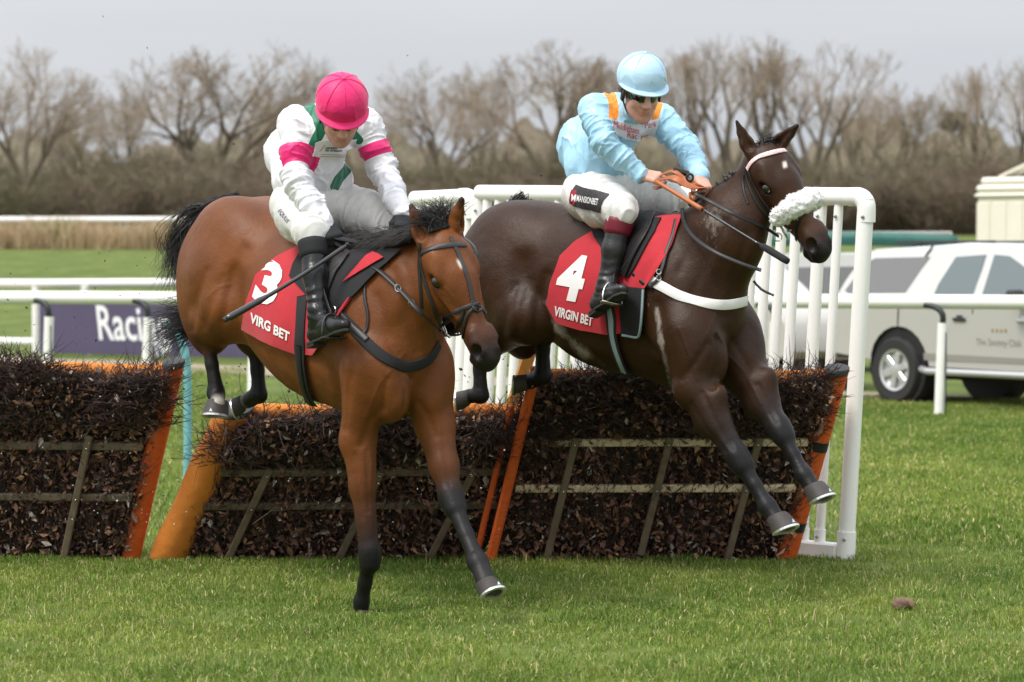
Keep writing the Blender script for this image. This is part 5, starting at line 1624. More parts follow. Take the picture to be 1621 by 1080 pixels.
def build_jockey(J):
    Fm = J['frame']; q = J['pts']; c0 = J['head']; h = nrm(J['h']); g = nrm(J['g'] - h * (np.asarray(J['g']) @ h)); w = np.cross(h, g)
    k = J.get('hscale', 1.06)
    A = np.array([g, w, h])
    X = lambda a, b, c: c0 + (g * a + w * b + h * c) * k
    root = empty('person', Fm.L(J['seat'][0], 0, J['seat'][1])); tag(root, J['label'], 'person')
    # ---- body: one continuous skin
    S = Sculpt(.0048)
    sk = np.array([.66, .36, .27])
    S.ell(X(-.012, 0, .035), np.array([.098, .078, .095]) * k, A, .03, sk)
    S.ell(X(.030, 0, -.030), np.array([.068, .064, .088]) * k, A, .03, sk)
    S.cone(X(.045, 0, -.085), .040 * k, X(.072, 0, -.112), .024 * k, .03, sk)
    for s in (-1, 1):
        S.ell(X(.060, s * .040, -.040), np.array([.026, .024, .022]) * k, A, .02, sk)
        S.cone(X(.02, s * .05, -.075), .022 * k, X(.062, s * .018, -.11), .020 * k, .03, sk)
        S.ell(X(-.005, s * .080, -.025), np.array([.020, .010, .032]) * k, A, .008, sk * .9)
        S.ell(X(.094, s * .033, .004), np.array([.016, .018, .012]) * k, A, .012, sub=True)
        S.ell(X(.080, s * .032, .002), np.array([.013, .014, .012]) * k, A, .006, sk * .8)
        S.cone(X(.088, s * .012, .016), .008 * k, X(.078, s * .055, .014), .008 * k, .012, sk * .7)
        S.ell(X(.104, s * .013, -.044), np.array([.011, .010, .009]) * k, A, .008, sk)
    S.cone(X(.092, 0, .010), .010 * k, X(.116, 0, -.038), .0135 * k, .014, sk)
    S.cone(X(.090, -.018, -.071), .0065 * k, X(.090, .018, -.071), .0065 * k, .008, sk * np.array([.85, .6, .6]))
    S.cone(X(.086, -.016, -.083), .0075 * k, X(.086, .016, -.083), .0075 * k, .008, sk * np.array([.85, .6, .6]))
    S.cone(X(.104, -.022, -.077), .0022 * k, X(.104, .022, -.077), .0022 * k, .004, sub=True)
    neck = (q['shR'] + q['shL']) / 2
    S.cone(X(-.03, 0, -.06), .056, neck, .062, .03, sk)
    S.cone(neck * .75 + q['waist'] * .25, .12, q['waist'], .105, .06, sk)
    S.cone(q['hipR'], .10, q['hipL'], .10, .06, sk)
    S.cone(q['waist'], .10, (q['hipR'] + q['hipL']) / 2, .11, .06, sk)
    for s in 'RL':
        S.cone(neck, .07, q['sh' + s], .06, .05, sk)
        S.chain([q['sh' + s], q['el' + s], q['wr' + s]], [.050, .038, .027], .02, [sk] * 3)
        S.chain([q['hip' + s], q['kn' + s], q['an' + s]], [.075, .050, .034], .03, [sk] * 3)
        S.cone(q['an' + s], .032, q['an' + s] * .55 + q['he' + s] * .3 + q['to' + s] * .15, .022, .02, sk)
        hd = J['hand' + s]
        hand_prims(S, q['wr' + s], hd['kn'], hd['nb'], hd['side'], hd.get('curl', (65, 80, 45)), sk)
    V, F, Cc = S.mesh(want_col=True, sharp=.01)
    # stubble on the jaw
    d = V - c0; st = np.exp(-(((d @ h) / k + .105) / .035) ** 2 - (((d @ g) / k - .05) / .06) ** 2) * (np.linalg.norm(d, axis=1) < .2)
    Cc = Cc * (1 - .35 * st[:, None])
    mesh_np('body', V, F, J['skin'], True, {'skin': Cc}, root)
    # ---- silks
    S = Sculpt(.0052)
    J['torso'](S, Fm, q)
    for s in 'RL':
        a, b, c = q['sh' + s], q['el' + s], q['wr' + s]
        S.chain([a, a * .5 + b * .5, b, b * .5 + c * .5, c], J['sleeve'], .035)
        S.cone(neck - Fm.f * .02, .092, a, .072, .06)
    S.cone(neck - h * .0 + np.array([0, 0, .0]), .085, X(-.03, 0, -.085), .062, .03)
    V, F = S.mesh()
    n = vnormals(V, F)
    disp = np.zeros(len(V)); arm = {}
    for s in 'RL':
        for (a, b, nm) in ((q['sh' + s], q['el' + s], 'u'), (q['el' + s], q['wr' + s], 'l')):
            ba = b - a; t = ((V - a) @ ba) / (ba @ ba); tc_ = np.clip(t, 0, 1)
            dd = np.linalg.norm(V - a - tc_[:, None] * ba, axis=1)
            m = np.exp(-np.clip(dd - .075, 0, 1) / .02)
            ln = np.linalg.norm(ba)
            pn = np.linalg.norm(V - a, axis=1)
            Q_ = np.stack([t * ln * 3.4 + .5 * ((V - a) @ Fm.r), (V @ Fm.r) * .8, (V @ Fm.f) * .8], 1)
            rg = 1 - np.abs(vnoise(Q_, 13, 5 + ord(s), 3)) * 1.6
            bend = np.exp(-((t - 1) / .3) ** 2) if nm == 'u' else np.exp(-(t / .3) ** 2)
            cs = np.clip(1 - np.abs(vnoise(Q_ * 1.0 + 3.3, 22, 15 + ord(s), 2)), 0, 1) ** 5
            disp += m * (np.clip(rg, -1, 1) - .35) * (.0042 + .0055 * bend) + m * cs * .0095
            arm[s + nm] = (t, dd)
    ax1 = nrm(q['waist'] - neck)
    u = (V - neck) @ ax1
    tw = vnoise(np.stack([V @ Fm.r * 2.2, V @ Fm.f * 2.2, u * .8], 1), 14, 9, 3)
    crs = np.clip(1 - np.abs(vnoise(np.stack([V @ Fm.r * 1.6, V @ Fm.f * 1.6, u * .9], 1), 20, 19, 2)), 0, 1) ** 5
    disp += ((.45 - np.abs(tw) ** .8) * .012 + crs * .010) * np.clip((np.minimum(arm['Ru'][1], arm['Lu'][1]) - .06) / .05, 0, 1)
    V = V + n * disp[:, None]
    attrs = J['silkmask'](V, arm, q)
    silks = mesh_np('silks_jacket', V, F, J['silkmat'], True, attrs, root)
    J['silk_bvh'] = make_bvh(V, F)
    # ---- breeches
    S = Sculpt(.0054)
    hm = (q['hipR'] + q['hipL']) / 2
    S.cone(q['hipR'] * .8 + q['hipL'] * .2, .125, q['hipL'] * .8 + q['hipR'] * .2, .125, .06)
    S.cone(hm * .4 + q['waist'] * .6, .125, hm, .14, .08)
    S.ell(hm - Fm.f * .07 + np.array([0, 0, -.01]), (.15, .165, .12), Fm.ax(0), .06)
    for s in 'RL':
        a, b, c = q['hip' + s], q['kn' + s], q['an' + s]
        S.chain([a, a * .5 + b * .5, b], J.get('thigh', [.125, .105, .078]), .05)
        S.cone(b, .076, b * .84 + c * .16, .060, .03)
    V, F = S.mesh(); n = vnormals(V, F); disp = np.zeros(len(V))
    for s in 'RL':
        a, b = q['hip' + s], q['kn' + s]; ba = b - a; t = ((V - a) @ ba) / (ba @ ba)
        dd = np.linalg.norm(V - a - np.clip(t, 0, 1)[:, None] * ba, axis=1)
        m = np.exp(-np.clip(dd - .13, 0, 1) / .03) * np.clip(t * 3 + .6, 0, 1)
        lb = np.linalg.norm(ba)
        Q_ = np.stack([t * lb * 3.0, (V @ Fm.r) * .7, (V @ Fm.f) * .7 + V[:, 2] * .5], 1)
        rg = 1 - np.abs(vnoise(Q_, 11, 11 + ord(s), 3)) * 1.6
        cs = np.clip(1 - np.abs(vnoise(Q_ + 1.7, 20, 25 + ord(s), 2)), 0, 1) ** 5
        disp += m * ((np.clip(rg, -1, 1) - .35) * .0065 + cs * .009)
    disp += (.45 - np.abs(vnoise(V, 14, 21, 3)) ** .8) * .006
    V = V + n * disp[:, None]
    kl = V - q['knL']
    mud = np.exp(-(np.linalg.norm(kl, axis=1) / .12) ** 2) * 1.3 + vnoise(V, 45, 31, 3) * .55 - 1.0
    br = mesh_np('breeches', V, F, m_breech, True, {'mud': mud}, root)
    J['br_bvh'] = make_bvh(V, F)
    # ---- boots
    for s in 'RL':
        b, c, he, to = q['kn' + s], q['an' + s], q['he' + s], q['to' + s]
        top = b * .74 + c * .26
        S = Sculpt(.0052)
        S.chain([top, top * .6 + c * .4, c], [.060, .060, .045], .02)
        fd = nrm(to - he); sd = nrm(np.cross(fd, c - he)); upf = np.cross(sd, fd)
        if upf @ (c - he) < 0: upf = -upf
        S.cone(c, .045, he + upf * .045 + fd * .03, .038, .03)
        S.cone(he + upf * .034 + fd * .035, .036, to + upf * .030 - fd * .04, .030, .03, None, None, (upf, .95))
        S.cone(c * .7 + (he + fd * .1) * .3, .040, to * .75 + he * .25 + upf * .035, .030, .04)
        S.cut(top, top - c)
        V, F = S.mesh(); n = vnormals(V, F)
        ba = c - top; t = ((V - top) @ ba) / (ba @ ba); lnb = np.linalg.norm(ba)
        cr_ = np.exp(-((t - .95) / .33) ** 2)
        ph = t * lnb * 2 * math.pi / .040 + vnoise(V, 18, 7, 3) * 4.5
        V = V + n * (cr_ * np.sin(ph) * (.0022 + .002 * vnoise(V, 9, 17, 2)) + vnoise(V, 25, 8, 2) * .0012)[:, None]
        bo = mesh_np('boot', V, F, J['bootmat'], True, None, root)
        mb = MB(); ln_ = np.linalg.norm(to - he)
        out = [(-.03, .012), (-.02, .027), (.06, .031), (.14, .028), (.20 * ln_ / .27 + .02, .036), (.22 * ln_ / .27, .034), (ln_ - .018, .020), (ln_ - .010, 0)]
        out = out + [(x, -y) for (x, y) in out[-2::-1]]
        mb.prism(out[::-1], fd, sd, upf, he + upf * .004, .012)
        mb.prism([(-.028, -.024), (.05, -.029), (.05, .029), (-.028, .024)], fd, sd, upf, he - upf * .009, .0135)
        mb.build('sole', m_sole, bo)
        mb = MB(); n8 = 22; prof = []
        axb = tri_axes(top - c, Fm.f); axb = np.array([axb[1], axb[2], axb[0]])
        mb.lathe([(.060, -.034), (.0655, -.032), (.0685, -.012), (.0715, .004), (.074, .026), (.0755, .046), (.068, .052)], top, axb, 24)
        mb.build('boot_cuff', J['cuffmat'], root, True)
    if J.get('glove'):
        for s in 'RL':
            S = Sculpt(.0042); hd = J['hand' + s]; wr = q['wr' + s]
            hand_prims(S, wr, hd['kn'], hd['nb'], hd['side'], hd.get('curl', (65, 80, 45)), None, 1.0, .0035)
            ad = nrm(q['el' + s] - wr)
            S.cone(wr, .031, wr + ad * .045, .036, .01)
            V, F = S.mesh()
            gl = mesh_np('glove', V, F, m_glove, True, None, root)
            mb = MB(); axb = tri_axes(ad, Fm.f); axb = np.array([axb[1], axb[2], axb[0]])
            mb.lathe([(.034, .028), (.0385, .029), (.0392, .041), (.034, .042)], wr, axb, 20)
            mb.build('white_cuff', m_white, gl, True)
    # ---- cap over the helmet
    S = Sculpt(.0050)
    hc = X(-.008, 0, .060)
    S.ell(hc, np.array([.126, .112, .114]) * k, A, .02)
    S.cut(X(.02, 0, .014), -(h + g * .18))
    V, F = S.mesh(); n = vnormals(V, F)
    fr_ = np.clip(((V - hc) @ g) / .1, 0, 1) * np.clip(1 - ((V - hc) @ h) / .09, 0, 1)
    V = V + n * (vnoise(V, 22, 4, 2) * .0022 + fr_ * np.clip(1 - np.abs(vnoise(V, 26, 51, 2)), 0, 1) ** 5 * .006 + np.abs(vnoise(V, 30, 41, 2)) * .002 * (((V - hc) @ h) < .06))[:, None]
    cp = mesh_np('helmet', V, F, J['capmat'], True, {'mud': -np.ones(len(V))}, root)
    J['cap_bvh'] = make_bvh(V, F)
    mb = MB()
    for i in range(8):
        a = math.pi * 2 * i / 8; pts = []
        for j in range(13):
            e = R(6 + 84 * j / 12)
            pts.append(hc + k * (.1275 * math.cos(e) * math.cos(a) * g + .1135 * math.cos(e) * math.sin(a) * w + .1155 * math.sin(e) * h))
        mb.tube(pts, .0016, 5)
    mb.lathe([(.012, -.001), (.012, .003), (.007, .007), (.001, .008)], hc + h * .1145 * k, np.array([g, w, h]), 12)
    mb.build('cap_seams', J['capmat'], root, True)
    # peak
    mbv, mbf = [], []; nu, nv = 25, 6
    for l in (0, 1):
        for i in range(nu):
            a = R(-78 + 156 * i / (nu - 1))
            for j in range(nv):
                e = j / (nv - 1); ext = .036 * math.cos(a * .92) ** 1.0 * e
                rr = np.array([.122 * math.cos(a), .109 * math.sin(a)]) * k
                dirn = nrm(rr)
                rr = rr + dirn * ext
                dz = .006 - .30 * ext - .18 * rr[0] * .4
                mbv.append(hc + g * rr[0] + w * rr[1] + h * (dz - .028 * k + (.005 if l == 0 else 0)))
    def id_(l, i, j): return l * nu * nv + i * nv + j
    for i in range(nu - 1):
        for j in range(nv - 1):
            mbf.append((id_(0, i, j), id_(0, i, j + 1), id_(0, i + 1, j + 1), id_(0, i + 1, j)))
            mbf.append((id_(1, i, j), id_(1, i + 1, j), id_(1, i + 1, j + 1), id_(1, i, j + 1)))
        mbf.append((id_(0, i, nv - 1), id_(1, i, nv - 1), id_(1, i + 1, nv - 1), id_(0, i + 1, nv - 1)))
    mesh_np('cap_peak', np.array(mbv), np.array(mbf), J['capmat'], True, {'mud': -np.ones(len(mbv))}, root)
    # goggles, strap, chin harness
    nu, nv = 21, 6; GV = []
    for l in (0, 1):
        for i in range(nu):
            a = R(-72 + 144 * i / (nu - 1))
            for j in range(nv):
                z = .014 - .046 * j / (nv - 1)
                if j == nv - 1: z += .014 * math.exp(-(a / .22) ** 2)
                r_ = (.106 if l == 0 else .102) - .06 * abs(z + 0.0) ** 1.1
                GV.append(X(r_ * math.cos(a) - .004, r_ * .78 * math.sin(a), z))
    GF = []
    for i in range(nu - 1):
        for j in range(nv - 1):
            GF.append((id2(0, i, j, nu, nv), id2(0, i + 1, j, nu, nv), id2(0, i + 1, j + 1, nu, nv), id2(0, i, j + 1, nu, nv)))
            GF.append((id2(1, i, j, nu, nv), id2(1, i, j + 1, nu, nv), id2(1, i + 1, j + 1, nu, nv), id2(1, i + 1, j, nu, nv)))
        for j in (0, nv - 1):
            GF.append((id2(0, i, j, nu, nv), id2(1, i, j, nu, nv), id2(1, i + 1, j, nu, nv), id2(0, i + 1, j, nu, nv)))
    mesh_np('goggles', np.array(GV), np.array(GF), m_goggle, True, None, root)
    mb = MB()
    for s in (-1, 1):
        pts = [X(.03, s * .088, .02), X(.012, s * .086, -.03), X(.03, s * .068, -.085), X(.05, s * .035, -.122), X(.056, 0, -.132)]
        pts = catmull(pts, .012)
        ribbon(mb, pts, [nrm(p - X(.0, 0, -.03)) for p in pts], .014, .003)
        pts = catmull([X(-.10, s * .05, -.02), X(-.06, s * .082, -.01), X(.0, s * .092, .0)], .012)
        ribbon(mb, pts, [nrm(p - X(-.03, 0, -.03)) for p in pts], .022, .004)
        mb.box(X(.012, s * .089, -.025), (.035, .010, .05), A, .004)
    mb.build('helmet_harness', m_helm_strap, root, True)
    J['root'] = root; J['A'] = A; J['X'] = X
    return J
def id2(l, i, j, nu, nv): return l * nu * nv + i * nv + j
m_sole = mat('boot_sole', (.014, .013, .012), .6, bump=.001, bscale=90)

# ---------------------------------------------------------------- rider in white, pink cap
_M = F1.M
r_, f_ = F1.r, F1.f
q1 = dict(shR=_M(468, 196, .20), shL=_M(580, 200, -.18), elR=_M(470, 287, .27), elL=_M(606, 270, -.23), wrR=_M(513, 354, .22), wrL=_M(638, 338, -.13),
          hipR=_M(468, 325, .14), hipL=_M(525, 322, -.13), waist=_M(488, 280, 0), knR=_M(494, 365, .27), knL=_M(634, 360, -.25),
          anR=_M(504, 492, .33), heR=_M(496, 545, .33), toR=_M(553, 522, .36))
z_ = q1['anR'][2]
q1['anL'] = F1.L((q1['anR'] - F1.O) @ f_, -.31, z_); q1['heL'] = F1.L((q1['heR'] - F1.O) @ f_, -.31, q1['heR'][2]); q1['toL'] = F1.L((q1['toR'] - F1.O) @ f_, -.34, q1['toR'][2])
def torso1(S, Fm, q):
    M = Fm.M
    for s in (-1, 1):
        S.cone(M(490, 268, s * .07), .145, M(514, 206, s * .085), .112, .08)
    S.ell(M(455, 245, .10), (.10, .11, .14), Fm.ax(0), .06)
    S.cone(M(470, 288, .12), .105, M(528, 285, -.10), .095, .06)
def silk1(V, arm, q):
    b = np.full(len(V), -1.0)
    for s, t0 in (('R', .60), ('L', .56)):
        t, d = arm[s + 'u']
        tt, dl = arm[s + 'l']
        x = .145 - np.abs(t - t0)
        x = np.where((d < .115) & (d < dl + .05), x, -1)
        b = np.maximum(b, x)
    facing = 1.0
    gl = 8.5 - linedist(V, [(474, 150), (486, 163), (501, 182), (509, 205), (500, 222), (493, 240)])
    g2 = 7.0 - linedist(V, [(560, 213), (568, 222)])
    g3 = 7.5 - linedist(V, [(556, 250), (550, 268), (536, 284), (530, 296)])
    g = np.maximum(np.maximum(gl, g2), g3)
    g = np.where(b > 0, -1, g)
    return {'band': b, 'brace': g}
m_silk1 = mat('white_silk', (.80, .79, .83), .45, var=.03, vscale=30, bump=.003, bscale=34, masks=(('brace', (.008, .16, .085)), ('band', (.78, .012, .17))), sheen=.1)
m_cap1 = mat('pink_silk', (.78, .010, .15), .55, var=.08, vscale=25, bump=.002, bscale=50, sheen=.15)
fh = np.array([.17, -.985, 0]); al = R(42)
J1 = dict(frame=F1, pts=q1, seat=(-.45, 1.9), head=P(540, 177, 13.46), h=fh * math.sin(al) + np.array([0, 0, math.cos(al)]), g=fh * math.cos(al) - np.array([0, 0, math.sin(al)]),
          label='jockey in white jacket with pink armbands and bright pink cap, head bowed over the reins', torso=torso1, sleeve=[.068, .067, .060, .051, .042],
          silkmask=silk1, silkmat=m_silk1, capmat=m_cap1, bootmat=m_boot, cuffmat=mat('black_sock', (.010, .010, .012), .8), skin=m_skin, hscale=1.1, thigh=[.125, .112, .082])
GLV = True
J1['glove'] = True
J1['handR'] = dict(kn=q1['wrR'] + nrm(_M(543, 390, .20) - q1['wrR']) * .092, nb=nrm(np.array([.25, -.75, .6])), side=np.array([.8, -.1, .5]))
J1['handL'] = dict(kn=q1['wrL'] + nrm(_M(640, 372, -.06) - q1['wrL']) * .092, nb=nrm(np.array([.2, -.8, .45])), side=np.array([-.9, 0, .2]))

# ---------------------------------------------------------------- rider in pale blue
_M = F2.M
q2 = dict(shR=_M(942, 174, .20), shL=_M(1046, 190, -.19), elR=_M(957, 226, .27), elL=_M(1086, 234, -.23), wrR=_M(1013, 276, .16), wrL=_M(1108, 280, .03),
          hipR=_M(928, 308, .14), hipL=_M(978, 305, -.13), waist=_M(944, 268, 0), knR=_M(984, 332, .26), knL=_M(1062, 320, -.24),
          anR=_M(962, 446, .33), heR=_M(942, 496, .33), toR=_M(992, 464, .42))
z_ = q2['anR'][2]; f_ = F2.f
q2['anL'] = F2.L((q2['anR'] - F2.O) @ f_, -.31, z_); q2['heL'] = F2.L((q2['heR'] - F2.O) @ f_, -.31, q2['heR'][2]); q2['toL'] = F2.L((q2['toR'] - F2.O) @ f_, -.38, q2['toR'][2])
def torso2(S, Fm, q):
    M = Fm.M
    for s in (-1, 1):
        S.cone(M(940, 255, s * .07), .145, M(980, 196, s * .085), .115, .08)
    S.ell(M(920, 225, .06), (.11, .12, .14), Fm.ax(-20), .06)
    S.cone(M(930, 268, .12), .10, M(975, 268, -.10), .10, .06)
def silk2(V, arm, q):
    g = 7.5 - linedist(V, [(936, 129), (954, 133), (968, 152), (972, 168), (971, 184)])
    g2 = 6.0 - linedist(V, [(1043, 166), (1037, 186)])
    return {'brace': np.maximum(g, g2), 'band': np.full(len(V), -1.0)}
m_silk2 = mat('pale_blue_silk', (.36, .62, .78), .42, var=.04, vscale=25, bump=.003, bscale=34, masks=(('brace', (.85, .27, .012)),), sheen=.1)
m_cap2 = mat('pale_blue_cap', (.46, .67, .83), .48, var=.04, vscale=25, bump=.001, bscale=60)
fh = np.array([.32, -.947, 0]); al = R(22)
J2 = dict(frame=F2, pts=q2, seat=(-.5, 2.0), head=P(1014, 143, 14.2), h=fh * math.sin(al) + np.array([0, 0, math.cos(al)]), g=fh * math.cos(al) - np.array([0, 0, math.sin(al)]),
          label='jockey in pale blue jacket with orange shoulder straps, pale blue cap and bare hands', torso=torso2, sleeve=[.069, .066, .058, .049, .040],
          silkmask=silk2, silkmat=m_silk2, capmat=m_cap2, bootmat=m_boot2, cuffmat=mat('maroon_boot_top', (.16, .006, .02), .5), skin=m_skin, hscale=1.1, thigh=[.125, .118, .085])
J2['handR'] = dict(kn=q2['wrR'] + nrm(_M(1043, 281, .12) - q2['wrR']) * .092, nb=nrm(np.array([-.1, -.65, .75])), side=np.array([.5, .5, .6]), curl=(40, 70, 45))
J2['handL'] = dict(kn=q2['wrL'] + nrm(_M(1117, 298, .06) - q2['wrL']) * .088, nb=nrm(np.array([.35, -.75, .5])), side=np.array([-.9, 0, .3]))
if 'jockey' not in SKIP:
    build_jockey(J1); build_jockey(J2)
# ================================================================== tack
def wave_fn(amp, seed, fu=3.0, fv=1.0):
    def f(nv, nu):
        rs = np.random.RandomState(seed)
        u = np.linspace(0, 1, nu)[None]; v = np.linspace(0, 1, nv)[:, None]
        return amp * (v ** 1.5) * (1.0 + np.sin(2 * math.pi * (fu * u + .35 * v + rs.rand()) + 1.5 * np.sin(5 * u + 3 * v)))
    return f
def cloth(name, H, top, bot, lf, rt, off, th, mt, parent, wave=None, nu=44, nv=44, mirror=True):
    V, F = sheet_px(H['bvh'], coons(top, bot, lf, rt, nu, nv), off, th, wave)
    one = (V, F)
    if mirror: V, F = mirror_sheet(V, F, H['frame'].O, H['frame'].r)
    o = mesh_np(name, V, F, mt, True, None, parent)
    o.data.set_sharp_from_angle(angle=R(60))
    return o, make_bvh(*one)
def stirrup(mb, c, fd, sd, upf):
    a = np.linspace(0, math.pi, 15)
    pts = [c + sd * .055 * math.cos(t) + upf * (.0 + .115 * math.sin(t) ** .8) for t in a]
    mb.tube(pts, .0045, 6)
    mb.box(c, (.03, .125, .008), (fd, sd, upf), .002)
def bridle(H, parent, spec):
    pass

def strap_obj(nm, bv, px, wd, m, parent, off=.002, mirror=None):
    mb = MB(); strap_px(mb, bv, px, wd, .004, off, 2.0)
    if not mb.n: return
    mb.build(nm, m, parent, True)
    if mirror is not None:
        mv = MB(); V = np.concatenate(mb.v); O_, r_ = mirror
        Vm = V - 2 * ((V - O_) @ r_)[:, None] * r_
        mv.v = [Vm]; mv.n = len(Vm); mv.f = {k: [list(f)[::-1] for f in mb.f[k]] for k in mb.f}; mv.big = [list(f)[::-1] for f in mb.big]
        mv.build(nm, m, parent, True)
def tack1():
    H = H1; root = H['root']; bv = H['bvh']; Fm = H['frame']; mir = (Fm.O, Fm.r); X = H['X']; A = H['A']; hm = (hd1['poll'], A[1])
    # number cloth
    c, cb = cloth('saddle_cloth', H, [(408, 436), (440, 408), (474, 392), (500, 398), (560, 404), (612, 402)], [(387, 520), (420, 538), (470, 560), (500, 562), (516, 540), (560, 470)],
                  [(408, 436), (394, 475), (387, 520)], [(612, 402), (590, 432), (560, 470)], .010, .005, m_red, root, wave_fn(.006, 3, 2.6))
    text_on('number', cb, '3', (399, 469), (74, 31), (26, -84), m_print, c, .004, .05)
    text_on('lettering', cb, 'VIRG', (397, 510), (14.6, 7.0), (2, -21), m_print, c, .004, .035)
    text_on('lettering', cb, 'BET', (433, 528), (15.0, 7.5), (2, -20), m_print, c, .004, .035)
    # black weight pad and saddle
    sp, sb = cloth('saddle_pad', H, [(480, 400), (520, 402), (570, 400), (640, 398)], [(462, 440), (490, 470), (520, 505), (562, 470)], [(480, 400), (468, 420), (462, 440)], [(640, 398), (600, 432), (562, 470)], .016, .007, m_pad, root, None)
    # red corner of the cloth shows in front of the flap
    cloth('cloth_corner', H, [(572, 424), (586, 410), (596, 405)], [(548, 450), (575, 434), (614, 412)], [(572, 424), (560, 436), (548, 450)], [(596, 405), (606, 408), (614, 412)], .031, .003, m_red, root, None, 14, 14, False)
    fl, fb = cloth('saddle_flap', H, [(500, 405), (530, 405), (556, 408)], [(514, 470), (520, 490), (524, 470)], [(500, 405), (505, 440), (514, 470)], [(556, 408), (538, 435), (524, 470)], .028, .008, m_tack2, root, None, 24, 24)
    mb = MB(); pts = catmull([(557, 409), (545, 420), (528, 440), (520, 470), (517, 495)], 3); pp = [hit(bv, *p) for p in pts]; pp = [h[0] + h[1] * .034 for h in pp if h]
    mb.tube(smooth_rows(pp, 3), .0045, 6); mb.build('flap_edge', m_tack, root, True)
    # saddle tree: low ridge under the rider
    S = Sculpt(.009)
    S.cone(Fm.L(-.40, 0, 1.715), .09, Fm.L(-.08, 0, 1.68), .08, .03, None, None, (Fm.r, 1.35))
    S.cone(Fm.L(-.48, 0, 1.80), .05, Fm.L(-.44, 0, 1.78), .05, .05, None, None, (Fm.r, 2.0))
    S.cone(Fm.L(-.08, 0, 1.72), .035, Fm.L(-.05, 0, 1.71), .04, .05, None, None, (Fm.r, 1.8))
    V, F = S.mesh(); mesh_np('saddle', V, F, m_tack, True, None, root)
    # girth and surcingle
    mb = MB(); strap_px(mb, bv, [(483, 470), (480, 520), (479, 560), (487, 610), (503, 650), (525, 682)], .068, .006, .018, 3, mir); mb.build('girth', m_web, root, True)
    mb = MB(); strap_px(mb, bv, [(479, 545), (480, 565), (487, 612), (503, 650), (520, 678)], .030, .004, .026, 3); mb.build('girth_buckle_strap', m_tack, root, True)
    # breast girth
    mb = MB(); strap_px(mb, bv, [(524, 472), (540, 498), (560, 520), (590, 552), (622, 574), (650, 580), (680, 568), (694, 545)], .052, .006, .004, 3); mb.build('breast_girth', m_pad, root, True)
    mb = MB(); strap_px(mb, bv, [(524, 474), (545, 502), (566, 525), (582, 540)], .026, .004, .014, 3); mb.build('breast_strap', m_tack2, root, True)
    mb = MB(); h = hit(bv, 533, 492)
    if h: ax = tri_axes(nrm(hit(bv, 545, 503)[0] - h[0]), h[1]); mb.tube([h[0] + h[1] * .022 + ax[0] * .018 * math.cos(t) + ax[1] * .018 * math.sin(t) for t in np.linspace(0, 2 * math.pi, 13)], .003, 5, False); mb.build('buckle', m_steel, root)
    mb = MB(); strap_px(mb, bv, [(592, 420), (580, 440), (578, 470), (583, 500), (580, 524), (572, 532)], .014, .004, .006, 3); mb.build('neck_strap', m_tack, root, True)
    # bridle
    br = empty('bridle', hd1['poll'] - np.array(root.location)); br.parent = root
    def B(nm, px, wd=.018, m=m_tack2, off=.002, mirror=hm): strap_obj(nm, bv, px, wd, m, br, off, mirror)
    B('browband', [(665, 402), (672, 398), (690, 392), (715, 388), (737, 388)], .024, m_tack2, .003, None)
    B('cheek_strap', [(664, 385), (667, 420), (674, 450), (684, 478), (694, 505), (698, 520)], .017)
    B('throat_latch', [(664, 395), (664, 430), (666, 460), (668, 490)], .014, m_tack)
    B('face_strap', [(713, 376), (722, 395), (733, 420), (742, 448), (748, 478)], .018, m_tack2, .002, None)
    B('noseband', [(704, 503), (722, 493), (740, 486), (750, 483), (762, 489), (768, 496)], .020, m_tack2, .003, None)
    B('flash_strap', [(752, 486), (740, 500), (735, 520), (733, 540), (730, 548)], .016, m_tack, .004, None)
    B('flash_strap', [(735, 492), (728, 510), (720, 525), (716, 540)], .016, m_tack, .004, None)
    mb = MB(); h = hit(bv, 754, 487)
    if h:
        for k_ in range(5):
            a = k_ * 2.5; mb.tube([h[0] + h[1] * .008 + A[0] * .02 * math.sin(a + t) + A[1] * .022 * math.cos(a * .7 + t) + h[1] * .006 * math.sin(3 * t) for t in np.linspace(0, 4, 9)], .005, 5)
        mb.build('noseband_knot', m_tack2, br, True)
    h = hitn(bv, 702, 518)
    bit = h[0] + h[1] * .012
    mb = MB(); mb.tube([bit + A[0] * .038 * math.sin(t) + nrm(A[2] * .8 - A[1] * .6) * .034 * math.cos(t) for t in np.linspace(0, 2 * math.pi, 25)], .004, 6, False); mb.build('bit_ring', m_steel, br, True)
    mb = MB(); d_ = nrm(A[2] * .9 - A[1] * .3 + A[0] * .5); mb.tube([bit + A[0] * .03, bit + A[0] * .03 + d_ * .03, bit + A[0] * .03 + d_ * .06], [.006, .005, .007], 6); mb.build('bit_bar', m_steel, br, True)
    return bit
def reins(parent, pts, mt, wd=.02, name='rein', nrmv=None, rad=None):
    mb = MB(); p = catmull(np.array(pts), .02)
    if rad: mb.tube(p, rad, 6)
    else: ribbon(mb, p, [nrmv] * len(p) if np.ndim(nrmv) == 1 else nrmv, wd, .004)
    return mb.build(name, mt, parent, True)

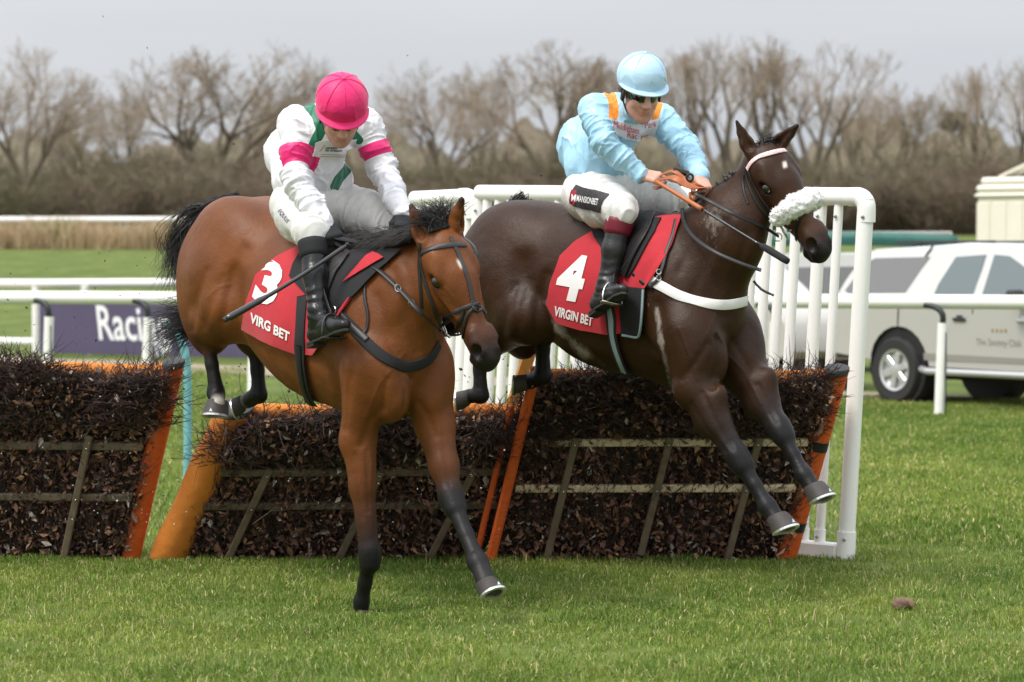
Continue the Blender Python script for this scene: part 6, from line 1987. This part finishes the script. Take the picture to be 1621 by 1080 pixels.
def tack2():
    H = H2; root = H['root']; bv = H['bvh']; Fm = H['frame']; mir = (Fm.O, Fm.r); X = H['X']; A = H['A']; hm = (hd2['poll'], A[1])
    c, cb = cloth('saddle_cloth', H, [(889, 406), (912, 384), (944, 365), (1000, 352), (1050, 345), (1082, 342)], [(886, 510), (922, 522), (962, 528), (990, 527), (1008, 480), (1036, 440)],
                  [(889, 406), (874, 450), (869, 482), (886, 510)], [(1082, 342), (1064, 390), (1036, 440)], .010, .005, m_red, root, wave_fn(.004, 8, 3))
    text_on('number', cb, '4', (879, 468), (76, 14), (24, -93), m_print, c, .004, .045)
    text_on('lettering', cb, 'VIRGIN BET', (878, 499), (11.6, 3.2), (2.6, -20), m_print, c, .004, .035)
    cloth('weight_pad', H, [(988, 452), (1005, 455), (1024, 457)], [(988, 530), (1004, 533), (1018, 532)], [(988, 452), (988, 490), (988, 530)], [(1024, 457), (1022, 495), (1018, 532)], .020, .010, m_pad, root, None, 16, 20, False)
    mb = MB(); strap_px(mb, bv, [(1024, 458), (1022, 495), (1019, 528), (1012, 533), (990, 530)], .012, .008, .024, 2.5); mb.build('pad_binding', m_bind, root, True)
    cloth('saddle_pad', H, [(940, 366), (975, 356), (1030, 350), (1050, 350)], [(948, 385), (980, 430), (1000, 440), (1012, 420)], [(940, 366), (943, 376), (948, 385)], [(1050, 350), (1030, 385), (1012, 420)], .018, .008, m_pad, root, None, 24, 24)
    cloth('saddle_flap', H, [(985, 362), (1010, 350), (1040, 344)], [(985, 425), (998, 440), (1010, 412)], [(985, 362), (984, 395), (985, 425)], [(1040, 344), (1026, 380), (1010, 412)], .032, .008, m_tack, root, None, 24, 24)
    mb = MB(); pts = catmull([(1041, 346), (1030, 372), (1014, 400), (1000, 420), (988, 436)], 3); pp = [hit(bv, *p) for p in pts]; pp = [h[0] + h[1] * .038 for h in pp if h]
    mb.tube(smooth_rows(pp, 3), .0045, 6); mb.build('flap_edge', m_tack2, root, True)
    S = Sculpt(.009)
    S.cone(Fm.L(-.42, 0, 1.83), .09, Fm.L(-.10, 0, 1.82), .08, .03, None, None, (Fm.r, 1.35))
    S.cone(Fm.L(-.52, 0, 1.90), .05, Fm.L(-.48, 0, 1.88), .05, .05, None, None, (Fm.r, 2.0))
    S.cone(Fm.L(-.10, 0, 1.87), .035, Fm.L(-.07, 0, 1.86), .04, .05, None, None, (Fm.r, 1.8))
    V, F = S.mesh(); mesh_np('saddle', V, F, m_tack, True, None, root)
    mb = MB(); strap_px(mb, bv, [(968, 470), (970, 500), (976, 540), (992, 585), (1018, 615)], .060, .006, .020, 3, mir); mb.build('girth', m_web, root, True)
    mb = MB(); strap_px(mb, bv, [(969, 480), (971, 505), (978, 545), (992, 583)], .030, .004, .028, 3); mb.build('girth_buckle_strap', m_bind, root, True)
    mb = MB(); strap_px(mb, bv, [(1006, 431), (1026, 442), (1049, 454), (1075, 468), (1102, 477), (1130, 482), (1155, 482), (1178, 477), (1199, 468)], .050, .006, .004, 3); mb.build('breast_girth', m_print, root, True)
    mb = MB(); strap_px(mb, bv, [(1072, 350), (1066, 375), (1056, 400), (1050, 425), (1042, 446), (1030, 452)], .018, .004, .014, 3); mb.build('breast_strap', m_tack2, root, True)
    mb = MB(); strap_px(mb, bv, [(1005, 434), (1012, 440), (1022, 450), (1036, 455)], .018, .004, .014, 3); mb.build('breast_strap', m_tack, root, True)
    mb = MB(); h = hit(bv, 1046, 432)
    if h:
        for dy in (0, .03): mb.tube([h[0] + h[1] * .022 + np.array([.012 * math.cos(t), 0, .012 * math.sin(t) - dy]) for t in np.linspace(0, 2 * math.pi, 11)], .003, 5, False)
        mb.build('buckle', m_steel, root)
    br = empty('bridle', hd2['poll'] - np.array(root.location)); br.parent = root
    def B(nm, px, wd=.018, m=m_tack, off=.002, mirror=hm): strap_obj(nm, bv, px, wd, m, br, off, mirror)
    B('browband', [(1184, 268), (1190, 258), (1202, 249), (1220, 243), (1238, 239), (1250, 240), (1257, 245)], .024, mat('pink_white_browband', (.75, .35, .36), .6, col2=(.85, .75, .74), vscale=160), .004, None)
    B('cheek_strap', [(1184, 266), (1192, 290), (1203, 312), (1216, 330), (1228, 348)], .016)
    B('cheek_strap', [(1180, 268), (1184, 290), (1196, 318), (1210, 338), (1222, 350)], .014)
    B('throat_latch', [(1182, 265), (1176, 285), (1178, 305), (1184, 322)], .014)
    B('noseband', [(1246, 326), (1240, 345), (1233, 358)], .024)
    B('flash_strap', [(1280, 322), (1272, 335), (1264, 352), (1261, 368), (1262, 385)], .016, m_tack, .004, None)
    # sheepskin noseband
    S = Sculpt(.0055)
    cpts = catmull([X(.335, -.098, -.115), X(.338, -.090, -.055), X(.338, -.060, .000), X(.338, 0, .016), X(.338, .060, .000), X(.338, .090, -.055)], .02)
    S.chain(cpts, list(.038 + .007 * np.sin(np.linspace(.3, 2.8, len(cpts)))), .02)
    V, F = S.mesh(); n = vnormals(V, F)
    V = V + n * (vnoise(V, 70, 2, 3) * .008 + vnoise(V, 180, 5, 2) * .004)[:, None]
    fw = mat('sheepskin', (.95, .94, .92), .95, bump=.007, bscale=140, sheen=.3)
    sk_ = mesh_np('sheepskin_noseband', V, F, fw, True, None, br)
    rs = np.random.RandomState(4); st = []
    for i in rs.choice(len(V), 1900, False):
        p = V[i]; d = nrm(n[i] + rs.normal(size=3) * .55) * (.004 + .005 * rs.rand())
        st.append(np.array([p - n[i] * .003, p + d * .5, p + d + rs.normal(size=3) * .003]))
    hair('fleece', st, fw, sk_, .0022)
    h = hitn(bv, 1244, 366); bit = h[0] + h[1] * .022
    mb = MB(); mb.tube([bit + A[0] * .040 * math.sin(t) + nrm(A[2] * .8 - A[1] * .6) * .034 * math.cos(t) for t in np.linspace(0, 2 * math.pi, 25)], .004, 6, False); mb.build('bit_ring', m_steel, br, True)
    mb = MB(); b2 = bit - A[2] * .05 + h[1] * .006; mb.tube([b2 + np.array([.020 * math.cos(t), 0, .020 * math.sin(t)]) for t in np.linspace(0, 2 * math.pi, 19)], .0032, 6, False); mb.build('rein_ring', m_steel, br, True)
    mb = MB(); e = bit + A[2] * .075 + A[0] * .02 + h[1] * .012; mb.tube([bit + A[0] * .01 + A[2] * .03, e], [.007, .005], 8); mb.build('bit_bar', m_steel, br, True)
    return bit

# ---------------------------------------------------------------- manes and tails
def mane1():
    H = H1; root = H['root']; Fm = H['frame']; rs = np.random.RandomState(11); st = []
    cre = catmull([Fm.L(-.02, 0, 1.735), Fm.L(.14, -.01, 1.735), Fm.L(.30, -.01, 1.745), Fm.L(.44, 0, 1.765), hd1['poll'] - A1[2] * .10 + np.array([0, 0, .02])], .02)
    for i in range(1500):
        u = rs.rand() ** .9; c = cre[int(u * (len(cre) - 1))] + Fm.r * rs.normal() * .018 + np.array([0, 0, -.02])
        ln = .13 + .07 * rs.rand()
        side = Fm.r * (.25 * rs.normal() + .75) - Fm.f * (.35 + .25 * rs.rand())
        p = [c]; v = nrm(np.array([0, 0, .8]) + side * .75 + rs.normal(size=3) * .10)
        for k in range(5):
            p.append(p[-1] + v * ln / 5); v = nrm(v + side * .22 + np.array([0, 0, -.42]) + rs.normal(size=3) * .05)
        st.append(np.array(p))
    hair('mane', st, m_hair, root, .0030)
    st = []
    b0 = hd1['poll'] - A1[2] * .05 - A1[0] * .02
    for i in range(420):
        c = b0 + A1[1] * rs.normal() * .035 + A1[2] * (rs.rand() * .05 - .02) - A1[0] * .01
        ln = .11 + .10 * rs.rand()
        v = nrm(-A1[0] * 1.0 + A1[1] * rs.normal() * .35 - Fm.f * .1 + rs.normal(size=3) * .15)
        tgt = rs.choice([-1, 1], p=[.6, .4])
        bend = (-A1[1] if tgt < 0 else A1[1]) * .30 + np.array([0, 0, -.22]) + A1[2] * .08
        p = [c]
        for k in range(6):
            p.append(p[-1] + v * ln / 6); v = nrm(v + bend * (.5 + .5 * rs.rand()) + rs.normal(size=3) * .06)
        st.append(np.array(p))
    hair('forelock', st, m_hair, root, .0024)
    st = []
    tr = Fm.L(-1.32, 0, 1.89)
    # upper tail: streams off the dock and falls beside the quarters
    def strand(p0, tgts, jit, m=9):
        q = [p0 + rs.normal(size=3) * .012] + [t + rs.normal(size=3) * jit * (.4 + k * .5) for k, t in enumerate(tgts)]
        return catmull(np.array(q), .05)
    M = Fm.M
    pa, pb, pc, pd = P(372, 312, 14.55), P(318, 338, 14.62), P(286, 380, 14.6), P(276, 440, 14.55)
    for i in range(330):
        w_ = rs.rand()
        t4 = pd * .6 + (pd + np.array([-.0, 0, -.14])) * .4 + np.array([-.05 + .10 * rs.rand(), 0, .22 * rs.rand() ** 2])
        st.append(strand(tr + np.array([.02 * rs.normal(), 0, 0]), [pa, pb, pc, t4], .022))
    for i in range(26):
        st.append(strand(tr, [pb + np.array([-.05, 0, .03]), P(262, 375, 14.6), P(255 + 20 * rs.rand(), 420, 14.6)], .03))
    b = P(318, 505, 14.72)
    for i in range(360):
        a = R(180 + rs.normal() * 22 - 8); ln = .17 + .13 * rs.rand()
        d = np.array([math.cos(a), rs.normal() * .25 - .05, -math.sin(a) * .75 - .12])
        p0 = b + rs.normal(size=3) * np.array([.015, .03, .045])
        p = [p0 - d * .08 + np.array([0, 0, .06]), p0, p0 + d * ln * .55 + np.array([0, 0, .010]), p0 + d * ln + np.array([0, 0, -.015 + .03 * rs.normal()])]
        st.append(catmull(np.array(p), .05))
    hair('tail', st, m_hair, root, .0026)
def mane2():
    H = H2; root = H['root']; Fm = H['frame']; rs = np.random.RandomState(5)
    cre = [(1096, 326), (1106, 316), (1116, 306), (1127, 298), (1138, 292), (1150, 281), (1160, 269)]
    mb = MB(); ctr = []
    for (x, y) in cre:
        yy = y - 14
        while yy < y + 40 and hit(H['bvh'], x, yy) is None: yy += 1.5
        c = Fm.M(x, yy - 1, .01)
        ctr.append(c - [0, 0, .012])
        for q in range(3):
            p = c + rs.normal(size=3) * .006
            mb.lathe([(.004, -.024), (.013, -.014), (.017, 0), (.013, .012), (.004, .018)], p, np.array([Fm.r, Fm.f, nrm(np.array([-.4, 0, 1.0]))]), 8)
    mb.build('mane_plaits', m_hair, root, True)
    S = ctr; mb = MB(); mb.tube(catmull(np.array(S), .02), .016, 8); mb.build('mane', m_hair, root, True)
    st = []
    for i in range(160):
        c = hd2['poll'] - A2[2] * (.03 + .04 * rs.rand()) + A2[1] * rs.normal() * .02 - A2[0] * .01
        v = nrm(-A2[0] + A2[1] * .5 + rs.normal(size=3) * .3)
        p = [c]
        for k in range(4): p.append(p[-1] + v * .018); v = nrm(v + np.array([.2, 0, -.5]) + rs.normal(size=3) * .2)
        st.append(np.array(p))
    hair('forelock', st, m_hair, root, .0035)
    st = []; tr = Fm.L(-1.25, 0, 1.86)
    for i in range(360):
        k = rs.rand()
        q = [tr + rs.normal(size=3) * .015, P(826, 320, 15.22) + rs.normal(size=3) * .02, P(800 + 8 * k, 338 + 14 * k, 15.3) + rs.normal(size=3) * .022, P(778 - 5 * rs.rand(), 372 + 15 * rs.rand(), 15.32) + rs.normal(size=3) * .03, P(772 + rs.normal() * 8, 420 + 40 * rs.rand(), 15.3)]
        st.append(catmull(np.array(q), .05))
    hair('tail', st, m_hair, root, .0028)

def whips_and_reins(bit1, bit2):
    # the bay's reins and its rider's whip
    r1 = H1['root']; q = J1['pts']; J = J1
    hr = q['wrR'] + nrm(J['handR']['kn'] - q['wrR']) * .085 + np.array([0, -.02, -.03]); hl = q['wrL'] + nrm(J['handL']['kn'] - q['wrL']) * .085
    fr = lambda bv, x, y, d, gap=.03: P(x, y, min(d, (hit(bv, x, y)[0][1] - gap) if hit(bv, x, y) else d))
    p = [bit1 + A1[0] * .02, fr(H1['bvh'], 668, 497, 13.02), fr(H1['bvh'], 640, 465, 13.10), fr(H1['bvh'], 600, 428, 13.28), fr(H1['bvh'], 557, 402, 13.42), hr]
    reins(r1, p, m_tack2, .022, 'rein', nrm(np.array([.25, -.8, .55])))
    for (x, y, d) in ((652, 480, 13.07), (630, 456, 13.14)):
        mb = MB(); a = fr(H1['bvh'], x, y, d, .035); mb.tube([a + np.array([.014 * math.cos(t), -.004, .016 * math.sin(t)]) for t in np.linspace(0, 2 * math.pi, 15)], .003, 5, False)
        mb.build('rein_ring', m_steel, r1)
    bl = hd1['poll'] + (bit1 - hd1['poll']) - 2 * ((bit1 - hd1['poll']) @ A1[1]) * A1[1]
    reins(r1, [bl, H1['frame'].L(.55, -.20, 1.66), H1['frame'].L(.3, -.22, 1.80), hl], m_tack2, .022, 'rein', nrm(np.array([.6, -.5, .6])))
    reins(r1, [hr + np.array([0.0, 0, .02]), P(575, 383, 13.42), P(600, 370, 13.42), P(625, 366, 13.42), hl + np.array([-.01, 0, -.02])], m_tack, .026, 'rein', nrm(np.array([0, -.8, .6])))
    mb = MB(); a, b = P(550, 388, 13.25), P(357, 506, 13.0)
    ts = np.linspace(0, 1, 30)
    rad = np.interp(ts, [0, .02, .2, .21, .68, .70, .99, 1.0], [.010, .012, .011, .009, .010, .016, .017, .013])
    mb.tube([a + (b - a) * t + np.array([0, 0, -.012 * math.sin(math.pi * t)]) for t in ts], rad, 10)
    w1 = empty('whip', a); o = mb.build('shaft', m_whip, w1, True)
    mb = MB(); mb.tube([b, b + (b - a) * .012], [.0145, .013], 10); mb.build('flap_tip', m_tack2, w1, True)
    mb = MB(); mb.tube([a + (a - b) * .01, a, a + (b - a) * .01], [.012, .014, .011], 10); mb.build('pommel', m_tack, w1, True)
    tag(w1, 'black whip held by the rider in white, slanting down across the number 3', 'whip')
    # the dark horse's reins and whip
    r2 = H2['root']; q = J2['pts']; J = J2
    hr = q['wrR'] + nrm(J['handR']['kn'] - q['wrR']) * .09; hl = q['wrL'] + nrm(J['handL']['kn'] - q['wrL']) * .08
    m_or = mat('orange_leather', (.42, .12, .035), .5, var=.15, vscale=40)
    reins(r2, [hr + np.array([.02, -.02, -.01]), P(1066, 281, 14.0), P(1085, 292, 13.98), P(1100, 296, 13.98), hl], m_or, .034, 'rein', nrm(np.array([-.2, -.75, .6])))
    reins(r2, [hr + np.array([.02, -.0, .01]), P(1066, 271, 14.06), P(1085, 284, 14.04), P(1100, 290, 14.0), hl], m_or, .022, 'rein', nrm(np.array([-.2, -.75, .6])))
    mb = MB()
    mb.box(P(1078, 273, 14.08), (.085, .03, .045), tri_axes(P(1100, 280, 14.08) - P(1060, 268, 14.08), np.array([0, -1, .3])), .008); mb.build('rein_buckle_stop', m_tack, r2)
    mb = MB(); a = P(1092, 281, 14.0); mb.tube([a + np.array([.016 * math.cos(t), 0, .017 * math.sin(t)]) for t in np.linspace(0, 2 * math.pi, 15)], .006, 6, False); mb.build('rein_ring', m_tack, r2, True)
    reins(r2, [hl + np.array([0, -.02, -.04]), P(1092, 306, 13.98), P(1097, 318, 13.98), P(1102, 306, 13.98), hl], m_or, .016, 'rein', nrm(np.array([0, -1, .1])))
    reins(r2, [P(1080, 330, 14.12), P(1082, 350, 14.0), P(1098, 375, 13.86), P(1130, 398, 13.72), P(1170, 416, 13.66), P(1205, 428, 13.64)], m_tack, .018, 'rein_end', nrm(np.array([-.2, -.9, .35])))
    reins(r2, [P(1193, 445, 13.70), P(1205, 458, 13.68), P(1225, 468, 13.66)], m_tack, .012, 'strap_end', nrm(np.array([-.2, -.9, .35])))
    reins(r2, [bit2 - A2[2] * .05, fr(H2['bvh'], 1206, 358, bit2[1] - .02), fr(H2['bvh'], 1160, 338, 13.8), fr(H2['bvh'], 1122, 318, 13.9), P(1100, 306, 13.92), hl + np.array([0, -.02, -.03])], m_tack, .018, 'rein', nrm(np.array([-.3, -.8, .5])))
    w2 = empty('whip', P(1047, 291, 13.96)); a, b = P(1038, 287, 13.97), P(1247, 414, 13.40)
    ts = np.linspace(0, 1, 40)
    mb = MB(); t1 = .36; mb.tube([a + (b - a) * t for t in np.linspace(0, t1, 14)], np.interp(np.linspace(0, 1, 14), [0, .05, 1], [.011, .010, .0125]), 10); mb.build('handle', m_or, w2, True)
    mb = MB(); mb.tube([a + (b - a) * t for t in np.linspace(t1, .80, 14)], .007, 8); mb.build('shaft', m_whip, w2, True)
    mb = MB(); mb.tube([a + (b - a) * t for t in np.linspace(.80, 1, 8)], [.009, .017, .018, .018, .018, .018, .018, .016], 10); mb.build('flap', m_pad, w2, True)
    tag(w2, 'whip with orange handle and black flap held by the rider in blue', 'whip')

m_whip = mat('whip_shaft', (.012, .012, .013), .2, coat=.6)
def prints():
    # sponsor panels on the riders
    def patch(bv, parent, top, bot, lf, rt, mt, name='sponsor_patch', n=20, off=.003):
        V, F = sheet_px(bv, coons(top, bot, lf, rt, n, n), off, .003, None)
        o = mesh_np(name, V, F, mt, True, None, parent); o.data.set_sharp_from_angle(angle=R(60)); return o, make_bvh(V, F)
    m_patch = mat('patch_cloth', (.74, .72, .74), .65, bump=.001, bscale=80)
    o, b = patch(J1['silk_bvh'], J1['root'], [(500, 226), (513, 221), (540, 222), (565, 220)], [(494, 247), (515, 250), (540, 252), (558, 248)], [(500, 226), (497, 236), (494, 247)], [(565, 220), (562, 234), (558, 248)], m_patch)
    m_ink = mat('dark_ink', (.02, .02, .03), .7); m_gold = mat('gold_ink', (.45, .29, .06), .6)
    text_on('lettering', b, 'yorwind', (515.5, 235.5), (5.4, .1), (.6, -5.4), m_ink, o, .0025, .03)
    text_on('lettering', b, 'UK Ordnance', (514.5, 239.5), (4.6, .1), (.6, -4.6), m_ink, o, .0025, .03)
    text_on('lettering', b, '___________', (508, 243.5), (7.6, .2), (0, -7.6), m_ink, o, .0025, .01)
    text_on('lettering', b, '___________', (507, 247.0), (7.6, .1), (0, -7.6), m_gold, o, .0025, .05)
    text_on('emblem', b, '/', (506, 239.5), (14, -3), (7, -13), m_gold, o, .0025, .03)
    o, b = patch(J2['silk_bvh'], J2['root'], [(966, 188), (985, 193), (1008, 197), (1024, 192), (1043, 188)], [(975, 214), (992, 220), (1012, 224), (1017, 216), (1038, 213)], [(966, 188), (970, 201), (975, 214)], [(1043, 188), (1041, 201), (1038, 213)], m_patch)
    m_redink = mat('red_ink', (.62, .05, .09), .7)
    text_on('lettering', b, 'Middleham', (970, 201.5), (9.4, 2.6), (1.2, -15), m_redink, o, .0025, .0)
    text_on('lettering', b, 'Park', (1020, 203), (10.4, -1.4), (.6, -13), m_redink, o, .0025, .0)
    text_on('lettering', b, 'Rac', (992, 217), (11.5, 2.4), (.8, -14), m_redink, o, .0025, .0)
    text_on('lettering', b, 'ing', (1013.5, 221), (10.0, -.6), (.8, -14), m_redink, o, .0025, .0)
    m_blk = mat('black_patch', (.012, .011, .012), .6, bump=.002, bscale=40, col2=(.03, .028, .03), vscale=60)
    o, b = patch(J2['br_bvh'], J2['root'], [(913, 293), (925, 298), (945, 302), (965, 308)], [(911, 327), (925, 331), (940, 334), (951, 337)], [(913, 293), (904, 305), (902, 318), (911, 327)], [(965, 308), (956, 317), (952, 326), (951, 337)], m_blk, 'leg_patch')
    text_on('lettering', b, 'MANSIONBET', (913, 318.5), (5.45, 1.05), (1.2, -14), m_print, o, .0025, .012)
    p2, b2 = patch(J2['br_bvh'], J2['root'], [(906, 301), (910, 301), (915, 303)], [(903, 322), (908, 324), (912, 323)], [(906, 301), (903, 311), (903, 322)], [(915, 303), (914, 312), (912, 323)], mat('crimson_patch', (.30, .006, .02), .6), 'emblem', 10, .0055)
    text_on('lettering', b2, 'M', (904.3, 318), (9.5, 1.8), (1.0, -15), m_print, p2, .002, .03)
    text_on('lettering', J1['br_bvh'], 'EQUUS', (440, 334), (4.4, 6.0), (7.5, -5.0), mat('navy_ink', (.05, .05, .16), .7), J1['root'], .003, .01)
if not {'horse', 'jockey', 'tack'} & SKIP:
    b1 = tack1(); b2 = tack2()
    mane1(); mane2(); whips_and_reins(b1, b2); prints()
    for J, H in ((J1, H1), (J2, H2)):
        q = J['pts']
        for s in 'RL':
            he, to, c = q['he' + s], q['to' + s], q['an' + s]
            fd = nrm(to - he); sd = nrm(np.cross(fd, c - he)); upf = np.cross(sd, fd)
            if upf @ (c - he) < 0: upf = -upf
            mb = MB(); b0 = he + fd * np.linalg.norm(to - he) * .55 - upf * .008
            stirrup(mb, b0, fd, sd, upf); st = mb.build('stirrup_iron', m_steel if J is J2 else m_tack2, H['root'], True)
            sg = 1 if s == 'R' else -1
            sadd = H['frame'].L(-.12, sg * .20, J['seat'][1] - .22); tp = b0 + upf * .112
            mb = MB(); ribbon(mb, catmull([sadd, sadd * .5 + tp * .5 + H['frame'].r * sg * .03, tp], .02), [H['frame'].r * sg] * len(catmull([sadd, sadd * .5 + tp * .5 + H['frame'].r * sg * .03, tp], .02)), .018, .003); mb.build('stirrup_leather', m_tack, H['root'], True)
# ================================================================== kicked-up bits
def build_debris():
    rs = np.random.RandomState(6); segs = []; V = []; F = []
    mb = MB()
    def bit(px, py, d, s):
        c = P(px, py, d); a = nrm(rs.normal(size=3)); b = nrm(np.cross(a, rs.normal(size=3))); n = np.cross(a, b); w_ = s * (.35 + .5 * rs.rand())
        mb.add([c - a * s, c - b * w_, c + a * s * .9, c + b * w_ * .8, c + n * w_ * .5, c - n * w_ * .5], [(0, 1, 4), (1, 2, 4), (2, 3, 4), (3, 0, 4), (1, 0, 5), (2, 1, 5), (3, 2, 5), (0, 3, 5)])
    for _ in range(45): bit(rs.uniform(0, 300), rs.uniform(340, 580), rs.uniform(14.3, 15.6), .004 + .009 * rs.rand() ** 2)
    for _ in range(70): bit(rs.normal(750, 60), rs.normal(590, 38), rs.uniform(14.6, 15.6), .004 + .010 * rs.rand() ** 2)
    for _ in range(60): bit(rs.normal(420, 70), rs.normal(585, 35), rs.uniform(14.9, 15.5), .004 + .012 * rs.rand() ** 2)
    for px, py in ((370, 228), (163, 26), (233, 76), (743, 263), (857, 278), (645, 88), (192, 220), (212, 259), (110, 335), (1366, 278)): bit(px, py, 14.5, .008)
    for _ in range(60): bit(rs.uniform(20, 420), rs.uniform(560, 800), rs.uniform(14.6, 15.3), .003 + .009 * rs.rand() ** 2)
    o = mb.build('flying_twig_bits', mat('twig_bits', (.03, .022, .018), .8), None); tag(o, kind='stuff')
    mb = MB()
    for _ in range(190): bit(rs.choice([rs.uniform(0, 300), rs.uniform(380, 860)]), rs.uniform(575, 850), rs.uniform(14.7, 15.3), .003 + .006 * rs.rand() ** 2)
    o = mb.build('flying_leaf_bits', mat('pale_bits', (.50, .45, .38), .8), None); tag(o, kind='stuff')
    mb = MB()
    for _ in range(170):
        px = rs.uniform(0, 1260); d = 15.75 - abs(rs.normal()) * .55; c = PG(px, d) + np.array([0, 0, .012 + .025 * rs.rand()])
        s = .006 + .014 * rs.rand() ** 2; a = nrm(rs.normal(size=3) * [1, 1, .3]); b = nrm(np.cross(a, [0, 0, 1.0])); w_ = s * (.15 + .5 * rs.rand()); n = np.cross(a, b)
        mb.add([c - a * s, c - b * w_, c + a * s, c + b * w_, c + n * .003], [(0, 1, 4), (1, 2, 4), (2, 3, 4), (3, 0, 4), (3, 2, 1, 0)])
    o = mb.build('brush_litter', mat('brush_litter', (.16, .09, .055), .85, var=.5, vscale=20), None); tag(o, kind='stuff')
    # loose long twigs torn from the hurdle
    st = []
    for (x0, y0, x1, y1, d) in ((310, 612, 330, 626, 15.2), (278, 618, 312, 655, 15.2), (270, 725, 300, 724, 15.2), (300, 640, 322, 636, 15.1), (380, 590, 400, 640, 15.2), (440, 680, 478, 760, 15.0), (470, 910, 555, 880, 15.2), (490, 860, 500, 905, 15.2), (400, 830, 440, 800, 15.0)):
        a, b = P(x0, y0, d), P(x1, y1, d - .1); m = (a + b) / 2 + rs.normal(size=3) * .02
        st.append(catmull([a, m, b], .02))
        e = m + (b - a) * .2 + rs.normal(size=3) * .04; st.append(catmull([m, (m + e) / 2, e], .02))
    hair('torn_twigs', st, mat('pale_twig', (.10, .07, .05), .8), None, .0030, 'stuff')
    # clod of earth
    S = Sculpt(.006); c = PG(1434, 1.68 * FPX / (968 - HZ)); 
    for k in range(9): S.ell(c + np.array([rs.normal() * .020, rs.normal() * .015, .022 + rs.rand() * .022]), (.018 + .010 * rs.rand(),) * 3, None, .015)
    V, F = S.mesh(); V = V + vnormals(V, F) * (vnoise(V, 120, 3, 3) * .004)[:, None]
    o = mesh_np('earth_clod', V, F, mat('earth', (.17, .105, .07), .95, var=.3, vscale=60), True); tag(o, 'small brown clod of earth lying on the grass at lower right', 'clod')
build_debris()
